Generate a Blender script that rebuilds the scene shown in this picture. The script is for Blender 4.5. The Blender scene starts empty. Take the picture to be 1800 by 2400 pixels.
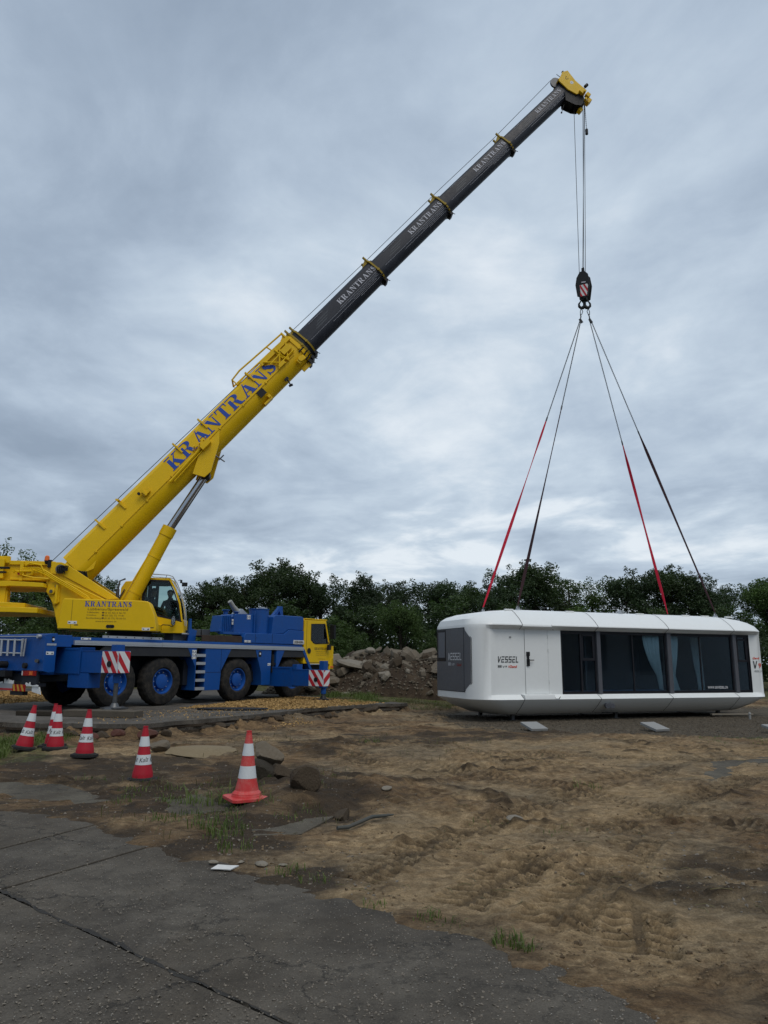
import bpy, bmesh, math, random
import numpy as np
from mathutils import Matrix, Vector
SC = bpy.context.scene
COL = SC.collection
R = math.radians

# ---------------------------------------------------------------- camera
PITCH = math.atan(350 / 1725); ROLL = R(.42)
F_ = Vector((0, math.cos(PITCH), math.sin(PITCH)))
U0 = Vector((0, -math.sin(PITCH), math.cos(PITCH))); R0 = Vector((1, 0, 0))
RX = R0 * math.cos(ROLL) + U0 * math.sin(ROLL); UX = U0 * math.cos(ROLL) - R0 * math.sin(ROLL)
cam_d = bpy.data.cameras.new("camera"); cam = bpy.data.objects.new("camera", cam_d); COL.objects.link(cam)
cam_d.sensor_fit = 'VERTICAL'; cam_d.sensor_height = 24; cam_d.lens = 1725 / 2400 * 24
cam_d.clip_start = .1; cam_d.clip_end = 3000
cam.matrix_world = Matrix(((RX.x, UX.x, -F_.x, 0), (RX.y, UX.y, -F_.y, 0), (RX.z, UX.z, -F_.z, 1.6), (0, 0, 0, 1)))
SC.camera = cam

# ---------------------------------------------------------------- light and sky
SC.view_settings.view_transform = 'Standard'; SC.view_settings.look = 'None'
SC.view_settings.exposure = 0; SC.view_settings.gamma = 1
SUN_EL, SUN_AZ = R(58), R(155)        # azimuth of the sun measured from +Y towards +X
sd = bpy.data.lights.new("sun", 'SUN'); sd.energy = 1.4; sd.angle = R(35); sd.color = (1, .93, .84)
so = bpy.data.objects.new("sun", sd); COL.objects.link(so)
sv = Vector((math.sin(SUN_AZ) * math.cos(SUN_EL), math.cos(SUN_AZ) * math.cos(SUN_EL), math.sin(SUN_EL)))
so.rotation_euler = (-sv).to_track_quat('-Z', 'Y').to_euler(); so.location = sv * 50
W_ = bpy.data.worlds.new("World"); SC.world = W_; W_.use_nodes = True
nt = W_.node_tree; nt.nodes.clear()
def N(nt, typ, **kw):
    n = nt.nodes.new(typ)
    for k, v in kw.items():
        if k == 'ins':
            for a, b in v.items(): n.inputs[a].default_value = b
        else: setattr(n, k, v)
    return n
def L(nt, a, b): nt.links.new(a, b)
def ramp(nt, src, stops, interp='LINEAR'):
    r = nt.nodes.new('ShaderNodeValToRGB'); r.color_ramp.interpolation = interp
    e = r.color_ramp.elements
    while len(e) > len(stops): e.remove(e[-1])
    while len(e) < len(stops): e.new(.5)
    for i, (p, c) in enumerate(stops):
        e[i].position = p; e[i].color = (c, c, c, 1) if isinstance(c, (int, float)) else (*c, 1)
    nt.links.new(src, r.inputs[0]); return r.outputs[0]
def math_(nt, op, a, b=None, c=None, clamp=False):
    m = nt.nodes.new('ShaderNodeMath'); m.operation = op; m.use_clamp = clamp
    for i, s in enumerate((a, b, c)):
        if s is None: continue
        if isinstance(s, (int, float)): m.inputs[i].default_value = s
        else: nt.links.new(s, m.inputs[i])
    return m.outputs[0]
def mixc(nt, fac, a, b, mode='MIX'):
    m = nt.nodes.new('ShaderNodeMix'); m.data_type = 'RGBA'; m.blend_type = mode
    for s, v in ((m.inputs[0], fac), (m.inputs[6], a), (m.inputs[7], b)):
        if isinstance(v, (int, float)): s.default_value = v
        elif isinstance(v, tuple): s.default_value = (*v, 1)
        else: nt.links.new(v, s)
    return m.outputs[2]
def noise(nt, vec, scale, detail=5, rough=.55, dist=0., out='Fac'):
    n = nt.nodes.new('ShaderNodeTexNoise'); n.inputs['Scale'].default_value = scale
    n.inputs['Detail'].default_value = detail; n.inputs['Roughness'].default_value = rough
    n.inputs['Distortion'].default_value = dist
    if vec is not None: nt.links.new(vec, n.inputs['Vector'])
    return n.outputs[out]
sky = N(nt, 'ShaderNodeTexSky'); sky.sky_type = 'NISHITA'; sky.sun_disc = False
sky.sun_elevation = SUN_EL; sky.sun_rotation = SUN_AZ; sky.air_density = 1.4; sky.dust_density = 2.5
tc = N(nt, 'ShaderNodeTexCoord'); sep = N(nt, 'ShaderNodeSeparateXYZ'); L(nt, tc.outputs['Generated'], sep.inputs[0])
dz = math_(nt, 'MAXIMUM', sep.outputs[2], 0.)
den = math_(nt, 'ADD', dz, .13)
cv = N(nt, 'ShaderNodeCombineXYZ')
L(nt, math_(nt, 'DIVIDE', sep.outputs[0], den), cv.inputs[0]); L(nt, math_(nt, 'DIVIDE', sep.outputs[1], den), cv.inputs[1])
cv.inputs[2].default_value = 3.7
mp = N(nt, 'ShaderNodeMapping'); mp.inputs['Rotation'].default_value = (0, 0, .45); mp.inputs['Scale'].default_value = (1.15, 1., 1.)
L(nt, cv.outputs[0], mp.inputs['Vector'])
n1 = noise(nt, mp.outputs[0], .62, 5, .48, .5)
n2 = noise(nt, mp.outputs[0], 1.9, 7, .56, .5)
n3 = noise(nt, mp.outputs[0], 5.5, 6, .6, .3)
s_ = math_(nt, 'ADD', math_(nt, 'MULTIPLY', n1, .54), math_(nt, 'ADD', math_(nt, 'MULTIPLY', n2, .33), math_(nt, 'MULTIPLY', n3, .13)))
# the layer is thinner (brighter) ahead of the camera at mid height, thicker overhead
dotn = N(nt, 'ShaderNodeVectorMath', operation='DOT_PRODUCT'); L(nt, tc.outputs['Generated'], dotn.inputs[0])
b0 = Vector((.10, .90, .42)).normalized(); dotn.inputs[1].default_value = b0
thin = ramp(nt, dotn.outputs['Value'], [(.70, -.0), (.88, .045), (.985, .13), (1., .14)])
dot2 = N(nt, 'ShaderNodeVectorMath', operation='DOT_PRODUCT'); L(nt, tc.outputs['Generated'], dot2.inputs[0])
dot2.inputs[1].default_value = Vector((-.30, .80, .62)).normalized()
thick = ramp(nt, dot2.outputs['Value'], [(.82, 0.), (1., .055)])
s_ = math_(nt, 'SUBTRACT', math_(nt, 'ADD', s_, thin), thick)
low = ramp(nt, sep.outputs[2], [(.01, .2), (.05, 1.), (.20, .8), (.34, 0.)])
brk = ramp(nt, noise(nt, mp.outputs[0], 1.25, 7, .55, .4), [(.52, 0.), (.62, .6), (.72, 1.)])
s_ = math_(nt, 'ADD', s_, math_(nt, 'MULTIPLY', math_(nt, 'MULTIPLY', low, brk), .17))
s_ = math_(nt, 'SUBTRACT', s_, math_(nt, 'MULTIPLY', low, .035))
cc = ramp(nt, s_, [(.36, (.295, .37, .475)), (.45, (.37, .455, .57)), (.525, (.465, .56, .68)), (.60, (.58, .68, .79)), (.69, (.80, .87, .94))])
hz = ramp(nt, sep.outputs[2], [(.0, 1.), (.045, .75), (.12, .0)])
cc = mixc(nt, math_(nt, 'MULTIPLY', hz, .55), cc, (.56, .66, .76))
skb = N(nt, 'ShaderNodeVectorMath', operation='SCALE'); L(nt, sky.outputs[0], skb.inputs[0]); skb.inputs['Scale'].default_value = .08
fin = mixc(nt, .93, skb.outputs[0], cc)
fin = mixc(nt, ramp(nt, math_(nt, 'ADD', sep.outputs[2], .5), [(.47, 1.), (.497, 0.)]), fin, (.03, .028, .02))
bg = N(nt, 'ShaderNodeBackground'); L(nt, fin, bg.inputs[0]); bg.inputs[1].default_value = 1.0
wo = N(nt, 'ShaderNodeOutputWorld'); L(nt, bg.outputs[0], wo.inputs[0])

# ---------------------------------------------------------------- materials
def newmat(name):
    m = bpy.data.materials.new(name); m.use_nodes = True; t = m.node_tree
    return m, t, t.nodes['Principled BSDF']
def paint(name, col, rough=.45, metal=0., dirt=.25, dcol=(.09, .075, .055), scale=3., bump=0., coat=0., spec=.28, var=.12):
    m, t, p = newmat(name)
    tcn = N(t, 'ShaderNodeTexCoord'); v = tcn.outputs['Object']
    a = noise(t, v, scale, 6, .6); b = noise(t, v, scale * 9, 4, .6)
    ca = mixc(t, 1., col, ramp(t, a, [(.3, 1 - var), (.7, 1 + var * .4)]), 'MULTIPLY')
    df = math_(t, 'MULTIPLY', ramp(t, math_(t, 'ADD', math_(t, 'MULTIPLY', a, .6), math_(t, 'MULTIPLY', b, .4)), [(.46, 0.), (.68, 1.)]), dirt)
    L(t, mixc(t, df, ca, dcol), p.inputs['Base Color'])
    L(t, ramp(t, b, [(.3, max(.02, rough - .06)), (.7, min(1, rough + .12))]), p.inputs['Roughness'])
    p.inputs['Metallic'].default_value = metal; p.inputs['Specular IOR Level'].default_value = spec
    p.inputs['Coat Weight'].default_value = coat * .3
    if bump:
        bn = N(t, 'ShaderNodeBump'); bn.inputs['Strength'].default_value = bump; bn.inputs['Distance'].default_value = .02
        L(t, b, bn.inputs['Height']); L(t, bn.outputs[0], p.inputs['Normal'])
    return m
M = {}
M['yellow'] = paint('yellow_paint', (.74, .47, .0015), .42, dirt=.10, dcol=(.25, .15, .02), scale=1.3, coat=.15)
M['blue'] = paint('blue_paint', (.005, .072, .30), .42, dirt=.34, dcol=(.03, .04, .06), scale=1.5, coat=.2)
M['blue_rim'] = paint('blue_rim_paint', (.006, .075, .33), .45, dirt=.35, dcol=(.06, .07, .09), scale=5)
M['chassis'] = paint('dark_chassis', (.012, .016, .025), .6, dirt=.5, dcol=(.03, .027, .022))
M['silver'] = paint('silver_aluminium', (.50, .53, .56), .38, metal=.6, dirt=.25, dcol=(.2, .2, .19), scale=4)
M['chrome'] = paint('chromed_rod', (.42, .44, .47), .13, metal=1., dirt=.0, scale=3)
M['darkgrey'] = paint('dark_grey_plastic', (.028, .03, .034), .6, dirt=.3, dcol=(.05, .045, .04))
M['boomgrey'] = paint('anthracite_boom_paint', (.020, .023, .033), .42, dirt=.35, dcol=(.05, .055, .065), scale=1.1, coat=.1)
M['boomstripe'] = paint('boom_stripe_paint', (.05, .058, .07), .42, dirt=.1)
M['rubber'] = paint('tyre_rubber', (.014, .014, .014), .85, dirt=.8, dcol=(.07, .058, .045), scale=6, bump=.3)
M['black'] = paint('black_enamel', (.010, .011, .013), .5, dirt=.2, dcol=(.04, .035, .03))
M['steel'] = paint('grey_steel', (.12, .125, .13), .45, metal=.7, dirt=.4, dcol=(.08, .06, .045), scale=5)
M['rope'] = paint('wire_rope', (.05, .055, .06), .55, metal=.4, dirt=.2)
M['white'] = paint('white_sticker', (.70, .72, .72), .5, dirt=.12, scale=8)
M['red'] = paint('red_marking', (.48, .02, .03), .45, dirt=.15, scale=8)
M['navy'] = paint('navy_lettering', (.022, .07, .36), .45, dirt=.05)
M['greylet'] = paint('grey_lettering', (.50, .51, .56), .5, dirt=.15)
M['inklet'] = paint('dark_ink', (.035, .03, .03), .5, dirt=.0)
M['brownlet'] = paint('small_brown_ink', (.16, .10, .02), .5, dirt=.0)
M['orange'] = paint('orange_lens', (.75, .16, .03), .25, dirt=.1)
M['redlens'] = paint('red_lens', (.35, .012, .008), .25, dirt=.2)
M['brownbox'] = paint('brown_plywood', (.045, .03, .022), .7, dirt=.4, dcol=(.08, .06, .04), scale=4, bump=.2)
M['wood'] = paint('weathered_timber', (.10, .085, .065), .85, dirt=.5, dcol=(.03, .028, .024), scale=5, bump=.5)
M['mirror'] = paint('mirror_glass', (.6, .62, .62), .08, metal=1., dirt=0)
M['exhaust'] = paint('exhaust_metal', (.42, .41, .36), .45, metal=.5, dirt=.4)
M['shell'] = paint('white_composite_shell', (.74, .765, .76), .35, dirt=.10, dcol=(.38, .39, .38), scale=.9, coat=.25, var=.05)
M['panelgrey'] = paint('slate_grey_panel', (.115, .12, .13), .42, dirt=.1, dcol=(.08, .085, .09), scale=1.2)
M['mullion'] = paint('grey_mullion', (.085, .09, .105), .42, dirt=.12)
M['frame'] = paint('black_window_frame', (.012, .013, .018), .4, dirt=.1)
M['seam'] = paint('black_sealant', (.012, .014, .016), .7, dirt=0)
M['interior'] = paint('dark_interior_lining', (.14, .15, .17), .7, dirt=.2)
M['bluefilm'] = paint('blue_protective_film', (.03, .10, .22), .4, dirt=.3)
M['curtain'] = paint('pale_blue_curtain', (.66, .74, .75), .8, dirt=.05)
M['coner'] = paint('red_cone_plastic', (.40, .011, .026), .5, dirt=.45, dcol=(.13, .03, .03), scale=12)
M['coneo'] = paint('worn_coral_cone_plastic', (.54, .045, .045), .55, dirt=.7, dcol=(.42, .20, .17), scale=9)
M['conew'] = paint('white_reflective_band', (.62, .66, .68), .45, dirt=.4, dcol=(.30, .30, .29), scale=14)
M['coneb'] = paint('black_cone_foot', (.02, .02, .021), .85, dirt=.5, dcol=(.05, .045, .035), scale=8)
M['skin'] = paint('skin', (.40, .24, .17), .55, dirt=0, var=.05)
M['cloth_navy'] = paint('navy_workwear', (.018, .022, .04), .85, dirt=.1)
M['cloth_dark'] = paint('dark_grey_workwear', (.028, .03, .034), .85, dirt=.1)
M['hair'] = paint('dark_hair', (.012, .010, .008), .7, dirt=0)
M['board'] = paint('grey_green_panel', (.16, .19, .17), .5, dirt=.1)
M['hivis'] = paint('hi_vis_yellow_green', (.35, .62, .05), .7, dirt=.1)
M['redstrap'] = paint('red_webbing', (.55, .015, .045), .7, dirt=.15, dcol=(.2, .01, .02), scale=10)
M['darkstrap'] = paint('maroon_black_webbing', (.035, .014, .018), .75, dirt=.3, dcol=(.07, .02, .025), scale=10)
M['conc'] = paint('broken_concrete', (.155, .13, .097), .9, dirt=.65, dcol=(.09, .07, .048), scale=2.5, bump=.7, var=.35)
M['conc2'] = paint('pale_broken_concrete', (.225, .20, .16), .9, dirt=.5, dcol=(.09, .075, .055), scale=3, bump=.6, var=.3)
M['rock'] = paint('soil_crusted_stone', (.070, .052, .034), .92, dirt=.6, dcol=(.035, .028, .02), scale=5, bump=.9, var=.35)
M['plate'] = paint('pale_paving_slab', (.27, .275, .27), .75, dirt=.5, dcol=(.16, .14, .11), scale=6, bump=.2)
M['paper'] = paint('white_paper', (.62, .62, .60), .8, dirt=.2)
M['bark'] = paint('bark', (.035, .028, .02), .95, dirt=.4, dcol=(.02, .022, .012), scale=4, bump=.8)
M['hose'] = paint('grey_hose', (.06, .065, .06), .7, dirt=.4)

def glass(name, tint, refl=.06):
    m, t, p = newmat(name); t.nodes.remove(p)
    tr = N(t, 'ShaderNodeBsdfTransparent'); tr.inputs[0].default_value = (*tint, 1)
    gl = N(t, 'ShaderNodeBsdfGlossy'); gl.inputs['Roughness'].default_value = .03; gl.inputs[0].default_value = (.9, .95, 1, 1)
    fr = N(t, 'ShaderNodeFresnel'); fr.inputs[0].default_value = 1.75 if refl > .1 else 1.36
    tcn = N(t, 'ShaderNodeTexCoord'); nn = noise(t, tcn.outputs['Object'], .8, 2, .5)
    bn = N(t, 'ShaderNodeBump'); bn.inputs['Strength'].default_value = .04; bn.inputs['Distance'].default_value = .05
    L(t, nn, bn.inputs['Height']); L(t, bn.outputs[0], gl.inputs['Normal'])
    mx = N(t, 'ShaderNodeMixShader'); L(t, fr.outputs[0], mx.inputs[0]); L(t, tr.outputs[0], mx.inputs[1]); L(t, gl.outputs[0], mx.inputs[2])
    L(t, mx.outputs[0], t.nodes['Material Output'].inputs[0]); return m
M['glass_cab'] = glass('tinted_cab_glass', (.58, .70, .68), .01)
M['glass_mod'] = glass('window_glass', (.80, .88, .92), .06)

# ---------------------------------------------------------------- mesh builder
WM = {}
def frame_m(o, a): return Matrix.Translation(Vector(o)) @ Matrix.Rotation(a, 4, 'Z')
class MB:
    def __init__(s, m=None): s.v = []; s.f = []; s.mi = []; s.m = m or Matrix(); s.k = 0
    def add(s, vs, fs):
        o = len(s.v); s.v += [s.m @ Vector(p) for p in vs]
        for f in fs: s.f.append(tuple(i + o for i in f)); s.mi.append(s.k)
        return s
    def box(s, x0, x1, y0, y1, z0, z1):
        return s.add([(x, y, z) for z in (z0, z1) for y in (y0, y1) for x in (x0, x1)],
                     [(0, 2, 3, 1), (4, 5, 7, 6), (0, 1, 5, 4), (2, 6, 7, 3), (0, 4, 6, 2), (1, 3, 7, 5)])
    def prism(s, poly, a0, a1, ax='y'):
        n = len(poly)
        fn = {'y': lambda p, a: (p[0], a, p[1]), 'x': lambda p, a: (a, p[0], p[1]), 'z': lambda p, a: (p[0], p[1], a)}[ax]
        return s.add([fn(p, a0) for p in poly] + [fn(p, a1) for p in poly],
                     [tuple(range(n))[::-1], tuple(range(n, 2 * n))] + [(i, (i + 1) % n, n + (i + 1) % n, n + i) for i in range(n)])
    def cyl(s, p0, p1, r0, r1=None, n=16, caps=True):
        r1 = r0 if r1 is None else r1
        p0, p1 = Vector(p0), Vector(p1); d = (p1 - p0).normalized()
        a = d.orthogonal().normalized(); b = d.cross(a)
        vs = [p + (a * math.cos(2 * math.pi * i / n) + b * math.sin(2 * math.pi * i / n)) * r for p, r in ((p0, r0), (p1, r1)) for i in range(n)]
        fs = [(i, (i + 1) % n, n + (i + 1) % n, n + i) for i in range(n)]
        if caps: fs += [tuple(range(n))[::-1], tuple(range(n, 2 * n))]
        return s.add(vs, fs)
    def tube(s, pts, r, n=6):
        pts = [Vector(p) for p in pts]; rs = r if isinstance(r, (list, tuple)) else [r] * len(pts)
        rings = []; up = None
        for i, p in enumerate(pts):
            d = (pts[min(i + 1, len(pts) - 1)] - pts[max(i - 1, 0)]).normalized()
            a = d.orthogonal().normalized() if up is None else (up - d * up.dot(d)).normalized()
            up = a; b = d.cross(a)
            rings.append([p + (a * math.cos(2 * math.pi * k / n) + b * math.sin(2 * math.pi * k / n)) * rs[i] for k in range(n)])
        return s.loft(rings)
    def loft(s, rings, caps=True, closed=True):
        n = len(rings[0]); vs = [p for r in rings for p in r]; fs = []
        for j in range(len(rings) - 1):
            for i in range(n if closed else n - 1):
                fs.append((j * n + i, j * n + (i + 1) % n, (j + 1) * n + (i + 1) % n, (j + 1) * n + i))
        if caps and closed: fs += [tuple(range(n))[::-1], tuple(range((len(rings) - 1) * n, len(rings) * n))]
        return s.add(vs, fs)
    def rev(s, prof, o, ax, n=32, caps=True):
        """profile of (radius, height along ax)"""
        o = Vector(o); d = Vector(ax).normalized(); a = d.orthogonal().normalized(); b = d.cross(a)
        return s.loft([[o + d * h + (a * math.cos(2 * math.pi * k / n) + b * math.sin(2 * math.pi * k / n)) * r for k in range(n)] for r, h in prof], caps=caps)
SPLIT = dict(locker_seam='locker_seam', wheel_nuts='wheel_nut', tow_coupling='tow_coupling', torn_sheeting='torn_sheeting', cover_seam='cover_seam', warning_stickers='warning_sticker', small_lettering='small_lettering', hood_stickers='hood_sticker',
    hood_small_lettering='hood_small_lettering', valve_caps='valve_cap', lug_pin='lug_pin', cab_window_frame='cab_window_frame', operator_seat='cab_fitting', rope_brackets='rope_bracket', boom_camera='boom_camera', head_lamp='head_fitting', head_mark='head_mark',
    crosshead='crosshead', shackles='shackle', hinges='hinge', panel_joints='panel_joint', front_sublogo='front_sublogo', end_sublogo='end_sublogo', lifting_eyes='lifting_eye', roof_clips='roof_clip')
def islands(mb):
    n = len(mb.v); par = list(range(n))
    def fd(i):
        while par[i] != i: par[i] = par[par[i]]; i = par[i]
        return i
    for f in mb.f:
        for i in f[1:]: par[fd(i)] = fd(f[0])
    root = np.array([fd(i) for i in range(n)]); u, isl = np.unique(root, return_inverse=True); k = len(u)
    P = np.array([tuple(v) for v in mb.v]); lo = np.full((k, 3), 1e9); hi = np.full((k, 3), -1e9); np.minimum.at(lo, isl, P); np.maximum.at(hi, isl, P)
    sz = (hi - lo).max(1); gap = np.maximum(0, np.maximum(lo[:, None] - hi[None], lo[None] - hi[:, None]))
    near = np.sqrt((gap ** 2).sum(2)) <= np.maximum(.02, .5 * np.maximum(sz[:, None], sz[None]))
    pc = list(range(k))
    def f2(i):
        while pc[i] != i: i = pc[i]
        return i
    for a, b in zip(*np.nonzero(np.triu(near, 1))): pc[f2(b)] = f2(a)
    return [f2(i) for i in isl], sorted(set(f2(i) for i in range(k)))
def obj(name, mb, mats, parent=None, smooth=32, bevel=0., fix=True):
    if name in SPLIT:
        pid, ids = islands(mb)
        if len(ids) > 1:
            for g in ids:
                q = MB(); mp_ = {}
                for i, v in enumerate(mb.v):
                    if pid[i] == g: mp_[i] = len(q.v); q.v.append(v)
                for f, mi in zip(mb.f, mb.mi):
                    if pid[f[0]] == g: q.f.append(tuple(mp_[i] for i in f)); q.mi.append(mi)
                o = obj(SPLIT[name] + '\0', q, mats, parent, smooth, bevel, fix)
            return o
        name = SPLIT[name]
    name = name.rstrip('\0')
    me = bpy.data.meshes.new(name)
    wm = WM[parent.name] if parent else None
    inv = wm.inverted() if wm else None
    vs = [inv @ v for v in mb.v] if inv else mb.v
    me.from_pydata([tuple(v) for v in vs], [], mb.f)
    for m in (mats if isinstance(mats, (list, tuple)) else [mats]): me.materials.append(M[m] if isinstance(m, str) else m)
    if any(mb.mi): me.polygons.foreach_set('material_index', mb.mi)
    if fix:
        bm = bmesh.new(); bm.from_mesh(me); bmesh.ops.recalc_face_normals(bm, faces=bm.faces); bm.to_mesh(me); bm.free()
    if smooth:
        me.shade_smooth(); me.set_sharp_from_angle(angle=R(smooth))
    o = bpy.data.objects.new(name, me); COL.objects.link(o)
    if parent: o.parent = parent
    WM[o.name] = wm if wm else Matrix()
    if bevel:
        b = o.modifiers.new('bevel', 'BEVEL'); b.width = bevel; b.segments = 2; b.limit_method = 'ANGLE'; b.angle_limit = R(40); b.harden_normals = True
    return o
def tag(o, label=None, cat=None, group=None, kind=None):
    if label: o['label'] = label
    if cat: o['category'] = cat
    if group: o['group'] = group
    if kind: o['kind'] = kind
    return o
def thing(name, loc, rz, label, cat, group=None):
    o = bpy.data.objects.new(name, None); COL.objects.link(o); o.location = loc; o.rotation_euler = (0, 0, rz)
    o.empty_display_size = .3
    WM[o.name] = frame_m(loc, rz); return tag(o, label, cat, group)
def copy_tree(o, parent=None):
    c = o.copy(); COL.objects.link(c); c.parent = parent
    WM[c.name] = WM[o.name]
    for ch in list(o.children): copy_tree(ch, c)
    return c

# ---------------------------------------------------------------- lettering
def arc(cx, cy, rx, ry, a0, a1, n=10): return [(cx + rx * math.cos(R(a0 + (a1 - a0) * i / n)), cy + ry * math.sin(R(a0 + (a1 - a0) * i / n))) for i in range(n + 1)]
def strip(pa, pb): return [[pa[i], pa[i + 1], pb[i + 1], pb[i]] for i in range(len(pa) - 1)]
def rect(x0, y0, x1, y1): return [(x0, y0), (x1, y0), (x1, y1), (x0, y1)]
def serif_glyph(c):
    t = .07
    if c == 'K': return .98, [rect(.10, 0, .33, 1), rect(0, 0, .43, t), rect(0, 1 - t, .43, 1), [(.33, .34), (.33, .44), (.72, .96), (.81, .96)], rect(.58, 1 - t, .95, 1), [(.40, .50), (.53, .67), (.92, .03), (.64, .03)], rect(.52, 0, .98, t)]
    if c == 'R': return 1.0, [rect(.10, 0, .33, 1), rect(0, 0, .43, t), rect(0, 1 - t, .5, 1)] + strip(arc(.45, .745, .38, .255, 90, -90), arc(.45, .745, .14, .215, 90, -90)) + [rect(.33, .49, .46, .53), [(.42, .49), (.66, .47), (.78, .10), (.60, .04)], [(.60, .04), (.78, .10), (.97, .06), (.97, 0), (.70, 0)]]
    if c == 'A': return .98, [[(.12, .03), (.21, .03), (.50, .90), (.45, 1)], [(.40, 1), (.56, 1), (.90, .03), (.62, .03)], rect(.28, .29, .66, .34), rect(.02, 0, .32, t), rect(.52, 0, .98, t)]
    if c == 'N': return 1.0, [rect(.12, 0, .20, 1), rect(.76, 0, .84, 1), [(.10, 1), (.40, 1), (.83, .0), (.74, .0)], rect(.02, 0, .33, t), rect(.65, 1 - t, .98, 1), rect(0, 1 - t, .2, 1)]
    if c == 'T': return .88, [rect(.32, 0, .56, 1), rect(.22, 0, .66, t), rect(.03, 1 - t, .85, 1), [(.03, .70), (.07, .70), (.15, 1), (.03, 1)], [(.85, .70), (.81, .70), (.73, 1), (.85, 1)]]
    if c == 'S':
        ctr = arc(.38, .74, .23, .21, 20, 200, 9) + [(.28, .60), (.38, .51), (.47, .41)] + arc(.36, .25, .23, .20, 30, -170, 9)
        n = len(ctr); w = [.03 + .10 * math.exp(-((i - n / 2 + .5) / 5.2) ** 2) for i in range(n)]
        pa, pb = [], []
        for i in range(n):
            x0, y0 = ctr[max(0, i - 1)]; x1, y1 = ctr[min(n - 1, i + 1)]; dx, dy = x1 - x0, y1 - y0; l = math.hypot(dx, dy) or 1
            pa.append((ctr[i][0] - dy / l * w[i], ctr[i][1] + dx / l * w[i])); pb.append((ctr[i][0] + dy / l * w[i], ctr[i][1] - dx / l * w[i]))
        return .74, strip(pa, pb) + [[(.60, .66), (.64, .66), (.64, .99), (.60, .99), (.52, .86)], [(.08, 0), (.12, 0), (.20, .12), (.12, .34), (.08, .34)]]
    return .5, []
def serif(mb, text, fn, gap=.10):
    x = 0; k = 0; out = []
    for c in text:
        w, polys = serif_glyph(c)
        for p in polys: out.append([(x + a, b) for a, b in p])
        x += w + gap
    tot = x - gap
    for p in out:
        k = (k + 1) % 4
        mb.add([fn(a / tot, b, .0006 * k) for a, b in p], [tuple(range(len(p)))])
    return mb
def vessel(mb, fn):
    """slanted stencil logo: bars only; unit height"""
    def sl(p): return [(x + .16 * y, y) for x, y in p]
    t = .15; x = 0; polys = []
    polys += [[(-.10, 1), (.08, 1), (.26, 0), (.10, 0)], [(.10, 0), (.28, 0), (.62, .95), (.46, .95)]]
    def E(x): return [rect(x, .85, x + .62, 1), rect(x, .42, x + .56, .57), rect(x, 0, x + .62, .15), rect(x, .15, x + .15, .42), ]
    def S(x): return [rect(x, .85, x + .62, 1), rect(x, .57, x + .15, .85), rect(x, .42, x + .62, .57), rect(x + .47, .15, x + .62, .42), rect(x, 0, x + .62, .15)]
    polys += E(.72) + S(1.5) + S(2.28) + E(3.06) + [rect(3.84, 0, 3.99, 1), rect(3.99, 0, 4.4, .15)]
    for i, p in enumerate(polys): mb.add([fn(a / 4.6, b, .0005 * (i % 3)) for a, b in sl(p)], [(tuple(range(len(p))))])
def sans(mb, text, fn, bold=0., shear=0., width=None):
    """text set in the built-in face, drawn as flat letters; fn maps (x in 0..1 of the line, y in 0..1 of the height)"""
    cu = bpy.data.curves.new('t', 'FONT'); cu.body = text; cu.resolution_u = 2; cu.offset = bold; cu.shear = shear; cu.fill_mode = 'BOTH'
    ob = bpy.data.objects.new('t', cu); COL.objects.link(ob); dg = bpy.context.evaluated_depsgraph_get()
    me = ob.evaluated_get(dg).to_mesh(); vs = [v.co.copy() for v in me.vertices]; fs = [tuple(p.vertices) for p in me.polygons]
    x0 = min(v.x for v in vs); x1 = max(v.x for v in vs)
    ob.evaluated_get(dg).to_mesh_clear(); bpy.data.objects.remove(ob); bpy.data.curves.remove(cu)
    mb.add([fn((v.x - x0) / (x1 - x0), v.y / .7, 0) for v in vs], fs)
    return mb
rnd = random.Random(7)
# ================================================================ GROUND
rng = np.random.default_rng(5)
def vnoise(x, y, seed):
    xi = np.floor(x).astype(np.int64); yi = np.floor(y).astype(np.int64); xf = x - xi; yf = y - yi
    u = xf * xf * xf * (xf * (xf * 6 - 15) + 10); v = yf * yf * yf * (yf * (yf * 6 - 15) + 10)
    def h(a, b):
        n = (a * 374761393 + b * 668265263 + seed * 974634777) & 0xFFFFFFFF
        n = ((n ^ (n >> 13)) * 1274126177) & 0xFFFFFFFF
        n = (n ^ (n >> 16)) & 0xFFFFFFFF
        ang = n / 4294967295.0 * 2 * np.pi
        return np.cos(ang), np.sin(ang)
    r = 0
    out = []
    for dx in (0, 1):
        for dy in (0, 1):
            gx, gy = h(xi + dx, yi + dy); out.append(gx * (xf - dx) + gy * (yf - dy))
    a, b, c, d = out
    return ((a * (1 - v) + b * v) * (1 - u) + (c * (1 - v) + d * v) * u) * 1.5
def fbm(x, y, seed, oct=4, g=.5):
    s = 0; a = 1; t = 0
    for i in range(oct):
        s = s + a * vnoise(x * 2 ** i + 13.1 * i, y * 2 ** i - 7.7 * i, seed + i); t += a; a *= g
    return s / t
def sstep(a, b, x): t = np.clip((x - a) / (b - a), 0, 1); return t * t * (3 - 2 * t)
def poly_sd(x, y, poly):
    """signed distance, negative inside"""
    d = np.full(x.shape, 1e9); ins = np.zeros(x.shape, bool); n = len(poly)
    for i in range(n):
        x0, y0 = poly[i]; x1, y1 = poly[(i + 1) % n]; ex, ey = x1 - x0, y1 - y0
        t = np.clip(((x - x0) * ex + (y - y0) * ey) / (ex * ex + ey * ey), 0, 1)
        d = np.minimum(d, np.hypot(x - x0 - t * ex, y - y0 - t * ey))
        c = ((y0 > y) != (y1 > y)) & (x < (x1 - x0) * (y - y0) / ((y1 - y0) if y1 != y0 else 1e-9) + x0); ins ^= c
    return np.where(ins, -d, d)
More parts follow.
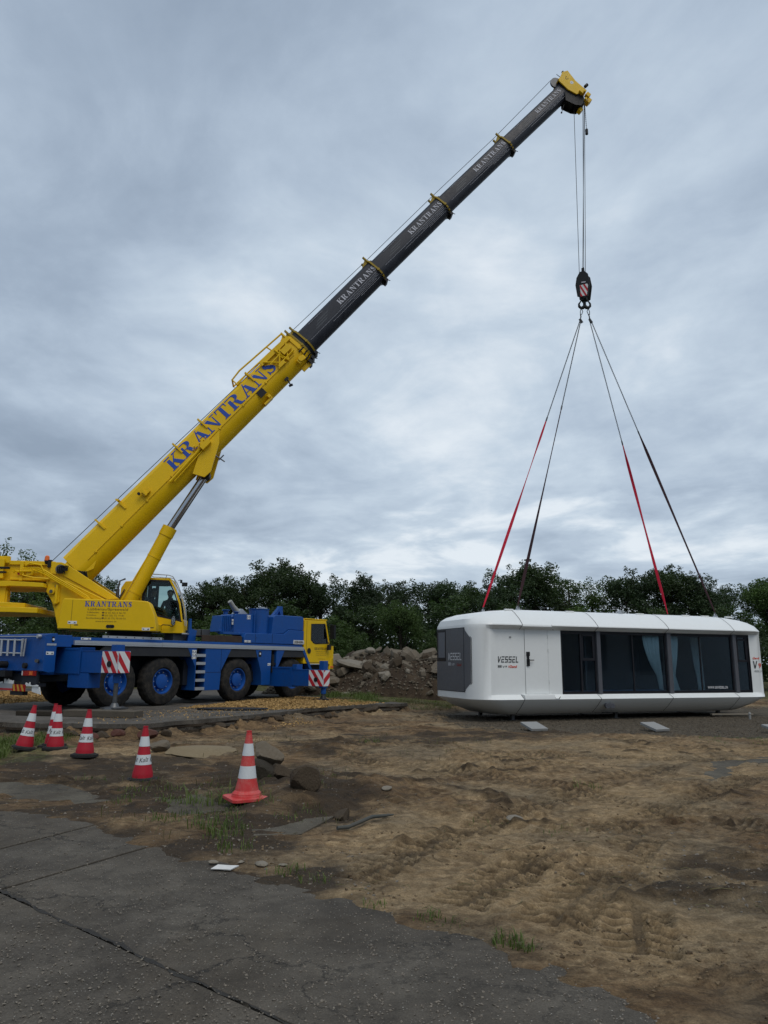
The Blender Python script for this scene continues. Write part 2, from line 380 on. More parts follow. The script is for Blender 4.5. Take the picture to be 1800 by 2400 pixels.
SLAB = [(-9, 9.3), (-4.1, 8.45), (-3.5, 8.2), (-3.0, 7.9), (-2.45, 7.4), (-2.02, 7.0), (-1.55, 6.6), (-1.1, 6.3), (-.7, 5.85), (-.25, 5.5), (.14, 5.2), (.45, 4.9), (.75, 4.62), (1.0, 4.36), (1.15, 4.15), (1.32, 3.9), (1.5, 3.6), (1.66, 3.3), (1.95, 2.8), (2.4, 1.8), (2.8, .5), (3.2, -3), (-9, -3)]
PATCH = [[(-5.6, 9.9), (-4.9, 10.2), (-4.15, 10.1), (-3.6, 9.5), (-3.05, 8.9), (-3.4, 8.65), (-4.4, 9.05), (-5.4, 9.2)],
         [(-2.75, 9.1), (-2.2, 9.45), (-1.9, 9.2), (-1.55, 8.6), (-1.8, 8.0), (-2.3, 8.25)],
         [(-1.3, 7.5), (-.9, 8.0), (-.45, 8.15), (-.7, 7.4), (-1.15, 7.3)]]
PAD = [(-34, 15.2), (-9.5, 15.2), (-8.2, 15.9), (-6.7, 15.75), (-4.95, 15.75), (-4.33, 16.8), (-3.04, 18.8), (-2.3, 20.6), (-1.45, 22.1), (-.38, 23.5), (.56, 23.95), (.75, 24.3), (-.6, 25.6), (-3.2, 29), (-6, 34), (-34, 36)]
CHIPS = [(-5.6, 20.6), (-3.5, 20.0), (-2.4, 20.8), (-1.3, 22.4), (-.3, 23.6), (-.2, 24.6), (-2., 27.), (-3.4, 28.2), (-4.5, 25.3)]
CHIPS2 = [(-17, 22.5), (-11.2, 22.0), (-10.2, 24.5), (-12.5, 30), (-18, 31)]
MO = Vector((3.988, 21.283, 0)); MA = R(20); MX = Vector((math.cos(MA), math.sin(MA), 0)); MY = Vector((-math.sin(MA), math.cos(MA), 0))
GRAV = [(1.6, 21.4), (2.6, 18.6), (4.5, 17.6), (9, 16.9), (18, 17.5), (18, 30), (8, 27), (2.2, 25)]
STRIP = [(4.2, 10.3), (4.5, 10.2), (5.1, 11.2), (5.75, 12.3), (6.6, 12.85), (9.5, 13.3), (9.5, 13.8), (6.4, 13.3), (5.4, 12.7)]
PATCH.append(STRIP)
TRACKS = [([(-.2, 5.9), (1.3, 8.2), (3.4, 10.8), (5.5, 13.0), (7.5, 14.5)], .20, 1), ([(.5, 5.3), (2.2, 7.6), (4.5, 10.0), (7, 12.5)], .20, 1),
          ([(1.05, 4.9), (1.55, 5.8), (2.2, 6.9), (3.1, 8.4)], .22, 1), ([(2.9, 3.2), (2.35, 4.1), (2.55, 5.0), (3.3, 6.3), (4.6, 8.6), (6.5, 11.5)], .09, 2),
          ([(-.6, 12.6), (.8, 11.2), (2.4, 9.6), (3.8, 7.4), (4.6, 5.4)], .3, 1), ([(-2.2, 15.2), (0, 14.0), (2.6, 13.4), (6, 12.6), (9, 12.4)], .28, 1), ([(1.45, 4.5), (1.7, 5.4), (1.75, 6.3)], .19, 1)]
def height(x, y):
    """ground height away from the paved sheets, and the zone masks"""
    n3 = fbm(x / 3.1, y / 3.1, 1, 3); n1 = fbm(x / .9, y / .9, 11, 4); n2 = fbm(x / .22, y / .22, 21, 3)
    bx_ = np.exp(-(((x - 1.95 - .6 * (y - 5.35)) / .48) ** 2 + ((y - 5.35) / .12) ** 2)) + .7 * np.exp(-(((x - 2.9) / .5) ** 2 + ((y - 4.7) / .1) ** 2))
    rg = 1 - np.abs(fbm(x / .75 + .6 * n3, y / .38 + .5 * n3, 31, 4)) * 2.2
    rough = sstep(-.25, .45, fbm(x / 2.2, y / 2.2, 41, 2))
    sd = poly_sd(x, y, SLAB); pd = poly_sd(x, y, PAD); gd = poly_sd(x, y, GRAV)
    cl_ = sstep(.12, .55, fbm(x / .8 + .5 * n3, y / .42, 43, 4)) * (.35 + .65 * rough)
    cl_ = np.maximum(cl_, bx_ * (.8 + n2))
    n4 = fbm(x / .11, y / .09, 23, 2); smo = sstep(-.05, .35, fbm(x / 2.6 + 5, y / 2.0, 71, 4)); rough = rough * (1 - .75 * smo)
    z = .09 * n3 + .045 * n1 + .018 * n2 + (.010 + .012 * rough) * n4 + (.06 * np.clip(rg, 0, 1) ** 2) * (.25 + .75 * rough) + cl_ * (.05 + .05 * n2)
    sd = sd + .20 * fbm(x / .30, y / .30, 47, 4) + .10 * n1 + np.where(x > .7, .32 * fbm(x / .8, y / .8, 48, 3) + .10, 0)
    near = sstep(0, 1.0, sd + .25 * n1)
    z = (z + .02) * near + (1 - near) * (.012 * n2 + .008) + .0
    # mound with the boulders beside the near cone, and the trench behind it
    def bump(cx, cy, rx, ry, h, p=2): return h * np.exp(-(((x - cx) / rx) ** 2 + ((y - cy) / ry) ** 2))
    z = z + bump(-.35, 8.9, 1.2, .8, .17) * (1 + n1) + bump(-.9, 10.2, 1.1, .8, .10) - bump(-2.1, 10.2, 1.3, .9, .10) - bump(-2.9, 11.4, 1.6, 1.1, .06)
    z = z + bump(-5.0, 13.3, 3.0, .9, .06) + bump(-1.2, 13.4, 2.0, 1.0, .12) + bump(4.6, 2.9, .5, .35, .0)
    z = z + bump(1.86, 3.38, .22, .2, .09) * (1 + 1.5 * n2) + bump(2.6, 5.3, .7, .22, .05) + bump(1.0, 11.6, .9, .4, .08) + bump(2.6, 11.4, .8, .3, .07)
    z = np.where(sd < 0, np.where(sd < -.35, -.05, z * (1 + sd / .35) - .05 * (-sd / .35)), z)
    for p in PATCH:
        q = poly_sd(x, y, p) + .10 + .22 * n1 + .16 * fbm(x / .25, y / .25, 49, 3); z = z * sstep(-.12, .12, q) + (1 - sstep(-.12, .12, q)) * -.01
    tr = np.zeros_like(x)
    z = z + np.where(pd > 0, 1, 0) * .15 * np.exp(-(pd / .38) ** 2) * np.clip(.55 + 1.3 * n1 + .8 * n2, 0, 1.6) * sstep(10, 14, y)
    for pts, w, kind in TRACKS:
        s0 = 0
        for i in range(len(pts) - 1):
            (x0, y0), (x1, y1) = pts[i], pts[i + 1]; ex, ey = x1 - x0, y1 - y0; l = math.hypot(ex, ey)
            t = ((x - x0) * ex + (y - y0) * ey) / l; c = ((x - x0) * -ey + (y - y0) * ex) / l + .06 * n3
            m = sstep(-.35, .05, fbm(x / 1.1 + 3 * kind, y / 1.1, 57, 2) + .1) * sstep(w + .05, w - .02, np.abs(c)) * sstep(-.03, .03, t) * sstep(l + .03, l - .03, t)
            s = t + s0
            if kind == 1: g = .026 * sstep(-.2, .5, np.sin(2 * np.pi * (s + .35 * np.abs(c)) / .095)) * (np.abs(c) > .03)
            else: g = .014 * np.sin(2 * np.pi * c / .045)
            z = z + m * (g - .028) + .022 * np.exp(-((np.abs(c) - w - .04) / .04) ** 2) * (t > 0) * (t < l) * (.6 + n1)
            tr = np.maximum(tr, m * np.clip(1 - g / .02, .0, 1) * (kind == 1)); s0 += l
    # gravel strip under the house stays level, the crane pad stands on higher ground
    gm = sstep(.7, -.2, gd + .9 * n1 + .5 * n2); z = z * (1 - gm) + gm * (-.045 + .012 * n2 + .01 * n1)
    hi = sstep(.0, -.25, pd); z = z * (1 - hi) + hi * .16
    back = sstep(0., 2.5, (y - 24.6) - .9 * (x + 1.2)) * sstep(4, -1, x) * sstep(.15, .5, pd)
    z = z * (1 - back) + back * (.27 + .05 * n3 + .03 * n1)
    z = z + sstep(30, 45, y) * .25
    dark = np.clip(sstep(.9, -.3, poly_sd(x, y, [(-6.5, 11.4), (-3.5, 9.4), (-2.6, 8.2), (-1.2, 6.7), (-.9, 7.3), (-.2, 8.9), (-1.2, 11.6), (-3.4, 12.6), (-6.5, 12.2)]) + .9 * n1) +
                   .8 * sstep(.9, -.3, poly_sd(x, y, [(-1.9, 14.6), (-.6, 16.4), (3.4, 18.6), (5.6, 18.0), (4.5, 17.2), (.6, 14.2), (-1.1, 12.6)]) + 1.0 * n1) +
                   .9 * sstep(1.2, -.2, np.hypot((x - 3.6) / 1.2, (y - 5.6) / .9) - .8 + n1) + .45 * sstep(.1, .5, fbm(x / 1.6, y / .9, 61, 4)) +
                   .8 * sstep(.8, .0, np.abs(sd) + .6 * n1) * sstep(.6, -.6, x), 0, 1)
    dark = dark * (.45 + .55 * sstep(-.30, .10, fbm(x / .8, y / .55, 151, 4)))
    sand = np.clip(sstep(-.12, .4, fbm(x / 2.6 + 5, y / 2.0, 71, 4)) * .75 + .65 * sstep(1.2, -.3, poly_sd(x, y, [(-.6, 6.6), (.2, 5.9), (1.4, 5.0), (2.9, 6.2), (2., 8.2), (.2, 7.8)]) + .6 * n1) +
                   .5 * sstep(2, 0, np.hypot((x - 3.5) / 3.2, (y - 13.2) / 2.6) - .5 + .7 * n1), 0, 1)
    grass = np.clip(sstep(.2, 1.2, (y - 26.3) - .25 * x + n1) * sstep(4, 2, x - .1 * (y - 26)) * .75 + .8 * sstep(.8, -.2, np.hypot((x + 6.8) / 1.5, (y - 13.2) / 1.2) - .8 + n1) +
                    .35 * sstep(.2, .6, fbm(x / .9, y / .9, 81, 3)) * sstep(14, 17, y) * sstep(6, 9, x) + sstep(31, 36, y), 0, 1)
    return z, dark, sand, grass, np.clip(gm, 0, 1), tr, cl_ * near * (1 - gm)
cols = np.concatenate([-np.geomspace(14, .76, 34), np.linspace(-.74, .74, 620), np.geomspace(.76, 14, 34)])
rows = np.concatenate([np.linspace(-40, 2.2, 24)[:-1], np.geomspace(2.2 + 1.5, 46 + 1.5, 900) - 1.5, np.geomspace(50, 1500, 36)])
CX, RY = np.meshgrid(cols, rows)
X = CX * (np.maximum(RY, 2.2) + 1.5); Y = RY + 0 * CX
Z, DK, SA, GR, GM, TR, CLM = height(X, Y)
Z = np.where(Y > 200, Z - (Y - 200) * .0, Z)
nr, nc = X.shape
idx = np.arange(nr * nc).reshape(nr, nc)
quads = np.stack([idx[:-1, :-1], idx[:-1, 1:], idx[1:, 1:], idx[1:, :-1]], -1).reshape(-1, 4)
def fast_mesh(name, co, faces, mats, smooth=True):
    me = bpy.data.meshes.new(name); n = faces.shape[1]
    me.vertices.add(len(co)); me.vertices.foreach_set('co', co.astype(np.float32).ravel())
    me.loops.add(faces.size); me.loops.foreach_set('vertex_index', faces.astype(np.int32).ravel())
    me.polygons.add(len(faces)); me.polygons.foreach_set('loop_start', (np.arange(len(faces)) * n).astype(np.int32))
    me.update(calc_edges=True)
    me.polygons.foreach_set('use_smooth', np.full(len(faces), smooth))
    for m in mats: me.materials.append(M[m] if isinstance(m, str) else m)
    return me
def fast_obj(name, co, faces, mats, parent=None, smooth=False):
    me = fast_mesh(name, co, faces, mats, smooth); o = bpy.data.objects.new(name, me); COL.objects.link(o)
    if parent: o.parent = parent
    return o
# ground material
m, t, p = newmat('excavated_ground')
tcn = N(t, 'ShaderNodeTexCoord'); V = tcn.outputs['Object']
at = N(t, 'ShaderNodeAttribute', attribute_name='zone'); sp = N(t, 'ShaderNodeSeparateColor'); L(t, at.outputs['Color'], sp.inputs[0])
at2 = N(t, 'ShaderNodeAttribute', attribute_name='zone2'); sp2 = N(t, 'ShaderNodeSeparateColor'); L(t, at2.outputs['Color'], sp2.inputs[0])
na = noise(t, V, 2.2, 8, .62, .4); nb = noise(t, V, 11, 8, .65, .3); ncn = noise(t, V, 70, 6, .7); nd = noise(t, V, .6, 4, .5)
mpg = N(t, 'ShaderNodeMapping'); mpg.inputs['Scale'].default_value = (1., 1.7, 1.); mpg.inputs['Rotation'].default_value = (0, 0, .35); L(t, V, mpg.inputs['Vector'])
ne = noise(t, mpg.outputs[0], 4.2, 9, .68, 1.1)
soil = mixc(t, ramp(t, na, [(.35, 0.), (.62, 1.)]), (.088, .053, .027), (.21, .138, .072))
sandc = mixc(t, ramp(t, nb, [(.3, 0.), (.7, 1.)]), (.215, .147, .076), (.36, .262, .148))
greyc = mixc(t, ramp(t, nb, [(.35, 0.), (.65, 1.)]), (.12, .095, .062), (.20, .165, .112))
base = mixc(t, ramp(t, math_(t, 'ADD', sp.outputs[1], math_(t, 'MULTIPLY', math_(t, 'SUBTRACT', nb, .5), 1.3)), [(.15, 0.), (.75, 1.)]), soil, sandc)
base = mixc(t, math_(t, 'MULTIPLY', ramp(t, nd, [(.48, 0.), (.62, 1.)]), .6), base, greyc)
base = mixc(t, ramp(t, math_(t, 'ADD', sp.outputs[0], math_(t, 'MULTIPLY', math_(t, 'SUBTRACT', na, .5), 1.2)), [(.32, 0.), (.85, .9)]), base, mixc(t, ramp(t, ne, [(.4, 0.), (.6, 1.)]), (.020, .017, .014), (.070, .050, .032)))
base = mixc(t, ramp(t, math_(t, 'ADD', sp2.outputs[2], math_(t, 'MULTIPLY', math_(t, 'SUBTRACT', nb, .5), .6)), [(.12, 0.), (.55, .85)]), base, mixc(t, ramp(t, nb, [(.4, 0.), (.6, 1.)]), (.030, .021, .013), (.075, .052, .03)))
base = mixc(t, math_(t, 'MULTIPLY', sp2.outputs[1], .62), base, (.045, .032, .02))
grs = mixc(t, ramp(t, nb, [(.35, 0.), (.65, 1.)]), (.04, .048, .018), (.095, .11, .04))
base = mixc(t, math_(t, 'MULTIPLY', ramp(t, math_(t, 'ADD', sp.outputs[2], math_(t, 'MULTIPLY', math_(t, 'SUBTRACT', nb, .5), 1.0)), [(.3, 0.), (.8, 1.)]), .8), base, grs)
vo = N(t, 'ShaderNodeTexVoronoi'); vo.inputs['Scale'].default_value = 26; L(t, V, vo.inputs['Vector'])
gsep = N(t, 'ShaderNodeSeparateColor'); L(t, vo.outputs['Color'], gsep.inputs[0])
gcol = mixc(t, gsep.outputs[0], (.05, .04, .028), (.155, .128, .09))
base = mixc(t, sp2.outputs[0], base, mixc(t, ramp(t, nb, [(.4, 0.), (.6, .6)]), gcol, (.08, .07, .055)))
base = mixc(t, math_(t, 'MULTIPLY', math_(t, 'MULTIPLY', ramp(t, ne, [(.50, 0.), (.60, 1.)]), .62), ramp(t, sp.outputs[1], [(.3, 1.), (.8, .3)])), base, mixc(t, .5, base, (.030, .021, .013)), 'MIX')
base = mixc(t, 1., base, ramp(t, ne, [(.35, 1.22), (.65, .70)]), 'MULTIPLY')
base = mixc(t, 1., base, ramp(t, ncn, [(.3, .55), (.7, 1.28)]), 'MULTIPLY')
L(t, base, p.inputs['Base Color']); p.inputs['Roughness'].default_value = .93; p.inputs['Specular IOR Level'].default_value = .2
bh = math_(t, 'ADD', math_(t, 'MULTIPLY', ne, .9), math_(t, 'ADD', math_(t, 'MULTIPLY', nb, .6), math_(t, 'MULTIPLY', ncn, .45)))
bn = N(t, 'ShaderNodeBump'); bn.inputs['Strength'].default_value = .9; bn.inputs['Distance'].default_value = .04
L(t, bh, bn.inputs['Height']); L(t, bn.outputs[0], p.inputs['Normal'])
M['ground'] = m
go = fast_obj('ground', np.stack([X, Y, Z], -1).reshape(-1, 3), quads, ['ground'], smooth=True)
tag(go, kind='structure')
for nm, arr in (('zone', (DK, SA, GR)), ('zone2', (GM, TR, CLM))):
    ca = go.data.color_attributes.new(nm, 'FLOAT_COLOR', 'POINT')
    ca.data.foreach_set('color', np.stack([*arr, np.ones_like(DK)], -1).astype(np.float32).ravel())
def gh(x, y):
    return float(height(np.array([[float(x)]]), np.array([[float(y)]]))[0][0, 0])
# pavement material
def concrete(name, dark, lite, speck=True, mud=.5):
    m, t, p = newmat(name); tcn = N(t, 'ShaderNodeTexCoord'); V = tcn.outputs['Object']
    a = noise(t, V, 1.1, 6, .6, .3); b = noise(t, V, 9, 8, .7); c = noise(t, V, 90, 4, .7); d = noise(t, V, .45, 5, .6, .8)
    base = mixc(t, ramp(t, a, [(.35, 0.), (.65, 1.)]), dark, lite)
    base = mixc(t, math_(t, 'MULTIPLY', ramp(t, d, [(.50, 0.), (.66, 1.)]), mud), base, (.060, .047, .031))
    base = mixc(t, math_(t, 'MULTIPLY', ramp(t, b, [(.52, 0.), (.68, 1.)]), .5), base, tuple(x * .55 for x in dark))
    base = mixc(t, 1., base, ramp(t, c, [(.28, .6), (.72, 1.35)]), 'MULTIPLY')
    base = mixc(t, 1., base, ramp(t, noise(t, V, 3.1, 8, .68, .9), [(.36, .80), (.64, 1.2)]), 'MULTIPLY')
    wv = N(t, 'ShaderNodeVectorMath', operation='ADD'); L(t, V, wv.inputs[0]); wn = noise(t, V, 2.3, 6, .7, out='Color'); L(t, wn, wv.inputs[1])
    vc = N(t, 'ShaderNodeTexVoronoi'); vc.feature = 'DISTANCE_TO_EDGE'; vc.inputs['Scale'].default_value = .62; L(t, wv.outputs[0], vc.inputs['Vector'])
    crk = math_(t, 'MULTIPLY', ramp(t, vc.outputs['Distance'], [(.0, 1.), (.006, .8), (.014, 0.)]), ramp(t, d, [(.42, 0.), (.55, 1.)]))
    base = mixc(t, crk, base, (.020, .018, .015))
    if speck:
        vo = N(t, 'ShaderNodeTexVoronoi'); vo.inputs['Scale'].default_value = 55; L(t, V, vo.inputs['Vector'])
        cs = N(t, 'ShaderNodeSeparateColor'); L(t, vo.outputs['Color'], cs.inputs[0])
        f = math_(t, 'MULTIPLY', math_(t, 'LESS_THAN', vo.outputs['Distance'], .22), math_(t, 'GREATER_THAN', cs.outputs[0], .78))
        base = mixc(t, math_(t, 'MULTIPLY', f, .75), base, mixc(t, cs.outputs[1], (.13, .12, .10), (.36, .34, .30)))
    L(t, base, p.inputs['Base Color']); p.inputs['Roughness'].default_value = .88; p.inputs['Specular IOR Level'].default_value = .25
    bn = N(t, 'ShaderNodeBump'); bn.inputs['Strength'].default_value = .55; bn.inputs['Distance'].default_value = .015
    L(t, math_(t, 'ADD', math_(t, 'MULTIPLY', b, .6), math_(t, 'MULTIPLY', c, .4)), bn.inputs['Height']); L(t, bn.outputs[0], p.inputs['Normal'])
    return m
M['pave'] = concrete('old_concrete_paving', (.056, .048, .038), (.100, .088, .071))
M['pave2'] = concrete('silted_concrete', (.060, .052, .039), (.105, .093, .070), mud=.7)
M['pad'] = concrete('crane_pad_concrete', (.070, .062, .053), (.115, .105, .09), mud=.6)
M['heapdark'] = paint('dark_soil_crust', (.040, .030, .021), .95, dirt=.6, dcol=(.08, .06, .04), scale=4, bump=1., var=.4)
M['tar'] = paint('bitumen_joint', (.026, .024, .021), .75, dirt=.5, dcol=(.05, .045, .036), scale=9, bump=.4)
def inside(x, y, poly): return poly_sd(np.array([float(x)]), np.array([float(y)]), poly)[0] < 0
def clip(poly, a, b, c):
    out = []
    for i in range(len(poly)):
        p, q = poly[i], poly[(i + 1) % len(poly)]; dp = a * p[0] + b * p[1] - c; dq = a * q[0] + b * q[1] - c
        if dp >= 0: out.append(p)
        if (dp >= 0) != (dq >= 0): t = dp / (dp - dq); out.append((p[0] + t * (q[0] - p[0]), p[1] + t * (q[1] - p[1])))
    return out
# the paving is cast in bays: joint lines as in the old yard
mb = MB()
def jl(p, q):
    a, b = -(q[1] - p[1]), (q[0] - p[0]); l = math.hypot(a, b); a /= l; b /= l; return a, b, a * p[0] + b * p[1]
cell = [list(SLAB)]
cell = [[(x + (0 if x < 3 else 0), y) for x, y in cell[0]]]
for p, q, g in [((-2.7, 5.62), (-.38, 3.68), .022), ]:
    a, b, c = jl(p, q); cell = [clip(k, s * a, s * b, s * c + g / 2) for k in cell for s in (1, -1)]
def split_side(cells, p, q, g, test):
    a, b, c = jl(p, q); out = []
    for k in cells:
        cx = sum(v[0] for v in k) / len(k); cy = sum(v[1] for v in k) / len(k)
        if test(cx, cy): out += [x for x in (clip(k, s * a, s * b, s * c + g / 2) for s in (1, -1)) if len(x) > 2]
        else: out.append(k)
    return out
upper = lambda x, y: (x + 2.7) * -1.94 - (y - 5.62) * 2.32 < 0
cell = split_side(cell, (-2.72, 5.62), (-2.0, 6.98), .022, upper)
cell = split_side(cell, (-3.5, 6.3), (-2.87, 7.66), .018, lambda x, y: upper(x, y) and x < -2.5 + .0)
cell = split_side(cell, (-1.12, 4.45), (-.72, 5.9), .006, lambda x, y: upper(x, y) and x > -2.2)
for i, k in enumerate(cell):
    if len(k) > 2: mb.prism(k, -.16, .0 - .004 * (i % 3), 'z')
tag(obj('pavement', mb, 'pave', smooth=0, bevel=.006), kind='structure')
mb = MB(); a = Vector((-3.2, 6.04, 0)); b = Vector((-.2, 3.53, 0)); n_ = Vector((b - a).cross((0, 0, 1))).normalized(); pts = []
la, lb = [], []
for i in range(90):
    q = a + (b - a) * i / 89; w = .010 + .006 * math.sin(i * .9) + .010 * rnd.random() ** 2; q = q + n_ * (.012 * math.sin(i * .23) + .006 * math.sin(i * .71)); la.append(q + n_ * (w + .004 * math.sin(i * 2.3)) + Vector((0, 0, -.002))); lb.append(q - n_ * w + Vector((0, 0, -.002)))
mb.loft([la, lb], caps=False, closed=False)
tag(obj('joint_sealant', mb, 'tar', smooth=0, fix=False), kind='structure')
mb = MB()
for k, p_ in enumerate(PATCH):
    mb.prism([(x + rnd.uniform(-.06, .06), y + rnd.uniform(-.06, .06)) for x, y in p_], -.1, .006 + .004 * k, 'z')
tag(obj('old_paving_remnants', mb, 'pave2', smooth=0, bevel=.008), kind='structure')
# crane standing: a thick slab with a broken edge
mb = MB(); pp = []
for i in range(len(PAD)):
    p, q = PAD[i], PAD[(i + 1) % len(PAD)]; l = math.dist(p, q); k = max(1, int(l / .22)) if l < 8 and p[1] < 26 else 1
    for j in range(k):
        t_ = j / k; s_j = 0 if k == 1 else rnd.uniform(-.10, .10); pp.append((p[0] + (q[0] - p[0]) * t_ + s_j, p[1] + (q[1] - p[1]) * t_ + s_j * .6))
mb.prism(pp, .205, .3, 'z')
for za, zb_, j_ in ((.15, .21, .05), (.09, .152, .08), (-.02, .093, .12)):
    mb.k += 1; mb.prism([(x + rnd.uniform(-j_, j_), y + rnd.uniform(-j_, j_)) for x, y in pp], za, zb_, 'z')
pad = tag(obj('crane_pad', mb, ['pad', 'heapdark', 'pave', 'heapdark'], smooth=0, bevel=.02), kind='structure')
# ================================================================ MOBILE CRANE
KO = (-7.2, 20.45, .3); KA = R(57); KM = frame_m(KO, KA)
crane = thing('mobile_crane', KO, KA, 'four-axle mobile crane with blue carrier, yellow upper works and raised dark telescopic boom', 'mobile crane')
def K(): return MB(KM)
def part(name, mb, mats, parent=crane, label=None, **kw):
    o = obj(name, mb, mats, parent, **kw)
    if label: o['label'] = label
    return o
# --- chassis
c = K().box(-2.1, 8.6, .72, 1.83, .72, 1.72)
for x in (0, 1.62, 4.68, 7.42):
    c.cyl((x, .35, .69), (x, 2.2, .69), .13); c.box(x - .22, x + .22, .95, 1.6, .5, .9)
c.box(2.6, 4.0, .3, .75, .55, 1.3).box(5.6, 6.4, .35, .8, .6, 1.2).cyl((2.2, .45, .75), (2.2, .45, 1.5), .05)
part('chassis', c, 'chassis', bevel=.01)
d = K().box(-1.45, 7.9, .03, 2.52, 1.66, 1.86)
part('deck', d, 'blue', bevel=.01)
s = K().box(-1.4, 1.455, -.03, .026, 1.66, 1.775).box(1.465, 7.92, -.03, .026, 1.66, 1.785).box(-1.4, 7.9, -.036, -.03, 1.705, 1.712)
part('rub_rail', s, 'silver')
s = K().box(-.5, 1.5, .05, .09, 1.862, 1.93)
for i in range(7): s.k = 1; s.cyl((-.35 + i * .29, .049, 1.896), (-.35 + i * .29, .045, 1.896), .018, n=8); s.k = 0
part('mounting_rail', s, ['silver', 'black'])
# mudguards: dark trapezoids with an inner lining behind
def mud(name, x0, x1, x0b, x1b, zb):
    b = K().prism([(x0, 1.655), (x1, 1.655), (x1b, zb), (x0b, zb)], .0, .05)
    b.box(x0b, x1b, .06, .7, 1.50, 1.54)
    part(name, b, 'darkgrey')
mud('mudguard', -.45, 2.44, -.75, 2.66, 1.40)
mud('mudguard', 4.29, 5.40, 4.06, 5.62, 1.40)
mud('mudguard', 6.90, 7.86, 6.72, 8.08, 1.42)
# side lockers
b = K().prism([(2.45, 1.655), (4.28, 1.655), (3.85, .98), (3.82, .39), (3.18, .39), (3.18, 1.6), (2.80, 1.6), (2.80, 1.05)], -.012, .0)
b = K().prism([(2.45, 1.655), (2.80, 1.655), (2.80, .40), (2.77, .40), (2.77, 1.1)], -.012, .55)
b.prism([(3.17, 1.655), (4.28, 1.655), (3.86, .98), (3.82, .39), (3.17, .39)], -.012, .6)
part('side_locker', b, 'blue', bevel=.008)
b = K().box(3.19, 3.84, -.016, -.012, .925, .933).box(3.835, 3.843, -.016, -.012, .95, 1.64).box(2.9, 2.905, .5, .51, .5, .6)
part('locker_seam', b, 'black')
b = K().box(2.80, 3.17, .30, .34, .40, 1.65); part('step_recess', b, 'black')
for z in (1.44, 1.20, .95, .70, .45): part('step', K().box(2.80, 3.17, -.03, .26, z - .045, z + .04), 'silver')
b = K().prism([(5.41, 1.655), (6.20, 1.655), (6.17, .49), (5.74, .49), (5.71, .90)], -.012, .6)
part('side_locker', b, 'blue', bevel=.008)
b = K().prism([(6.46, 1.655), (6.89, 1.655), (6.50, .98), (6.46, .98)], -.012, .5)
part('side_locker', b, 'blue', bevel=.006)
b = K().box(6.2, 6.46, .12, .16, .55, 1.65).cyl((6.33, .05, .9), (6.33, .05, 1.5), .06).box(6.22, 6.44, .0, .1, 1.15, 1.22)
part('hose_bay', b, 'black')
part('front_brace', K().prism([(7.84, 1.72), (7.98, 1.72), (8.50, .90), (8.36, .90)], -.012, .2), 'blue', bevel=.006)
b = K().box(5.56, 5.69, -.018, -.012, 1.42, 1.60); b.k = 1; b.cyl((5.62, -.018, 1.52), (5.62, -.03, 1.52), .035, n=12); part('filler_flap', b, ['black', 'white'])
# --- wheels
def wheel(x, near):
    y0, sgn = (.02, 1) if near else (2.53, -1)
    w = .40
    prof = [(.36, .03), (.40, 0), (.55, .0), (.64, .03), (.682, .075), (.69, .12), (.69, w - .12), (.682, w - .075), (.64, w - .03), (.55, w), (.40, w), (.36, w - .03)]
    t_ = K(); n = 96; rings = []
    for r, h in prof:
        ring = []
        for k in range(n):
            a = 2 * math.pi * k / n; rr = r
            if r > .66 and (k // 2) % 2: rr -= .011
            ring.append((x + math.cos(a) * rr, y0 + sgn * h, .69 + math.sin(a) * rr))
        rings.append(ring)
    t_.loft(rings, caps=False)
    ty = part('wheel', t_, 'rubber', smooth=25)
    r_ = K(); r_.rev([(.375, .03), (.35, .035), (.335, .03), (.32, .06), (.31, .15), (.22, .18), (.20, .12), (.205, .07), (.15, .055), (.0, .05)] if near else [(.365, .03), (.33, .04), (.31, .2), (.1, .22), (.0, .22)], (x, y0, .69), (0, sgn, 0), 40, caps=False).cyl((x, y0 + sgn * .051, .69), (x, y0 + sgn * .06, .69), .03)
    rim = part('rim', r_, 'blue_rim', parent=ty)
    if near:
        h = K()
        for k in range(10):
            a = 2 * math.pi * k / 10; h.cyl((x + .255 * math.cos(a), y0 + .15, .69 + .255 * math.sin(a)), (x + .255 * math.cos(a), y0 + .115, .69 + .255 * math.sin(a)), .017, n=6)
        part('wheel_nuts', h, 'silver', parent=ty)
    b_ = K().cyl((x, y0 + sgn * .04, .69), (x, y0 + sgn * .036, .69), .5)
    return ty
for x in (0, 1.62, 4.68, 7.42):
    wheel(x, True); wheel(x, False)
# --- rear end
b = K().prism([(-2.2, 1.0), (-2.2, 1.90), (-2.0, 1.93), (-1.88, 1.93), (-1.88, .98), (-2.05, .96)], .0, 2.55)
b.box(-2.1, -1.2, .45, 2.1, .9, 1.8)
b.box(-1.88, -1.45, .02, .5, 1.60, 1.90)
rear = part('rear_frame', b, 'blue', bevel=.012)
b = K().box(-2.2, -2.13, .22, .86, .62, 1.02).prism([(-2.2, .62), (-2.2, 1.0), (-1.9, .95), (-1.9, .66)], 2.0, 2.4).box(-2.16, -1.95, .2, 2.4, .62, .70)
part('underrun_frame', b, 'chassis')
b = K().box(-2.225, -2.2, .26, .84, .885, 1.005); b.k = 1; b.box(-2.232, -2.225, .80, .84, .89, 1.0); b.k = 2; b.box(-2.232, -2.225, .38, .52, .90, .99)
part('tail_light', b, ['redlens', 'white', 'orange'])
b = K().box(-2.26, -2.235, .60, 1.14, .50, .665); b.k = 1
for i in range(3): b.prism([(.62 + i * .19, .502), (.70 + i * .19, .502), (.80 + i * .17, .663), (.72 + i * .17, .663)], -2.262, -2.26, 'x')
part('underrun_plate', b, [M['redlens'], paint('amber_reflector', (.55, .30, .03), .4)])
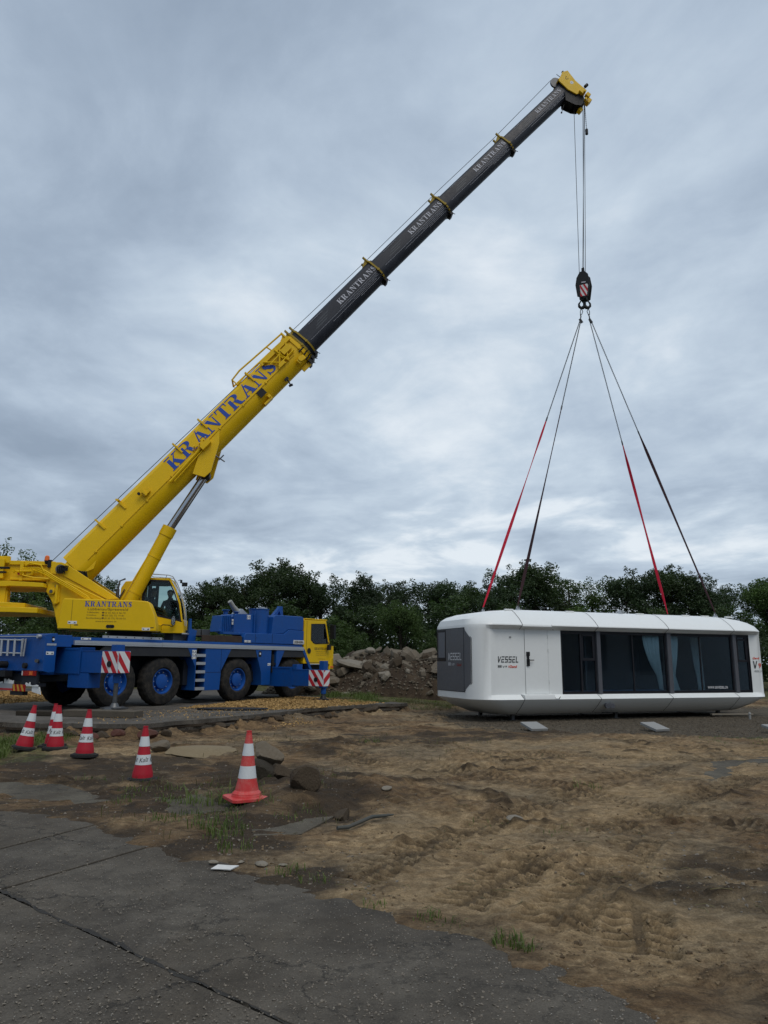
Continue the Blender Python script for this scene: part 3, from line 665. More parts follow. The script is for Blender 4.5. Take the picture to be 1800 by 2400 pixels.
b = K().box(-2.25, -2.2, 1.15, 2.5, .56, .68); b.k = 1; b.box(-2.256, -2.2, 1.15, 2.5, .515, .56); b.k = 2; b.box(-2.24, -2.1, .7, 1.25, .40, .495)
part('underrun_bar', b, ['silver', 'red', 'black'])
b = K()
for y in (.86, 1.20, 1.50, 1.80, 2.1): b.cyl((-2.27, y, 1.37), (-2.27, y + .02, 1.80), .032, n=8)
b.cyl((-2.25, .8, 1.76), (-2.25, 2.4, 1.80), .022, n=8).cyl((-2.25, .8, 1.43), (-2.25, 2.4, 1.46), .022, n=8)
b.cyl((-2.28, .76, 1.36), (-2.28, .72, 1.80), .02, n=8).cyl((-2.3, .84, 1.36), (-2.3, .80, 1.80), .02, n=8)
part('ladder', b, 'silver')
b = K().cyl((-2.26, .3, 1.85), (-2.26, 2.4, 1.87), .012, n=8).cyl((-2.2, .23, 1.85), (-2.29, .23, 1.85), .05, n=16)
part('rear_light_bar', b, 'silver')
part('tow_pipe', K().cyl((-2.2, .24, 1.25), (-2.32, .12, 1.25), .045), 'steel')
b = K().cyl((-2.2, 1.6, 1.15), (-2.42, 1.6, 1.15), .09).box(-2.4, -2.2, 1.3, 1.9, .85, 1.0).cyl((-2.2, .72, 1.13), (-2.28, .72, 1.13), .07)
b.tube([(-2.2, 1.9, 1.0), (-2.4, 1.95, .85), (-2.35, 2.1, .7), (-2.2, 2.2, .8)], .02)
part('tow_coupling', b, 'black')
b = K()
for y0, w_, z0, h_ in ((1.15, .42, .68, .13), (1.62, .3, .68, .05), (.08, .5, .64, .04), (.42, .2, .66, .07)):
    ps = [(y0 + w_ * i / 7, z0 + h_ * (.35 + .65 * rnd.random())) for i in range(8)]
    b.prism([(y0, z0 - .01), *ps, (y0 + w_, z0 - .01)], -2.24, -2.225, 'x')
b.prism([(.05, .62), (.36, .63), (.36, .50), (-.02, .44)], -2.215, -2.2, 'x')
part('torn_sheeting', b, 'white')
b = K().box(-2.03, -1.97, -.01, .0, 1.72, 1.85); b.k = 1; b.cyl((-2.0, -.01, 1.78), (-2.0, -.03, 1.78), .028, n=10)
part('marker_lamp', b, ['black', 'white'])
part('marker_strip', K().box(-2.16, -1.9, -.006, .0, 1.63, 1.68), 'silver')
# --- outriggers
def chevrons(mb, y0, y1, z0, z1, x, sgn, n=4):
    """slanted red bands on a white plate lying in the plane x"""
    mb.k = 0; mb.box(x - .012, x, y0, y1, z0, z1); mb.k = 1
    H = z1 - z0; W = y1 - y0; st = W * .5
    for i in range(-4, 8):
        a = y0 + i * st
        poly = [(a, z0), (a + st * .5, z0), (a + st * .5 + sgn * H * .75, z1), (a + sgn * H * .75, z1)]
        for A_, B_, C_ in ((1, 0, y0), (-1, 0, -y1)): poly = clip(poly, A_, B_, C_) if poly else poly
        if len(poly) > 2: mb.prism(poly, x - .0145, x - .012, 'x')
def outrigger(x0, x1, zt, zb, side, y_a, y_b, jy, pz, rear_style):
    f = (lambda y: y) if side > 0 else (lambda y: 2.55 - y)
    def bx(mb, xa, xb, ya, yb, za, zb_): ya, yb = f(ya), f(yb); mb.box(xa, xb, min(ya, yb), max(ya, yb), za, zb_); return mb
    b = bx(K(), x0, x1, .5, y_a, zb - .02, zt + .03)
    bx(b, x0 - .006, x1 + .006, y_a + .03, y_a - .0, zb - .03, zt + .04); bx(b, x0 - .012, x0 - .006, .3, y_a + .05, zt - .02, zt + .03)
    o = part('outrigger', b, 'blue', bevel=.008)
    b = bx(K(), x0 + .03, x1 - .03, y_a, y_b, zb + .01, zt - .05)
    bx(b, x0 + .02, x1 - .02, y_a - .02, y_b, zt - .06, zt - .045)
    if not rear_style: bx(b, x0 + .02, x1 - .05, y_a - .02, y_a - .20, zt - .045, zt + .12)
    part('outrigger_beam', b, 'blue', parent=o, bevel=.006)
    b = bx(K(), x0 + .05, x1 - .10, jy + .09, jy - .10, zb - .04, zt + (.24 if not rear_style else .10))
    part('jack_housing', b, 'blue', parent=o, bevel=.01)
    b = K()
    if side > 0:
        chevrons(b, y_b + .005, y_b + .60, zb + .02, zt - .06, x0 + .03, 1)
        b.k = 2; b.cyl((x0 + .018, y_b + .30, zb + .23), (x0 - .005, y_b + .30, zb + .23), .075, n=16)
        part('warning_plate', b, ['white', 'red', 'black'], parent=o)
        b = K(); xa, xb_ = x0 + .035, x1 - .035; za, zc = zb + .02, zt - .06; b.box(xa, xb_, y_b - .012, y_b, za, zc); b.k = 1
        for q in ([(0, 0), (.35, 0), (1, .55), (1, .95)] if rear_style else [(0, .45), (0, .05), (1, .55), (1, .95)], [(0, .55), (.0, .95), (.1, 1), (.55, 1)] if rear_style else [(.0, 1), (.0, .85), (.3, 1), (.2, 1)], [(.75, 0), (1, 0), (1, .2)]):
            b.prism([(xa + (1 - u if rear_style else u) * (xb_ - xa), za + v * (zc - za)) for u, v in q], y_b - .0145, y_b - .012)
        part('warning_plate', b, ['white', 'red'], parent=o)
    xm = (x0 + x1) / 2; yj = f(jy)
    b = K().cyl((xm, yj, pz + .1), (xm, yj, zb + .3), .055); b.k = 1; b.cyl((xm, yj, zb - .22), (xm, yj, zb), .085)
    part('jack_cylinder', b, ['steel', 'blue'], parent=o)
    b = K().cyl((xm, yj, pz + .05), (xm, yj, pz + .14), .12, .07).cyl((xm, yj, pz), (xm, yj, pz + .05), .27, .25, n=8).box(xm - .2, xm + .2, yj - .27, yj + .27, pz + .01, pz + .04)
    part('foot_plate', b, 'steel' if rear_style else 'black', parent=o)
    return o
outrigger(-1.6, -1.2, 1.55, .96, 1, -.60, -2.03, -1.80, .13, True)
outrigger(6.3, 6.68, 1.06, .47, 1, -.84, -2.17, -2.06, .04, False)
outrigger(-1.6, -1.2, 1.55, .96, -1, -.60, -2.03, -1.80, .04, True)
outrigger(6.3, 6.68, 1.06, .47, -1, -.87, -2.38, -2.24, .04, False)
part('locker_box', K().box(-1.58, -1.22, -.94, -.13, .60, .955), 'blue', bevel=.008)
# --- engine housing and tanks
b = K().prism([(4.84, 1.865), (7.93, 1.865), (7.93, 2.36), (7.1, 2.37), (6.85, 2.22), (4.93, 2.18), (4.84, 2.05)], .0, .6)
part('engine_cover', b, 'blue', bevel=.02)
b = K().prism([(6.22, 2.19), (6.85, 2.225), (7.1, 2.375), (7.94, 2.365), (7.94, 2.84), (7.85, 2.875), (6.42, 2.86), (6.30, 2.78)], .03, 1.7)
part('engine_cover', b, 'blue', bevel=.03)
b = K().box(5.375, 5.385, -.004, .0, 1.88, 2.17).box(6.225, 6.235, -.004, .0, 1.88, 2.2).box(5.42, 5.46, -.006, .0, 2.03, 2.045)
part('cover_seam', b, 'black')
part('air_filter', K().cyl((6.05, .5, 2.18), (6.05, .5, 3.02), .34, n=32).cyl((6.05, .5, 3.02), (6.05, .5, 3.05), .36, n=32), 'blue')
part('filter_cap', K().cyl((6.2, .5, 3.05), (6.2, .5, 3.13), .10, n=16).box(6.1, 6.35, .4, .6, 3.05, 3.1), 'silver')
b = K()
b.prism([(4.0, 2.2), (4.1, 2.72), (4.52, 2.76), (4.52, 2.2)], .30, .75)
for i in range(5): b.box(4.14 + i * .08, 4.165 + i * .08, .26, .30, 2.22, 2.72)
part('radiator', b, 'blue', bevel=.01)
b = K().prism([(4.55, 2.19), (4.6, 2.70), (4.75, 2.80), (5.62, 2.84), (5.62, 2.19)], .3, 1.0)
b.box(4.60, 4.64, .26, .3, 2.22, 2.80).box(5.56, 5.60, .24, .3, 2.2, 2.95).box(4.05, 5.6, .15, .4, 2.12, 2.20).cyl((4.45, .5, 2.78), (4.45, .5, 2.90), .08).cyl((4.45, .5, 2.90), (4.45, .5, 2.93), .13)
b.cyl((4.95, .5, 2.8), (4.95, .5, 2.87), .06).cyl((4.95, .5, 2.87), (4.95, .5, 2.9), .1)
part('hydraulic_tank', b, 'blue', bevel=.01)
b = K().tube([(5.45, .75, 2.78), (5.22, .75, 2.90), (5.05, .75, 3.06), (4.86, .75, 3.25)], [.12, .12, .085, .075], 14)
part('exhaust_pipe', b, 'exhaust')
part('exhaust_shield', K().prism([(5.12, 2.84), (5.28, 3.02), (5.36, 3.02), (5.62, 2.86)], .62, .9), 'silver')
b = K().prism([(6.78, 2.87), (7.10, 3.16), (7.12, 3.22), (7.30, 3.22), (7.30, 3.16), (7.34, 2.87), (7.22, 2.87), (7.12, 3.05), (7.0, 2.87)], .5, .62)
part('boom_rest', b, 'blue', bevel=.008)
part('sound_panel', K().box(3.05, 3.62, .05, .09, 1.865, 2.06).box(3.63, 4.80, .05, .09, 1.865, 2.075).box(3.05, 4.8, .09, 1.0, 2.03, 2.05), 'brownbox', bevel=.01)
part('checker_plate_box', K().box(2.3, 2.95, .5, .9, 1.86, 2.2).box(3.05, 3.5, .6, 1.3, 2.06, 2.25).box(3.55, 3.9, .6, 1.3, 2.08, 2.26), 'steel', bevel=.01)
part('carrier_bracket', K().prism([(2.75, 1.87), (2.80, 2.55), (2.86, 2.55), (2.88, 2.25), (3.1, 2.2), (3.05, 1.87)], .35, .42), 'blue', bevel=.006)
# --- carrier cab
cabp = [(7.97, 1.2), (7.97, 2.74), (8.1, 2.79), (9.2, 2.80), (9.32, 2.74), (9.62, 1.9), (9.72, 1.85), (9.75, 1.1), (9.65, .98), (9.45, 1.18)]
def shell_cab(mb):
    # outer side skins with a window opening, solid ends
    o_ = [(7.97, 1.2), (7.97, 2.76), (9.27, 2.79), (9.52, 2.0), (9.70, 1.86), (9.72, 1.15), (9.45, 1.18)]
    w = [(8.38, 2.05), (8.38, 2.62), (9.20, 2.66), (9.40, 1.98), (8.62, 1.95), (8.52, 1.98)]
    for y in (.02, 2.46):
        mb.prism([(7.97, 1.2), (7.97, 2.76), (8.38, 2.77), (8.38, 1.2)], y, y + .05)
        mb.prism([(8.38, 2.62), (8.38, 2.77), (9.27, 2.79), (9.20, 2.66)], y, y + .05)
        mb.prism([(8.38, 1.2), (8.38, 2.05), (8.52, 1.95), (8.62, 1.92), (9.40, 1.95), (9.72, 1.84), (9.72, 1.15), (9.45, 1.18)], y, y + .05)
        mb.prism([(9.20, 2.66), (9.27, 2.79), (9.52, 2.0), (9.55, 1.92), (9.42, 1.95)], y, y + .05)
    mb.box(7.97, 8.02, .07, 2.46, 1.2, 2.76).box(7.97, 9.27, .07, 2.46, 2.74, 2.785)
    mb.box(9.62, 9.75, .0, 2.53, 1.0, 1.86).box(7.97, 9.7, .07, 2.46, 1.2, 1.25).box(9.5, 9.66, .07, 2.46, 1.7, 1.9)
    mb.prism([(9.50, .96), (9.75, 1.08), (9.75, 1.4), (9.6, 1.4)], .0, .4)
    return mb
cab = part('carrier_cab', shell_cab(K()), 'yellow', bevel=.012)
b = K().prism([(8.05, 2.79), (9.35, 2.80), (9.36, 2.84), (8.05, 2.83)], .03, 2.5)
part('cab_roof', b, 'yellow', parent=cab, bevel=.01)
def ringframe(mb, o_, sc, y0, y1):
    cx = sum(p[0] for p in o_) / len(o_); cz = sum(p[1] for p in o_) / len(o_)
    i_ = [(cx + (x - cx) * sc, cz + (z - cz) * sc) for x, z in o_]; n = len(o_)
    for k in range(n): mb.prism([o_[k], o_[(k + 1) % n], i_[(k + 1) % n], i_[k]], y0, y1)
    return i_
win = [(8.37, 2.06), (8.37, 2.64), (9.21, 2.68), (9.42, 1.94), (8.66, 1.91), (8.52, 1.94)]
b = K(); inn = ringframe(b, win, .90, .008, .03); wf = part('door_window', b, 'frame', parent=cab)
b = K().prism(inn, .022, .026); part('window_pane', b, 'glass_cab', parent=cab)
b = K().prism(inn, 2.48, 2.484); part('window_pane', b, 'glass_cab', parent=cab)
b = K().box(8.12, 8.128, .015, .02, 1.25, 2.74); b.box(8.2, 9.4, .015, .02, 1.235, 1.25); part('door_seam', b, 'black', parent=cab)
part('door_handle', K().cyl((8.27, .02, 1.66), (8.27, -.0, 1.66), .10, n=20), 'black', parent=cab)
part('sill_strip', K().box(8.2, 9.42, .0, .02, 1.16, 1.20), 'silver', parent=cab)
part('cab_underside', K().prism([(8.1, .75), (8.0, 1.2), (9.45, 1.17), (9.5, .95), (9.4, .7)], .25, 2.3), 'chassis', parent=cab)
b = K().cyl((8.85, .3, 1.98), (8.85, .75, 1.98), .2, .22, n=14); part('hi_vis_jacket', b, 'hivis', parent=cab)
b = K().box(8.6, 8.85, .5, 1.0, 1.85, 2.6).box(8.9, 9.05, 1.4, 1.7, 2.1, 2.45); part('driver_seat', b, 'interior', parent=cab, bevel=.05)
b = K().tube([(9.25, -.02, 2.62), (9.45, -.12, 2.66), (9.55, -.16, 2.6)], .014).box(9.47, 9.58, -.22, -.02, 2.12, 2.64)
b.tube([(9.42, -.0, 2.0), (9.40, -.06, 1.92), (9.36, -.08, 1.85)], .015).box(9.26, 9.42, -.13, -.05, 1.70, 1.90).tube([(9.62, -.02, 1.85), (9.62, -.06, 2.3), (9.56, -.1, 2.6)], .012)
part('mirrors', b, 'black', parent=cab, bevel=.02)
part('sun_visor', K().box(8.55, 9.2, .05, .5, 2.55, 2.62), 'black', parent=cab)
part('indicator', K().box(9.56, 9.74, -.012, .0, 1.05, 1.11), 'orange', parent=cab)
# stickers and lettering on the carrier
def kf(x0, x1, z0, z1, y=-.018): return lambda a, b_, k: (x0 + a * (x1 - x0), y - k, z0 + b_ * (z1 - z0))
b = K(); stick = [(-1.55, -1.33, 1.56 - .0, 1.64)]
def sticker(mb, x0, x1, z0, z1, y):
    mb.k = 0; mb.box(x0, x1, y - .003, y, z0, z1); mb.k = 1; w = x1 - x0; h = z1 - z0
    mb.prism([(x1 - w * .35, z0 + h * .2), (x1 - w * .08, z0 + h * .2), (x1 - w * .21, z0 + h * .75)], y - .0045, y - .003)
    mb.prism([(x0 + w * .08, z0 + h * .75), (x0 + w * .36, z0 + h * .45), (x0 + w * .1, z0 + h * .2)], y - .0045, y - .003)
sticker(b, -.06, .12, 1.43, 1.53, -.056)
for z in (1.52, 1.43, 1.33): sticker(b, 2.62, 2.79, z, z + .075, -.012)
sticker(b, 6.02, 6.17, 1.13, 1.21, -.012); sticker(b, -2.16, -1.95, 1.40, 1.48, -.001)
sticker(b, 4.86, 5.0, 1.88, 1.95, -.001); sticker(b, 5.02, 5.16, 1.88, 1.95, -.001); sticker(b, -1.2, -.9, 1.80, 1.85, .02)
for z in (2.45, 2.55): sticker(b, 4.50, 4.58, z, z + .07, .255)
for z in (2.66, 2.74): sticker(b, 5.25, 5.42, z, z + .06, .298)
part('warning_stickers', b, ['white', 'inklet'])
b = K().box(7.35, 7.94, -.012, .0, 1.885, 2.02); b.k = 1
sans(b, 'LIEBHERR', kf(7.38, 7.92, 1.91, 1.995, -.014), bold=.035)
part('maker_badge', b, ['white', 'inklet'])
b = serif(K(), 'KRANTRANS', kf(8.60, 9.42, 1.70, 1.79, .016)); part('door_lettering', b, 'inklet', parent=cab, smooth=0, fix=False)
b = K(); sans(b, 'Lübbenau/Spreewald', kf(8.66, 9.36, 1.62, 1.66, .016)); sans(b, 'Lübbenau  (0 35 42) 4 36-70', kf(8.70, 9.3, 1.55, 1.58, .016)); sans(b, 'Cottbus  (03 55) 72 19 81', kf(8.70, 9.3, 1.49, 1.52, .016)); sans(b, 'www.krantrans.de', kf(8.82, 9.25, 1.36, 1.39, .016))
part('small_lettering', b, 'brownlet', parent=cab, smooth=0, fix=False)

# ---------------------------------------------------------------- upper works
T0 = Vector((-7.56, 22.23, 0)); SA_ = R(7.3)
_k = Matrix.Rotation(KA, 4, 'Z'); _t = KM @ Vector((1.3, 1.27, 0)); T0 = Vector((_t.x, _t.y, 0))
SA_ = math.atan2(24.1 - T0.y, 6.9 - T0.x); SM = frame_m(T0, SA_)
def S(): return MB(SM)
part('slewing_ring', S().cyl((0, 0, 2.16), (0, 0, 2.42), .62, n=40).cyl((0, 0, 2.1), (0, 0, 2.17), .72, n=40), 'chassis')
b = S().box(-1.7, .9, -.75, .75, 2.42, 2.62); part('slewing_platform', b, 'yellow', bevel=.02)
b = S().prism([(-1.72, 2.43), (.96, 2.385), (.965, 2.5), (.89, 2.84), (.74, 3.17), (.68, 3.225), (.5, 3.245), (-1.60, 3.275), (-1.64, 3.20)], -1.25, -.72)
side = part('engine_hood', b, 'yellow', bevel=.025)
b = S()
sticker(b, -1.44, -1.2, 2.565, 2.645, -1.2505); sticker(b, .58, .80, 2.41, 2.485, -1.2505)
b.k = 1; b.box(-1.26, -1.16, -1.253, -1.2505, 2.525, 2.55); b.box(.81, .9, -1.253, -1.2505, 2.475, 2.5)
part('hood_stickers', b, ['white', 'inklet'], parent=side)
b = S().cyl((-.36, -1.2505, 2.51), (-.36, -1.262, 2.51), .045, n=14).cyl((-.22, -1.2505, 2.51), (-.22, -1.262, 2.51), .045, n=14).box(-.36, -.22, -1.262, -1.2505, 2.467, 2.553)
part('hood_handle', b, 'black', parent=side)
part('hood_seam', S().box(-1.36, -1.352, -1.253, -1.2505, 2.45, 3.24), 'seam', parent=side)
def sf(x0, x1, z0, z1, y=-1.254): return lambda a, b_, k: (x0 + a * (x1 - x0), y - k, z0 + b_ * (z1 - z0))
b = serif(S(), 'KRANTRANS', sf(-1.02, .26, 3.06, 3.205)); part('hood_lettering', b, 'navy', parent=side, smooth=0, fix=False)
b = S(); sans(b, 'Lübbenau/Spreewald', sf(-.93, .16, 2.955, 3.025)); sans(b, 'Lübbenau', sf(-.94, -.62, 2.875, 2.92)); sans(b, '(0 35 42) 4 36-70', sf(-.46, .10, 2.865, 2.91))
sans(b, 'Cottbus', sf(-.95, -.69, 2.80, 2.842)); sans(b, '(03 55) 72 19 81', sf(-.46, .06, 2.79, 2.835)); sans(b, 'Senftenberg', sf(-.96, -.56, 2.715, 2.76)); sans(b, '(0 35 73) 70 60-56', sf(-.46, .12, 2.71, 2.755)); sans(b, 'www.krantrans.de', sf(-.70, -.13, 2.63, 2.67))
for z in (2.89, 2.815, 2.735): b.prism([(-.53, z - .02), (-.49, z - .02), (-.475, z + .01), (-.49, z + .025), (-.53, z + .025), (-.545, z + .01)], -1.2555, -1.254)
part('hood_small_lettering', b, 'brownlet', parent=side, smooth=0, fix=False)
# side frames carrying the boom pivot
fr = [(-1.86, 2.43), (-2.02, 3.0), (-2.22, 3.52), (-2.30, 3.75), (-2.34, 4.28), (-2.24, 4.36), (-1.95, 4.35), (-1.78, 4.28), (-.28, 3.34), (-.1, 3.2), (-.1, 2.6), (-1.5, 2.43)]
for y in (-.66, .60):
    b = S().prism(fr, y, y + .06)
    # raised flange along the sloping arm
    b.prism([(-2.25, 4.36), (-1.92, 4.36), (-1.76, 4.30), (-.24, 3.33), (-.55, 3.30), (-1.86, 3.98), (-2.2, 4.02)], y - .035, y + .095)
    part('side_frame', b, 'yellow', bevel=.012)
part('pivot_pin', S().cyl((-1.93, -.74, 4.16), (-1.93, .74, 4.16), .13, n=24), 'steel')
b = S()
for k in range(5): b.tube([(-2.0 + .05 * k, -.75, 4.02 + .0 * k), (-1.98 + .05 * k, -.80, 4.2), (-1.86 + .04 * k, -.80, 4.25), (-1.80 + .02 * k, -.78, 4.1)], .017)
part('hose_loops', b, 'black')
b = S().box(-1.52, -1.3, -.58, .5, 3.9, 4.1).cyl((-1.45, -.6, 3.98), (-1.45, .55, 3.98), .16, n=20)
for k in range(4): b.tube([(-1.6 + .05 * k, -.5, 3.85), (-1.55 + .06 * k, -.55, 4.08), (-1.4 + .05 * k, -.55, 4.12), (-1.28 + .02 * k, -.5, 3.95)], .02)
part('hose_drum', b, 'black')
b = S()
for k, dy in enumerate((0, .05, .1)):
    b.tube([(-3.0, -.70 - dy, 4.16 - .05 * k), (-2.55, -.76, 4.18 - .05 * k), (-2.3, -.80, 4.08 - .05 * k), (-2.0, -.80, 3.90 - .05 * k), (-1.5, -.80, 3.62 - .045 * k), (-1.1, -.80, 3.38 - .04 * k), (-1.0, -.78, 3.27)], .024)
b.tube([(-1.75, -.78, 3.8), (-1.0, -.78, 3.45), (-.6, -.78, 3.27)], .02)
b.tube([(-2.9, -.72, 4.22), (-2.75, -.8, 4.30), (-2.45, -.8, 4.25), (-2.35, -.8, 4.05)], .024).tube([(-2.9, -.74, 4.1), (-2.92, -.8, 3.95), (-2.6, -.82, 3.88), (-2.2, -.8, 3.86)], .022)
part('hydraulic_hoses', b, 'yellow')
b = S().box(-4.6, -2.15, -.62, .62, 3.80, 4.34).box(-4.6, -2.1, -.68, -.60, 4.26, 4.38).box(-3.3, -2.2, -.70, -.62, 3.82, 3.90).box(-3.05, -2.95, -.72, -.62, 3.8, 4.36)
b.box(-4.6, -3.35, -.72, -.6, 4.3, 4.5)
part('rear_frame_beam', b, 'yellow', bevel=.012)
b = S().cyl((-3.7, -.78, 4.1), (-3.7, .5, 4.1), .22, n=24).box(-4.0, -3.45, -.82, -.74, 3.85, 4.4); b.k = 1; b.box(-3.72, -3.3, -.84, -.74, 4.12, 4.18).box(-3.62, -3.38, -.84, -.74, 4.0, 4.05)
part('hoist_winch', b, ['yellow', 'black'], bevel=.006)
b = S()
for i in range(9):
    x = -3.2 + i * .1; b.cyl((x, -.73, 4.02 + .05 * math.sin(i * 2.1)), (x + .07, -.77, 4.08 - .04 * math.sin(i)), .022 + .01 * (i % 3), n=8)
b.box(-2.62, -2.5, -.76, -.7, 4.02, 4.12).box(-2.85, -2.7, -.75, -.7, 3.96, 4.06)
part('valve_block', b, 'yellow')
b = S().cyl((-3.05, -.73, 4.0), (-3.05, -.75, 4.0), .04).box(-2.95, -2.9, -.77, -.73, 4.07, 4.12)
part('valve_caps', b, 'redlens')
b = S().prism([(-4.6, 3.62), (-4.6, 3.74), (-3.2, 3.76), (-2.28, 3.72), (-2.25, 3.60), (-3.2, 3.62), (-3.3, 3.60)], -1.0, .9); part('support_plate', b, 'yellow', bevel=.01)
b = S().prism([(-2.26, 3.50), (-2.22, 3.72), (-1.9, 3.86), (-1.88, 3.2), (-2.0, 3.1)], -.72, -.66).cyl((-2.1, -.72, 3.5), (-2.1, -.8, 3.5), .09).box(-2.0, -1.93, -.78, -.7, 3.15, 3.7); part('lifting_lug', b, 'yellow', bevel=.01)
b = S().cyl((-2.1, -.8, 3.5), (-2.1, -.83, 3.5), .045).cyl((-1.98, -.72, 3.66), (-1.98, -.74, 3.66), .05); part('lug_pin', b, 'steel')
# counterweight blocks hanging at the rear
b = S().box(-3.95, -3.3, -.9, -.55, 3.1, 3.62); b.box(-3.32, -3.26, -.86, -.6, 3.1, 3.5)
part('counterweight_post', b, 'yellow', bevel=.015)
b = S().prism([(-4.8, -1.25), (-3.1, -1.25), (-2.72, -.95), (-2.72, 1.0), (-4.8, 1.2)], 3.02, 3.14, 'z'); cwt = part('counterweight', b, 'yellow', bevel=.02)
b = S().prism([(-4.8, -1.3), (-2.95, -1.3), (-2.35, -1.02), (-2.35, 1.0), (-4.8, 1.2)], 2.86, 3.015, 'z'); part('counterweight', b, 'yellow', bevel=.02)
part('beacon', S().cyl((-2.34, -.66, 4.52), (-2.34, -.66, 4.40), .062, .075, n=18).cyl((-2.34, -.66, 4.52), (-2.34, -.66, 4.55), .062, .03, n=18), 'orange')
part('beacon_mount', S().cyl((-2.34, -.66, 4.30), (-2.34, -.66, 4.40), .045, .07, n=14).box(-2.30, -2.2, -.72, -.6, 4.2, 4.42), 'black')
# lift cylinder
p0 = Vector((-.16, 0, 3.05)); p1 = Vector((.96, 0, 5.58)); p2 = Vector((1.94, 0, 7.30)); dd = (p1 - p0).normalized()
b = S().cyl(p0 - dd * .35, p1, .205, n=32).cyl(p1 - dd * .28, p1 + dd * .02, .222, n=32).cyl(p0 + dd * .55, p0 + dd * .60, .215, n=32).cyl(p0 + dd * 1.75, p0 + dd * 1.79, .215, n=32)
b.tube([p0 + Vector((-.16, -.14, .2)), p1 + Vector((-.17, -.12, -.1))], .022)
cyl_ = part('lift_cylinder', b, 'yellow')
part('piston_rod', S().cyl(p1 - dd * .1, p2, .125, n=32), 'chrome', parent=cyl_)
b = S().cyl(p2 + Vector((0, -.2, 0)), p2 + Vector((0, .2, 0)), .16, n=24); b.k = 1; b.cyl(p2 + Vector((0, -.24, 0)), p2 + Vector((0, .24, 0)), .085, n=20)
part('rod_eye', b, ['black', 'yellow'], parent=cyl_)
part('oil_tank', S().prism([(-.46, 2.62), (-.42, 3.75), (-.3, 3.95), (.16, 3.98), (.16, 2.62)], .32, 1.0), 'yellow', bevel=.03)
part('tank_pipework', S().tube([(-.45, .3, 2.9), (-.52, .3, 3.5), (-.46, .3, 3.95), (-.3, .3, 4.02)], .028).cyl((-.5, .3, 3.4), (-.5, .3, 3.7), .05).tube([(-.38, .3, 2.9), (-.45, .28, 3.4), (-.3, .28, 3.7)], .02), 'steel')
# ---- operator cab (far side of the boom)
CY0, CY1 = .16, 1.02
co = [(.16, 2.39), (.16, 4.06), (1.05, 4.05), (1.25, 3.72), (1.40, 3.30), (1.50, 2.75), (1.54, 2.39)]
lw = [(.24, 2.97), (.27, 3.97), (1.02, 3.96), (1.20, 3.62), (1.34, 3.20), (1.43, 2.77)]
b = S()
for y in (CY0, CY1 - .04):
    b.prism([(.16, 2.39), (.16, 4.06), (.25, 4.06), (.24, 2.39)], y, y + .04)
    b.prism([(.25, 4.0), (.25, 4.06), (1.05, 4.05), (1.02, 3.98)], y, y + .04)
    b.prism([(1.02, 3.98), (1.05, 4.05), (1.25, 3.72), (1.40, 3.30), (1.50, 2.75), (1.45, 2.75), (1.35, 3.28), (1.20, 3.68)], y, y + .04)
    b.prism([(.24, 2.39), (.24, 3.02), (.6, 2.97), (1.45, 2.72), (1.50, 2.75), (1.54, 2.39)], y, y + .04)
b.box(.16, 1.05, CY0 + .04, CY1 - .04, 4.0, 4.05).box(.16, 1.54, CY0 + .04, CY1 - .04, 2.39, 2.45).box(.16, .20, CY0 + .04, CY1 - .04, 2.45, 3.1)
b.box(1.48, 1.54, CY0 + .04, CY1 - .04, 2.45, 2.8)
oc = part('operator_cab', b, 'yellow', bevel=.012)
b = S(); inn2 = ringframe(b, [(.25, 2.98), (.26, 4.0), (1.02, 3.98), (1.20, 3.66), (1.35, 3.27), (1.45, 2.74)], .90, CY0 - .006, CY0 + .02)
b.box(.26, 1.0, CY0 + .02, CY0 + .05, 3.80, 3.97)
ringframe(b, [(.25, 2.98), (.26, 4.0), (1.02, 3.98), (1.20, 3.66), (1.35, 3.27), (1.45, 2.74)], .82, CY1 - .02, CY1 + .006)
b.box(.50, .60, CY1 - .06, CY1 - .02, 2.9, 3.98)
part('cab_window_frame', b, 'frame', parent=oc)
part('cab_side_glass', S().prism(inn2, CY0 + .004, CY0 + .008), 'glass_cab', parent=oc)
part('cab_front_glass', S().loft([[(1.06, CY0 + .05, 4.0), (1.25, CY0 + .05, 3.70), (1.39, CY0 + .05, 3.30), (1.49, CY0 + .05, 2.78)], [(1.06, CY1 - .05, 4.0), (1.25, CY1 - .05, 3.70), (1.39, CY1 - .05, 3.30), (1.49, CY1 - .05, 2.78)]], caps=False, closed=False), 'glass_cab', parent=oc)
b = S().tube([(.3, CY0 - .04, 4.17), (1.0, CY0 - .04, 4.14), (1.13, CY0 - .04, 4.10), (1.28, CY0 - .04, 3.88), (1.45, CY0 - .04, 3.50), (1.58, CY0 - .04, 3.05), (1.61, CY0 - .04, 2.60)], .014)
b.tube([(1.14, CY0 - .04, 4.08), (1.40, CY0 - .04, 3.55), (1.53, CY0 - .04, 3.05), (1.57, CY0 - .04, 2.62)], .010).tube([(1.52, CY0, 2.78), (1.62, CY0 - .04, 2.72)], .010).tube([(.92, CY0 - .02, 4.05), (.95, CY0 - .04, 4.14)], .01).tube([(.4, CY0 - .04, 4.17), (.4, CY1, 4.17), (1.05, CY1, 4.14)], .012)
part('cab_handrail', b, 'silver', parent=oc)
part('cab_step', S().box(1.50, 1.66, CY0 - .05, CY0 + .35, 2.36, 2.40), 'silver', parent=oc)
b = S().tube([(1.30, CY0, 3.98), (1.36, CY0 - .05, 4.0), (1.42, CY0 - .05, 3.94)], .013).box(1.42, 1.58, CY0 - .1, CY0 - .02, 3.80, 3.92).box(1.36, 1.42, CY0 - .08, CY0 - .02, 3.9, 4.0)
part('work_light', b, 'black', parent=oc, bevel=.02)
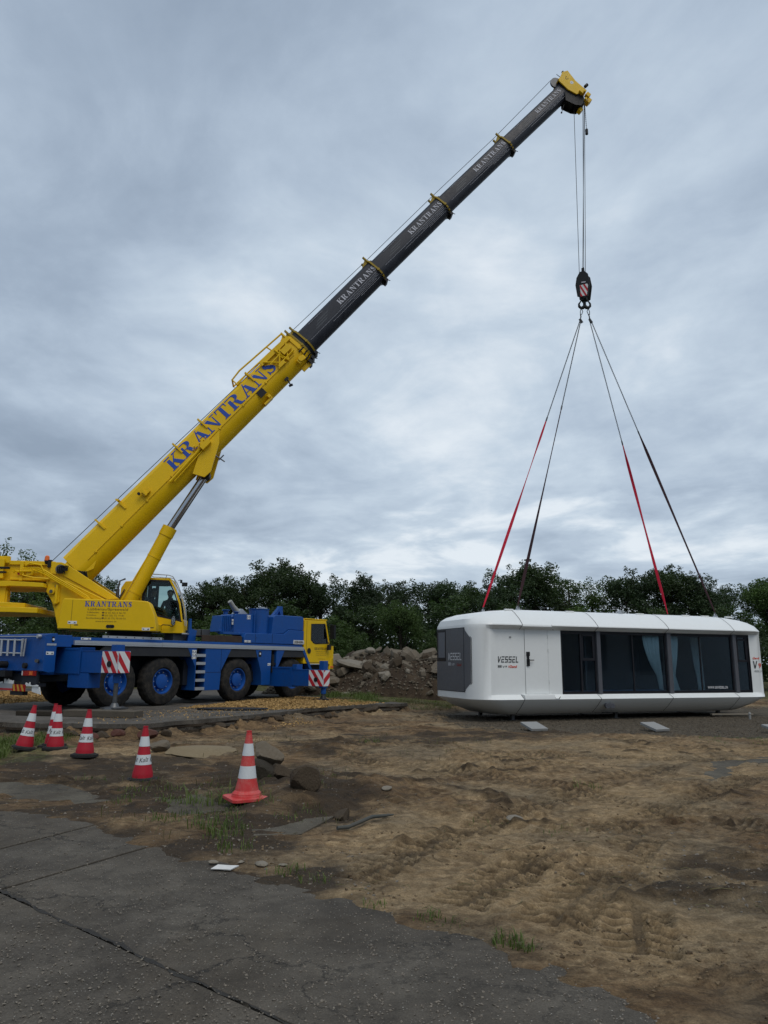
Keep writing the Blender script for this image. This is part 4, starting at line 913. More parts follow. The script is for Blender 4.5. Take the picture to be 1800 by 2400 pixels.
b = S().tube([(.86, CY0 - .1, 2.40), (.88, CY0 - .12, 2.58), (.93, CY0 - .12, 2.63), (1.14, CY0 - .12, 2.62), (1.18, CY0 - .12, 2.58), (1.25, CY0 - .12, 2.60)], .014).box(.82, .87, CY0 - .14, CY0 - .08, 2.40, 2.54)
mr = part('mirror_arm', b, 'black', parent=oc)
mp_ = [(1.24 + .065 * math.cos(a_ * .3927), 2.76 + .15 * math.copysign(abs(math.sin(a_ * .3927)) ** .6, math.sin(a_ * .3927))) for a_ in range(16)]
b = S().prism(mp_, CY0 - .14, CY0 - .12); b.k = 1; b.prism([(1.24 + (x - 1.24) * .8, 2.76 + (z - 2.76) * .88) for x, z in mp_], CY0 - .143, CY0 - .14)
part('side_mirror', b, ['black', 'mirror'], parent=oc)
b = S().box(.32, .62, .42, .85, 2.62, 2.92).prism([(.30, 2.9), (.40, 2.9), (.34, 3.5), (.26, 3.5)], .42, .85).box(1.15, 1.35, .4, .9, 2.45, 2.95).box(1.2, 1.3, .45, .55, 2.95, 3.1)
part('operator_seat', b, 'interior', parent=oc, bevel=.03)

# ---------------------------------------------------------------- boom
BP0 = Vector((-1.925, 0, 4.273)); BA = R(48.5); e_ = Vector((math.cos(BA), 0, math.sin(BA))); n__ = Vector((-math.sin(BA), 0, math.cos(BA)))
CL = [(-2, -.29), (0, -.26), (9.5, -.10), (14, -.01), (17.5, .035), (21, .04), (26, .01)]
def cl(a):
    for (a0, c0), (a1, c1) in zip(CL, CL[1:]):
        if a <= a1: return c0 + (c1 - c0) * (a - a0) / (a1 - a0)
    return CL[-1][1]
def B(a, p, y): return BP0 + e_ * a + n__ * (p + cl(a)) + Vector((0, y, 0))
def section(h, w, n=14):
    """half height h/2, half width w/2: chamfered top, sides leaning out, rounded belly; list of (p, y)"""
    t = h / 2; s = [(t, -w * .34), (t - .10 * h, -w * .44), (-.06 * h, -w * .50)]
    s += [(-.06 * h - (t - .06 * h) * math.sin(R(90) * i / n), -w * .5 * math.cos(R(90) * i / n)) for i in range(1, n + 1)]
    return s + [(p, -y) for p, y in s[:-1]][::-1]
def tubeb(mb, a0, a1, h, w, h1=None, w1=None, steps=None):
    h1 = h1 or h; w1 = w1 or w; k = steps or max(1, int((a1 - a0) / 2)); rings = []
    for i in range(k + 1):
        f = i / k; rings.append([B(a0 + (a1 - a0) * f, p, y) for p, y in section(h + (h1 - h) * f, w + (w1 - w) * f)])
    return mb.loft(rings)
SEC = [('boom_base', .15, 10.05, 1.02, .82, 'yellow'), ('boom_section', 9.9, 14.0, .80, .64, 'boomgrey'), ('boom_section', 13.9, 17.6, .72, .58, 'boomgrey'), ('boom_section', 17.5, 21.2, .65, .52, 'boomgrey'), ('boom_section', 21.1, 24.7, .59, .47, 'boomgrey')]
secs = []
for nm, a0, a1, h, w, mt in SEC: secs.append(part(nm, tubeb(S(), a0, a1, h, w), mt, smooth=24))
base = secs[0]
# heel of the boom
b = S()
for y in (-.36, .30): b.add([B(*q) for q in [(-.12, .28, y), (.9, .45, y), (1.4, .0, y), (.5, -.40, y), (-.12, -.1, y), (-.12, .28, y + .06), (.9, .45, y + .06), (1.4, .0, y + .06), (.5, -.40, y + .06), (-.12, -.1, y + .06)]], [(0, 1, 2, 3, 4), (9, 8, 7, 6, 5), (0, 5, 6, 1), (1, 6, 7, 2), (2, 7, 8, 3), (3, 8, 9, 4), (4, 9, 5, 0)])
part('boom_heel', b, 'yellow', parent=base, bevel=.01)
def ybox(mb, a0, a1, p0, p1, y0, y1):
    vs = [B(a, p, y) for p in (p0, p1) for y in (y0, y1) for a in (a0, a1)]
    return mb.add(vs, [(0, 2, 3, 1), (4, 5, 7, 6), (0, 1, 5, 4), (2, 6, 7, 3), (0, 4, 6, 2), (1, 3, 7, 5)])
# weld seam / cable line along the side
b = S(); b.tube([B(a, -.10, -.425) for a in np.linspace(.6, 9.6, 12)], .010)
for a in np.linspace(.9, 9.3, 9): ybox(b, a, a + .05, -.13, -.06, -.445, -.41)
part('cable_run', b, 'yellow', parent=base)
b = S()
for a in (1.55, 2.4, 5.0 - .2, 5.9 - .0, 8.05):
    ybox(b, a, a + .05, .46, .64, -.36, -.24); ybox(b, a, a + .05, .20, .50, -.42, -.37)
ybox(b, 2.42, 2.48, .5, .55, -.5, -.24)
part('rope_brackets', b, 'yellow', parent=base)
b = S(); ybox(b, 3.05, 3.3, .03, .17, -.50, -.42); ybox(b, 3.1, 3.16, .0, .24, -.56, -.48); b.k = 1; b.cyl(B(3.0, .2, -.5), B(3.0, .2, -.56), .045)
part('boom_fitting', b, ['yellow', 'black'], parent=base)
b = S(); ybox(b, 5.30, 5.65, -.24, -.08, -.58, -.43); ybox(b, 5.35, 5.5, -.10, .0, -.56, -.44)
for i in range(7): b.cyl(B(5.05 + .09 * i, -.10 + .05 * (i % 3), -.44), B(5.1 + .09 * i, -.06 + .05 * ((i + 1) % 3), -.58), .018 + .006 * (i % 2), n=8)
b.tube([B(3.9, -.20, -.47), B(5.3, -.13, -.47)], .045).tube([B(4.0, -.28, -.46), B(5.3, -.21, -.46)], .02)
part('latch_assembly', b, 'yellow', parent=base)
# bracket that takes the lift cylinder
for y in (-.43, .37):
    b = S(); q = [(4.55, -.50), (5.15, -.20), (6.15, -.115), (5.80, -.42), (5.35, -.66), (4.98, -.86), (4.72, -.84)]
    b.add([B(a, p + .0, yy) for yy in (y, y + .06) for a, p in q], [tuple(range(7)), tuple(range(13, 6, -1))] + [(i, (i + 1) % 7, 7 + (i + 1) % 7, 7 + i) for i in range(7)])
    part('cylinder_bracket', b, 'yellow', parent=base, bevel=.008)
b = S().cyl(B(5.45, -.62, -.42), B(5.5, -.95, -.42), .02).cyl(B(5.4, -.8, -.5), B(5.62, -.80, -.5), .02); part('bracket_stub', b, 'steel', parent=base)
# blue lettering on the side of the base section
def side_fn(a0, a1, p0, p1, h, w, out=.006):
    def fn(x, y, k):
        p = p0 + (p1 - p0) * y; a = a0 + (a1 - a0) * x
        t = h / 2; pc = t - .10 * h
        if p >= pc: f = (p - pc) / (.10 * h); yy = -w * (.44 - .10 * f)
        else: f = (pc - p) / (pc + .06 * h); yy = -w * (.44 + .06 * f)
        return B(a, p, yy - out - k)
    return fn
b = serif(S(), 'KRANTRANS', side_fn(4.22, 8.92, -.03, .43, 1.02, .82, .012), gap=.04); part('boom_lettering', b, 'navy', parent=base, smooth=0, fix=False)
for i, (ta, tb_, h, w, pa, pb) in enumerate([(12.02, 13.88, .80, .64, .02, .21), (15.72, 17.42, .72, .58, .02, .20), (19.30, 21.02, .65, .52, .02, .19), (22.9, 24.35, .59, .47, .03, .19)]):
    b = serif(S(), 'KRANTRANS', side_fn(ta, tb_, pa, pb, h, w)); part('section_lettering', b, 'greylet', parent=secs[i + 1], smooth=0, fix=False)
    st0 = [10.75, 14.5, 18.1, 21.9][i]; b = S(); fn = side_fn(st0, st0 + .9, -.02, .30 * h, h, w, .004)
    for j in range(3): b.add([fn(*q, 0) for q in ((.0 + .12 * j, .05 + .30 * j), (.62 + .12 * j, .05 + .30 * j), (.74 + .12 * j, .23 + .30 * j), (.12 + .12 * j, .23 + .30 * j))], [(0, 1, 2, 3)])
    part('section_stripes', b, 'boomstripe', parent=secs[i + 1], smooth=0, fix=False)
    b = S(); z0 = [10.4, 14.2, 17.8, 21.4][i]; z1 = [13.8, 17.4, 21.0, 24.3][i]
    for j, (pp_, l0, l1) in enumerate([(-.05, .45, 1.), (-.10, .0, 1.), (-.14, .62, 1.), (-.18, .3, .95), (-.22, .7, 1.), (.27, .1, .3)]):
        p = pp_ * h / .7; yy = -w * .5 * math.sqrt(max(0, 1 - ((-.06 * h - p) / (.44 * h)) ** 2)) if p < -.06 * h else -w * .485
        b.tube([B(z0 + (z1 - z0) * l0, p, yy - .001), B(z0 + (z1 - z0) * l1, p, yy - .001)], .0035, 4)
    part('scuff_lines', b, 'greylet', parent=secs[i + 1], smooth=0)
# collars
def collar(a, h, w, mats, th=.06, k=1.12, lug=True):
    b = S(); o_ = [(p * k + .01, y * k) for p, y in section(h, w)]
    rings = [[B(a + d, p, y) for p, y in o_] for d in (0, th)]; b.loft(rings)
    if lug:
        ybox(b, a, a + .05, h / 2 * k - .02, h / 2 * k + .20, -w * .40, -w * .28); ybox(b, a, a + .05, h / 2 * k - .02, h / 2 * k + .20, w * .28, w * .40)
        for y in (-w * .36, w * .32):
            b.add([B(a - .30, h / 2, y), B(a, h / 2 + .15, y), B(a, h / 2, y), B(a - .30, h / 2, y + .02), B(a, h / 2 + .15, y + .02), B(a, h / 2, y + .02)], [(0, 1, 2), (5, 4, 3), (0, 3, 4, 1), (1, 4, 5, 2), (2, 5, 3, 0)])
        b.cyl(B(a + .02, -.05, -w * .50 * k - .03), B(a + .02, -.05, -w * .5 * k + .03), .045, n=12)
    b.k = 1
    for i in range(9):
        an = R(-80 + 20 * i); b.cyl(B(a + .07, -.06 * h - .48 * h * math.cos(an), .52 * w * math.sin(an)), B(a - .07, -.06 * h - .48 * h * math.cos(an), .52 * w * math.sin(an)), .030, n=6)
    ybox(b, a - .02, a + .08, -h * .62, -h * .50, -w * .3, w * .3); b.cyl(B(a + .04, -h * .5, -.12), B(a + .12, -h * .70, -.12), .013, n=6)
    if not lug: pass
    return b
M['ycollar'] = paint('olive_yellow_grease_marked', (.33, .23, .015), .5, dirt=.35, dcol=(.03, .028, .02), scale=8)
part('boom_collar', collar(9.86, 1.02, .82, 0, k=1.08), ['yellow', 'black'], parent=base)
part('boom_collar', collar(10.02, .94, .76, 0, k=1.12), ['ycollar', 'black'], parent=base)
part('boom_collar', collar(10.22, .86, .70, 0, k=1.17), ['ycollar', 'black'], parent=base)
b = tubeb(S(), 10.0, 10.24, .95, .76, steps=1); part('collar_gap', b, 'chassis', parent=base)
for i, (a, h, w) in enumerate([(13.86, .80, .64), (17.44, .72, .58), (21.08, .65, .52)]): part('boom_collar', collar(a, h, w, 0, k=1.13), ['ycollar', 'black'], parent=secs[i + 1])
b = S(); ybox(b, 8.6, 9.9, .36, .50, -.46, -.40)
for q0, q1 in (((8.7, .42), (9.2, -.12)), ((9.25, .45), (9.32, -.10)), ((9.32, -.10), (9.7, .38)), ((9.0, .0), (9.7, .0)), ((8.8, .2), (9.6, .25)), ((8.9, -.1), (9.4, .35))): b.tube([B(q0[0], q0[1], -.47), B(q1[0], q1[1], -.47)], .028)
ybox(b, 9.35, 9.7, .1, .3, -.52, -.42); ybox(b, 8.95, 9.2, -.1, .0, -.5, -.42); ybox(b, 9.5, 9.8, -.45, -.30, -.46, -.36); b.cyl(B(9.65, -.36, -.44), B(9.65, -.36, -.50), .09)
ybox(b, 9.5, 9.85, -.66, -.5, -.15, -.1)
part('front_brackets', b, 'yellow', parent=base)
b = S().tube([B(7.62, .53, -.30), B(7.62, .77, -.30), B(8.0, .82, -.30), B(9.88, .72, -.30)], .028, 8).tube([B(7.62, .53, -.30), B(8.1, .58, -.30), B(9.0, .54, -.30)], .022, 8).tube([B(7.62, .53, .30), B(7.62, .77, .30), B(9.88, .72, .30)], .028, 8)
b.cyl(B(7.62, .77, -.30), B(7.62, .77, .30), .028).cyl(B(7.62, .55, -.30), B(7.62, .55, .30), .028).tube([B(9.2, .74, -.30), B(9.22, .3, -.44), B(9.25, .05, -.47)], .024)
part('rope_guide_frame', b, 'yellow', parent=base)
b = S(); ybox(b, 7.80, 8.06, -.34, -.12, -.425, -.40)
part('base_plate_cover', b, 'black', parent=base)
b = S(); ybox(b, 7.75, 8.1, -.56, -.50, -.3, -.1); ybox(b, 8.0, 8.1, -.5, -.40, -.34, -.28); part('belly_bracket', b, 'yellow', parent=base)
b = S(); ybox(b, 8.78, 8.92, -.50, -.42, -.36, -.28); b.cyl(B(8.86, -.50, -.3), B(8.80, -.70, -.3), .022).cyl(B(8.74, -.68, -.3), B(8.86, -.72, -.3), .04)
part('boom_camera', b, 'black', parent=base)
# boom head
b = S()
q = [(24.55, .38), (24.95, .52), (25.15, .42), (25.02, -.15), (25.05, -.55), (24.62, -.48), (24.52, -.1)]
for y in (-.30, .25): b.add([B(a, p, yy) for yy in (y, y + .05) for a, p in q], [tuple(range(7)), tuple(range(13, 6, -1))] + [(i, (i + 1) % 7, 7 + (i + 1) % 7, 7 + i) for i in range(7)])
ybox(b, 25.0, 25.06, -.55, .40, -.28, .28); ybox(b, 24.6, 25.0, .40, .44, -.28, .28)
head = part('boom_head', b, 'yellow', bevel=.008)
b = S()
q = [(24.5, .0), (24.15, -.33), (24.28, -.70), (24.42, -.86), (24.66, -.88), (24.80, -.70), (24.62, -.3)]
for y in (-.24, .20): b.add([B(a, p, yy) for yy in (y, y + .04) for a, p in q], [tuple(range(7)), tuple(range(13, 6, -1))] + [(i, (i + 1) % 7, 7 + (i + 1) % 7, 7 + i) for i in range(7)])
ybox(b, 24.3, 24.7, -.6, -.3, -.2, .2)
part('head_plates', b, 'black', parent=head)
b = S()
for y in (-.15, -.05, .05, .15): b.cyl(B(24.62, -.72, y - .02), B(24.62, -.72, y + .02), .17, n=24)
part('lower_sheaves', b, 'darkgrey', parent=head)
part('top_sheave', S().cyl(B(24.62, .46, -.07), B(24.62, .46, .0), .21, n=32), 'steel', parent=head)
b = S(); ybox(b, 24.85, 25.0, -.86, -.70, -.34, -.18); ybox(b, 24.75, 24.95, -.62, -.45, -.38, -.26); ybox(b, 24.86, 25.06, -.98, -.84, -.12, .1); ybox(b, 24.35, 24.5, -1.0, -.86, -.1, .1); b.cyl(B(24.88, -.62, -.42), B(24.88, -.62, .4), .05).cyl(B(24.7, -.84, -.36), B(24.7, -.84, .36), .045)
part('head_fittings', b, 'yellow', parent=head, bevel=.006)
b = S().tube([B(24.9, .46, .0), B(25.02, .68, .0), B(24.8, .70, 0)], .012).box(0, 0, 0, 0, 0, 0) if False else S().tube([B(25.0, .45, .0), B(24.98, .70, .0)], .012)
b.cyl(B(25.02, .42, -.2), B(25.05, .56, -.2), .045).cyl(B(25.05, -.5, -.36), B(25.18, -.5, -.36), .06).tube([B(24.1, -.36, -.1), B(23.75, -.52, -.1)], .012).cyl(B(23.75, -.52, -.1), B(23.72, -.53, -.1), .03)
part('head_lamp', b, 'black', parent=head)
b = S(); sticker(b, 0, 0, 0, 0, 0); b = S()
def hfn(a0, a1, p0, p1): return lambda x, y, k: B(a0 + (a1 - a0) * x, p0 + (p1 - p0) * y, -.3035 - k)
b.add([B(24.86 + .07 * math.cos(R(30 * i)), -.02 + .07 * math.sin(R(30 * i)), -.303) for i in range(12)], [tuple(range(12))])
part('head_sticker', b, 'white', parent=head, smooth=0)
b = S(); sans(b, 'C', hfn(24.80, 24.92, .18, .30)); sans(b, '7', hfn(24.84, 24.88, -.05, .0)); part('head_mark', b, 'inklet', parent=head, smooth=0, fix=False)
# hoist rope and the falls down to the hook block
HK = Vector((7.05, 24.08, 0))
iS = SM.inverted()
def w2s(p): return iS @ Vector(p)
b = S().tube([(-2.42, -.0, 4.45), B(7.70, .60, 0)], .011, 6).tube([B(7.70, .60, 0), B(9.95, .64, .0), B(13.95, .56, 0), B(17.5, .56, 0), B(21.1, .55, 0), B(24.6, .68, 0)], .010, 6)
b.tube([(-3.4, 0, 4.3), (-2.42, 0, 4.45)], .011, 6)
part('hoist_rope', b, 'rope')
b = S()
for (a, p, y), (dx, dy) in zip([(24.30, -.74, .0), (24.70, -.88, -.12), (24.74, -.86, -.06), (24.74, -.86, .06)], [(-.13, 0), (.07, -.08), (.0, .03), (.06, .1)]):
    b.tube([B(a, p, y), w2s((HK.x + dx, HK.y + dy, 15.28))], .010, 6)
part('hoist_rope_falls', b, 'rope')
q0 = B(24.80, -.86, -.02); q1 = w2s(SM @ q0 + Vector((.02, 0, -1.1)))
b = S()
for i in range(26):
    z0 = q0 + (q1 - q0) * i / 26; z1 = q0 + (q1 - q0) * (i + .8) / 26; ox_ = Vector((.02 * math.cos(i * 1.57), .02 * math.sin(i * 1.57), 0)); b.tube([z0 + ox_, (z0 + z1) / 2 - ox_, z1 + ox_], .007, 5)
part('switch_chain', b, 'rope')
part('limit_switch_weight', S().cyl(q1 + Vector((0, 0, -.02)), q1 + Vector((0, 0, -.22)), .055, n=12).cyl(q1 + Vector((0, 0, .02)), q1 + Vector((0, 0, -.02)), .02, .055), 'black')

# ================================================================ HOOK BLOCK
BZ = 14.22
hb = thing('hook_block', (HK.x, HK.y, 13.8), R(-30), 'black hook block with red and white stripes hanging on the hoist ropes', 'hook block')
HM = frame_m((HK.x, HK.y, BZ), R(-30))
pl = [(-.20, .10), (-.25, .55), (-.20, .82), (-.08, 1.02), (.08, 1.04), (.21, .88), (.26, .52), (.18, .02), (.06, -.02)]
for y in (-.17, .13):
    b = MB(HM).prism(pl, y, y + .04); obj('cheek_plate', b, 'black', hb, bevel=.012)
b = MB(HM)
for y in (-.10, 0, .10): b.cyl((0, y - .035, .58), (0, y + .035, .58), .21, n=24)
obj('sheaves', b, 'darkgrey', hb)
b = MB(HM).box(-.10, .10, -.12, .12, -.05, .25).prism([(-.05, .95), (-.04, 1.22), (.05, 1.24), (.06, .95)], -.04, .04)
obj('crosshead', b, 'black', hb, bevel=.01)
b = MB(HM).prism([(-.06, .08), (-.10, .50), (.17, .50), (.20, .44), (.14, .06)], -.176, -.172); b.k = 1
for i in range(3):
    c_ = clip(clip([(-.28 + i * .15, .50), (-.21 + i * .15, .50), (.00 + i * .15, .06), (-.07 + i * .15, .06)], 1, 0, -.09), -1, 0, -.18); 
    if len(c_) > 2: b.prism(c_, -.179, -.176)
obj('warning_stripes', b, ['white', 'red'], hb)
b = MB(HM).prism([(-.03, .58), (-.03, .62), (.12, .60), (.12, .56)], -.176, -.172); obj('load_label', b, 'greylet', hb)
# ramshorn hook in the plane across the cheeks, seen frontally
HM2 = frame_m((HK.x, HK.y, BZ), R(-5))
b = MB(HM2).cyl((0, 0, .02), (0, 0, -.25), .055)
for s in (-1, 1):
    pts = [(0, 0, -.24), (s * .06, 0, -.30), (s * .13, 0, -.31), (s * .19, 0, -.25), (s * .195, 0, -.16), (s * .15, 0, -.09), (s * .09, 0, .0)]
    b.tube(pts, [.06, .065, .055, .045, .035, .025, .014], 10)
obj('double_hook', b, 'black', hb)
# ================================================================ SLINGS
mc, ms = math.cos(MA), math.sin(MA)
def mod(u, v, z): return MO + MX * u + MY * v + Vector((0, 0, z))
EYES = [((-.02, 2.35, 3.2), .37, 'redstrap', 'chain and bright red strap sling down to the left rear roof eye', 0), ((.33, .8, 3.17), .345, 'darkstrap', 'chain and dark maroon strap sling down to the left front roof eye', 1),
        ((7.30, 2.45, 3.2), .42, 'redstrap', 'chain and bright red strap sling down to the right rear roof eye', 2), ((7.87, .85, 3.18), .40, 'darkstrap', 'chain and near-black strap sling down to the right front roof eye', 3)]
TOPS = [(-.17, -.02), (-.15, -.03), (.17, -.03), (.18, .02)]
for (uvz, f0, mt, lab, i) in EYES:
    p1_ = mod(*uvz) + Vector((0, 0, .10)); sx = -1 if i < 2 else 1
    p0_ = Vector((HK.x + sx * .12, HK.y, BZ - .33)); pk = Vector((HK.x + sx * .17 + (.01 if i % 2 else -.01) * 1, HK.y + (-.03 if i % 2 else .03), BZ - .78))
    sl = thing('lifting_sling', tuple(p1_), 0, lab, 'lifting sling', 'slings between the hook and the house')
    mid = pk + (p1_ - pk) * f0
    b = MB(); n = 90; d = (mid - pk).normalized(); a = d.orthogonal().normalized(); c2 = d.cross(a); l = (mid - pk).length
    for k in range(n):
        s0 = pk + d * (l * k / n); s1 = pk + d * (l * (k + 1.15) / n); w_ = (a if k % 2 else c2) * .016
        b.tube([s0, (s0 * .7 + s1 * .3) + w_, (s0 * .3 + s1 * .7) + w_, s1], .0085, 4); b.tube([s0, (s0 * .7 + s1 * .3) - w_, (s0 * .3 + s1 * .7) - w_, s1], .0085, 4)
    obj('chain', b, 'rope', sl, smooth=0)
    b = MB()
    if i % 2 == 0:
        for s in (-1, 1): b.tube([p0_ + Vector((0, 0, 0)), p0_ + Vector((s * .045, 0, -.12)), p0_ + Vector((sx * .02 + s * .02, 0, -.24))], .014, 6)
        b.tube([p0_ + Vector((sx * .02 - .02, 0, -.22)), p0_ + Vector((sx * .03, .0, -.32)), pk], .022, 6)
    for k in range(3): b.cyl(pk + Vector((.03 * (k - 1), .0, .05 - .05 * k)), pk + Vector((.03 * (k - 1) + .03, 0, -.0 - .05 * k)), .022, n=6)
    b.cyl(mid - d * .09, mid + d * .05, .026, n=8).cyl(p1_ - Vector((0, 0, .10)), p1_, .03, n=8)
    obj('shackles', b, 'steel', sl)
    # flat webbing with a slight twist
    b = MB(); la = []; n = 40; ln = p1_ - mid; wdir0 = ln.normalized().orthogonal(); cr = ln.normalized().cross(Vector((0, 1, 0))).normalized(); cs = ln.normalized().cross(cr)
    rings = []
    for k in range(n + 1):
        f = k / n; c = mid + ln * f; tw = R(25 + 70 * math.sin(f * (5.5 if i % 2 == 0 else 2.5) + i)); wv = (cr * math.cos(tw) + cs * math.sin(tw)) * (.046 * min(1, 6 * min(f, 1 - f) + .35)); tv = ln.normalized().cross(wv).normalized() * .011
        rings.append([c + wv + tv, c - wv + tv, c - wv - tv, c + wv - tv])
    b.loft(rings); obj('strap', b, mt, sl, smooth=0)
# ================================================================ CAPSULE HOUSE
HMAT = frame_m(MO, MA)
house = thing('capsule_house', tuple(MO), MA, 'white prefabricated capsule house with dark windows, hanging just above the gravel on four slings', 'prefab house')
def H(): return MB(HMAT)
UL, UR, VD, CR = -1.5, 9.27, 3.2, .75
def ss(a, b, x): t = min(1, max(0, (x - a) / (b - a))); return t * t * (3 - 2 * t)
out = []      # (u, v, nu, nv)
us = [0, 0.12, 0.19, .55, .93, 1.05, 1.38, 2.0, 2.57, 3.4, 4.3, 5.17, 6.0, 6.9, 7.77, 8.2, 8.54]
fr_us = sorted(set([UL + CR] + [-.6, -.45, -.2] + us + [UR - CR]))
for u in fr_us: out.append((u, 0, 0, -1))
for i in range(1, 9): a = R(-90 + 90 * i / 9); out.append((UR - CR + CR * math.cos(a), CR + CR * math.sin(a), math.cos(a), math.sin(a)))
for v in (CR, 1.2, VD - 1.2, VD - CR): out.append((UR, v, 1, 0))
for i in range(1, 9): a = R(90 * i / 9); out.append((UR - CR + CR * math.cos(a), VD - CR + CR * math.sin(a), math.cos(a), math.sin(a)))
for u in [UR - CR, 6, 3, 0.5, UL + CR]: out.append((u, VD, 0, 1))
for i in range(1, 9): a = R(90 + 90 * i / 9); out.append((UL + CR + CR * math.cos(a), VD - CR + CR * math.sin(a), math.cos(a), math.sin(a)))
for v in (VD - CR, VD - 1.2, 1.2, CR): out.append((UL, v, -1, 0))
for i in range(1, 9): a = R(180 + 90 * i / 9); out.append((UL + CR + CR * math.cos(a), CR + CR * math.sin(a), math.cos(a), math.sin(a)))
UC, VC, HU, HV = (UL + UR) / 2, VD / 2, (UR - UL) / 2, VD / 2
def lev(iv, ie, r):
    ps = []
    for u, v, nu, nv in out:
        uu = UC + (u - UC) * (1 - ie / HU); vv = VC + (v - VC) * (1 - iv / HV)
        if r:
            k = .2 * ss(-1.25, -.72, u) * ss(9.2, 8.62, u) * (1 if v < CR else 0)
            uu -= nu * k; vv -= nv * k
        ps.append((uu, vv))
    return ps
LV = [(.13, .60, .98, 0), (.16, .50, .85, 0), (.34, .25, .38, 0), (.555, .012, .02, 0), (.575, 0, .0, 0), (.70, 0, 0, 1), (2.53, 0, 0, 1), (2.64, 0, 0, 0), (2.67, .008, .008, 0), (2.82, .16, .05, 0), (2.93, .31, .20, 0), (3.02, .44, .50, 0), (3.09, .58, .95, 0), (3.135, .78, 1.5, 0), (3.16, 1.1, 2.2, 0), (3.17, 1.5, 3.2, 0)]
rings = [[(u, v, z) for u, v in lev(iv, ie, r)] for z, iv, ie, r in LV]
b = H(); no = len(out); vs = [p for r in rings for p in r]; fs = []
for j in range(len(LV) - 1):
    for i in range(no):
        if j == 5 and out[i][1] == 0 and out[(i + 1) % no][1] == 0 and out[i][0] >= 1.379 and out[(i + 1) % no][0] <= 8.541 and out[(i + 1) % no][0] > out[i][0]: continue
        fs.append((j * no + i, j * no + (i + 1) % no, (j + 1) * no + (i + 1) % no, (j + 1) * no + i))
fs += [tuple(range(no))[::-1], tuple(range((len(LV) - 1) * no, len(LV) * no))]
b.add(vs, fs)
def hp(name, mb, mats, parent=house, label=None, **kw):
    o = obj(name, mb, mats, parent, **kw)
    if label: o['label'] = label
    return o
shell = hp('shell', b, 'shell', smooth=28, bevel=.006)
# windows, mullions, frames
hp('window_reveal', H().box(1.38, 8.54, .2, .34, 2.50, 2.53).box(1.38, 8.54, .2, .34, .70, .73).box(1.38, 1.40, .2, .34, .73, 2.5).box(8.52, 8.54, .2, .34, .73, 2.5), 'frame')
BAYS = [(1.40, 2.62), (2.75, 5.22), (5.37, 7.84), (7.98, 8.52)]
for k, (a, c) in enumerate(BAYS):
    f = H().box(a, c, .23, .29, 2.44, 2.50).box(a, c, .23, .29, .73, .78).box(a, a + .045, .23, .29, .78, 2.44).box(c - .045, c, .23, .29, .78, 2.44)
    if k == 0:
        f.box(2.06, 2.12, .225, .29, .78, 2.44).box(2.12, 2.57, .225, .285, 1.66, 1.74).box(2.50, 2.57, .222, .27, 1.74, 2.44).box(2.12, 2.17, .222, .27, 1.74, 2.44).box(2.12, 2.55, .222, .27, 2.38, 2.44)
    if k == 1: f.box(3.94, 3.985, .24, .28, .78, 2.44)
    if k == 2: f.box(6.53, 6.575, .24, .28, .78, 2.44)
    if k == 3: f.box(8.05, 8.10, .222, .28, 1.7, 2.44).box(8.40, 8.46, .222, .28, 1.7, 2.44).box(8.05, 8.46, .222, .28, 1.66, 1.73).box(8.05, 8.46, .222, .28, 2.34, 2.40)
    w = hp('window', f, 'frame', bevel=.004)
    hp('pane', H().box(a + .02, c - .02, .255, .259, .75, 2.47), 'glass_mod', parent=w)
for a, c in ((2.62, 2.75), (5.22, 5.37), (7.84, 7.98)):
    hp('mullion', H().box(a, c, .165, .27, .705, 2.528), 'mullion', bevel=.006)
# interior seen through the glass
i_ = H().box(1.0, 8.9, 2.75, 2.8, .5, 2.6).box(1.0, 1.05, .35, 2.75, .5, 2.6).box(8.85, 8.9, .35, 2.75, .5, 2.6).box(1.05, 8.85, .32, 2.75, 2.56, 2.6).box(1.05, 8.85, .32, 2.75, .45, .60)
i_.box(2.9, 2.95, 1.2, 2.75, .6, 2.56)
hp('interior_lining', i_, 'interior')
hp('protective_film', H().box(1.42, 2.6, .33, .6, .60, .79).box(2.8, 5.1, .33, .62, .60, .80).box(5.45, 7.0, .36, .7, .60, .77), 'bluefilm')
hp('inner_window', H().box(6.2, 6.9, 2.73, 2.748, 1.2, 2.1).box(7.15, 7.7, 2.73, 2.748, 1.2, 2.1), paint('grey_inner_pane', (.09, .10, .11), .3))
def curtain(u0t, u1t, u0m, u1m, u0b, u1b, y):
    b = H(); n = 30; rows_ = []
    for j in range(15):
        f = j / 14; z = 2.46 - 1.72 * f
        if f < .7: g = f / .7; g = g * g; a = u0t + (u0m - u0t) * g; c = u1t + (u1m - u1t) * g
        else: g = (f - .7) / .3; a = u0m + (u0b - u0m) * g; c = u1m + (u1b - u1m) * g
        rows_.append([(a + (c - a) * i / n, y + .035 * math.sin(i * 1.35 + .3 * math.sin(j)), z) for i in range(n + 1)])
    b.loft(rows_, caps=False, closed=False); hp('curtain', b, 'curtain', smooth=80, fix=False)
curtain(4.50, 5.12, 4.95, 5.16, 5.06, 5.17, .42)
curtain(5.42, 5.86, 5.44, 5.66, 5.46, 5.84, .42)
curtain(7.35, 7.78, 7.5, 7.8, 7.55, 7.8, 1.5)
curtain(1.44, 1.56, 1.44, 1.50, 1.44, 1.48, .42)
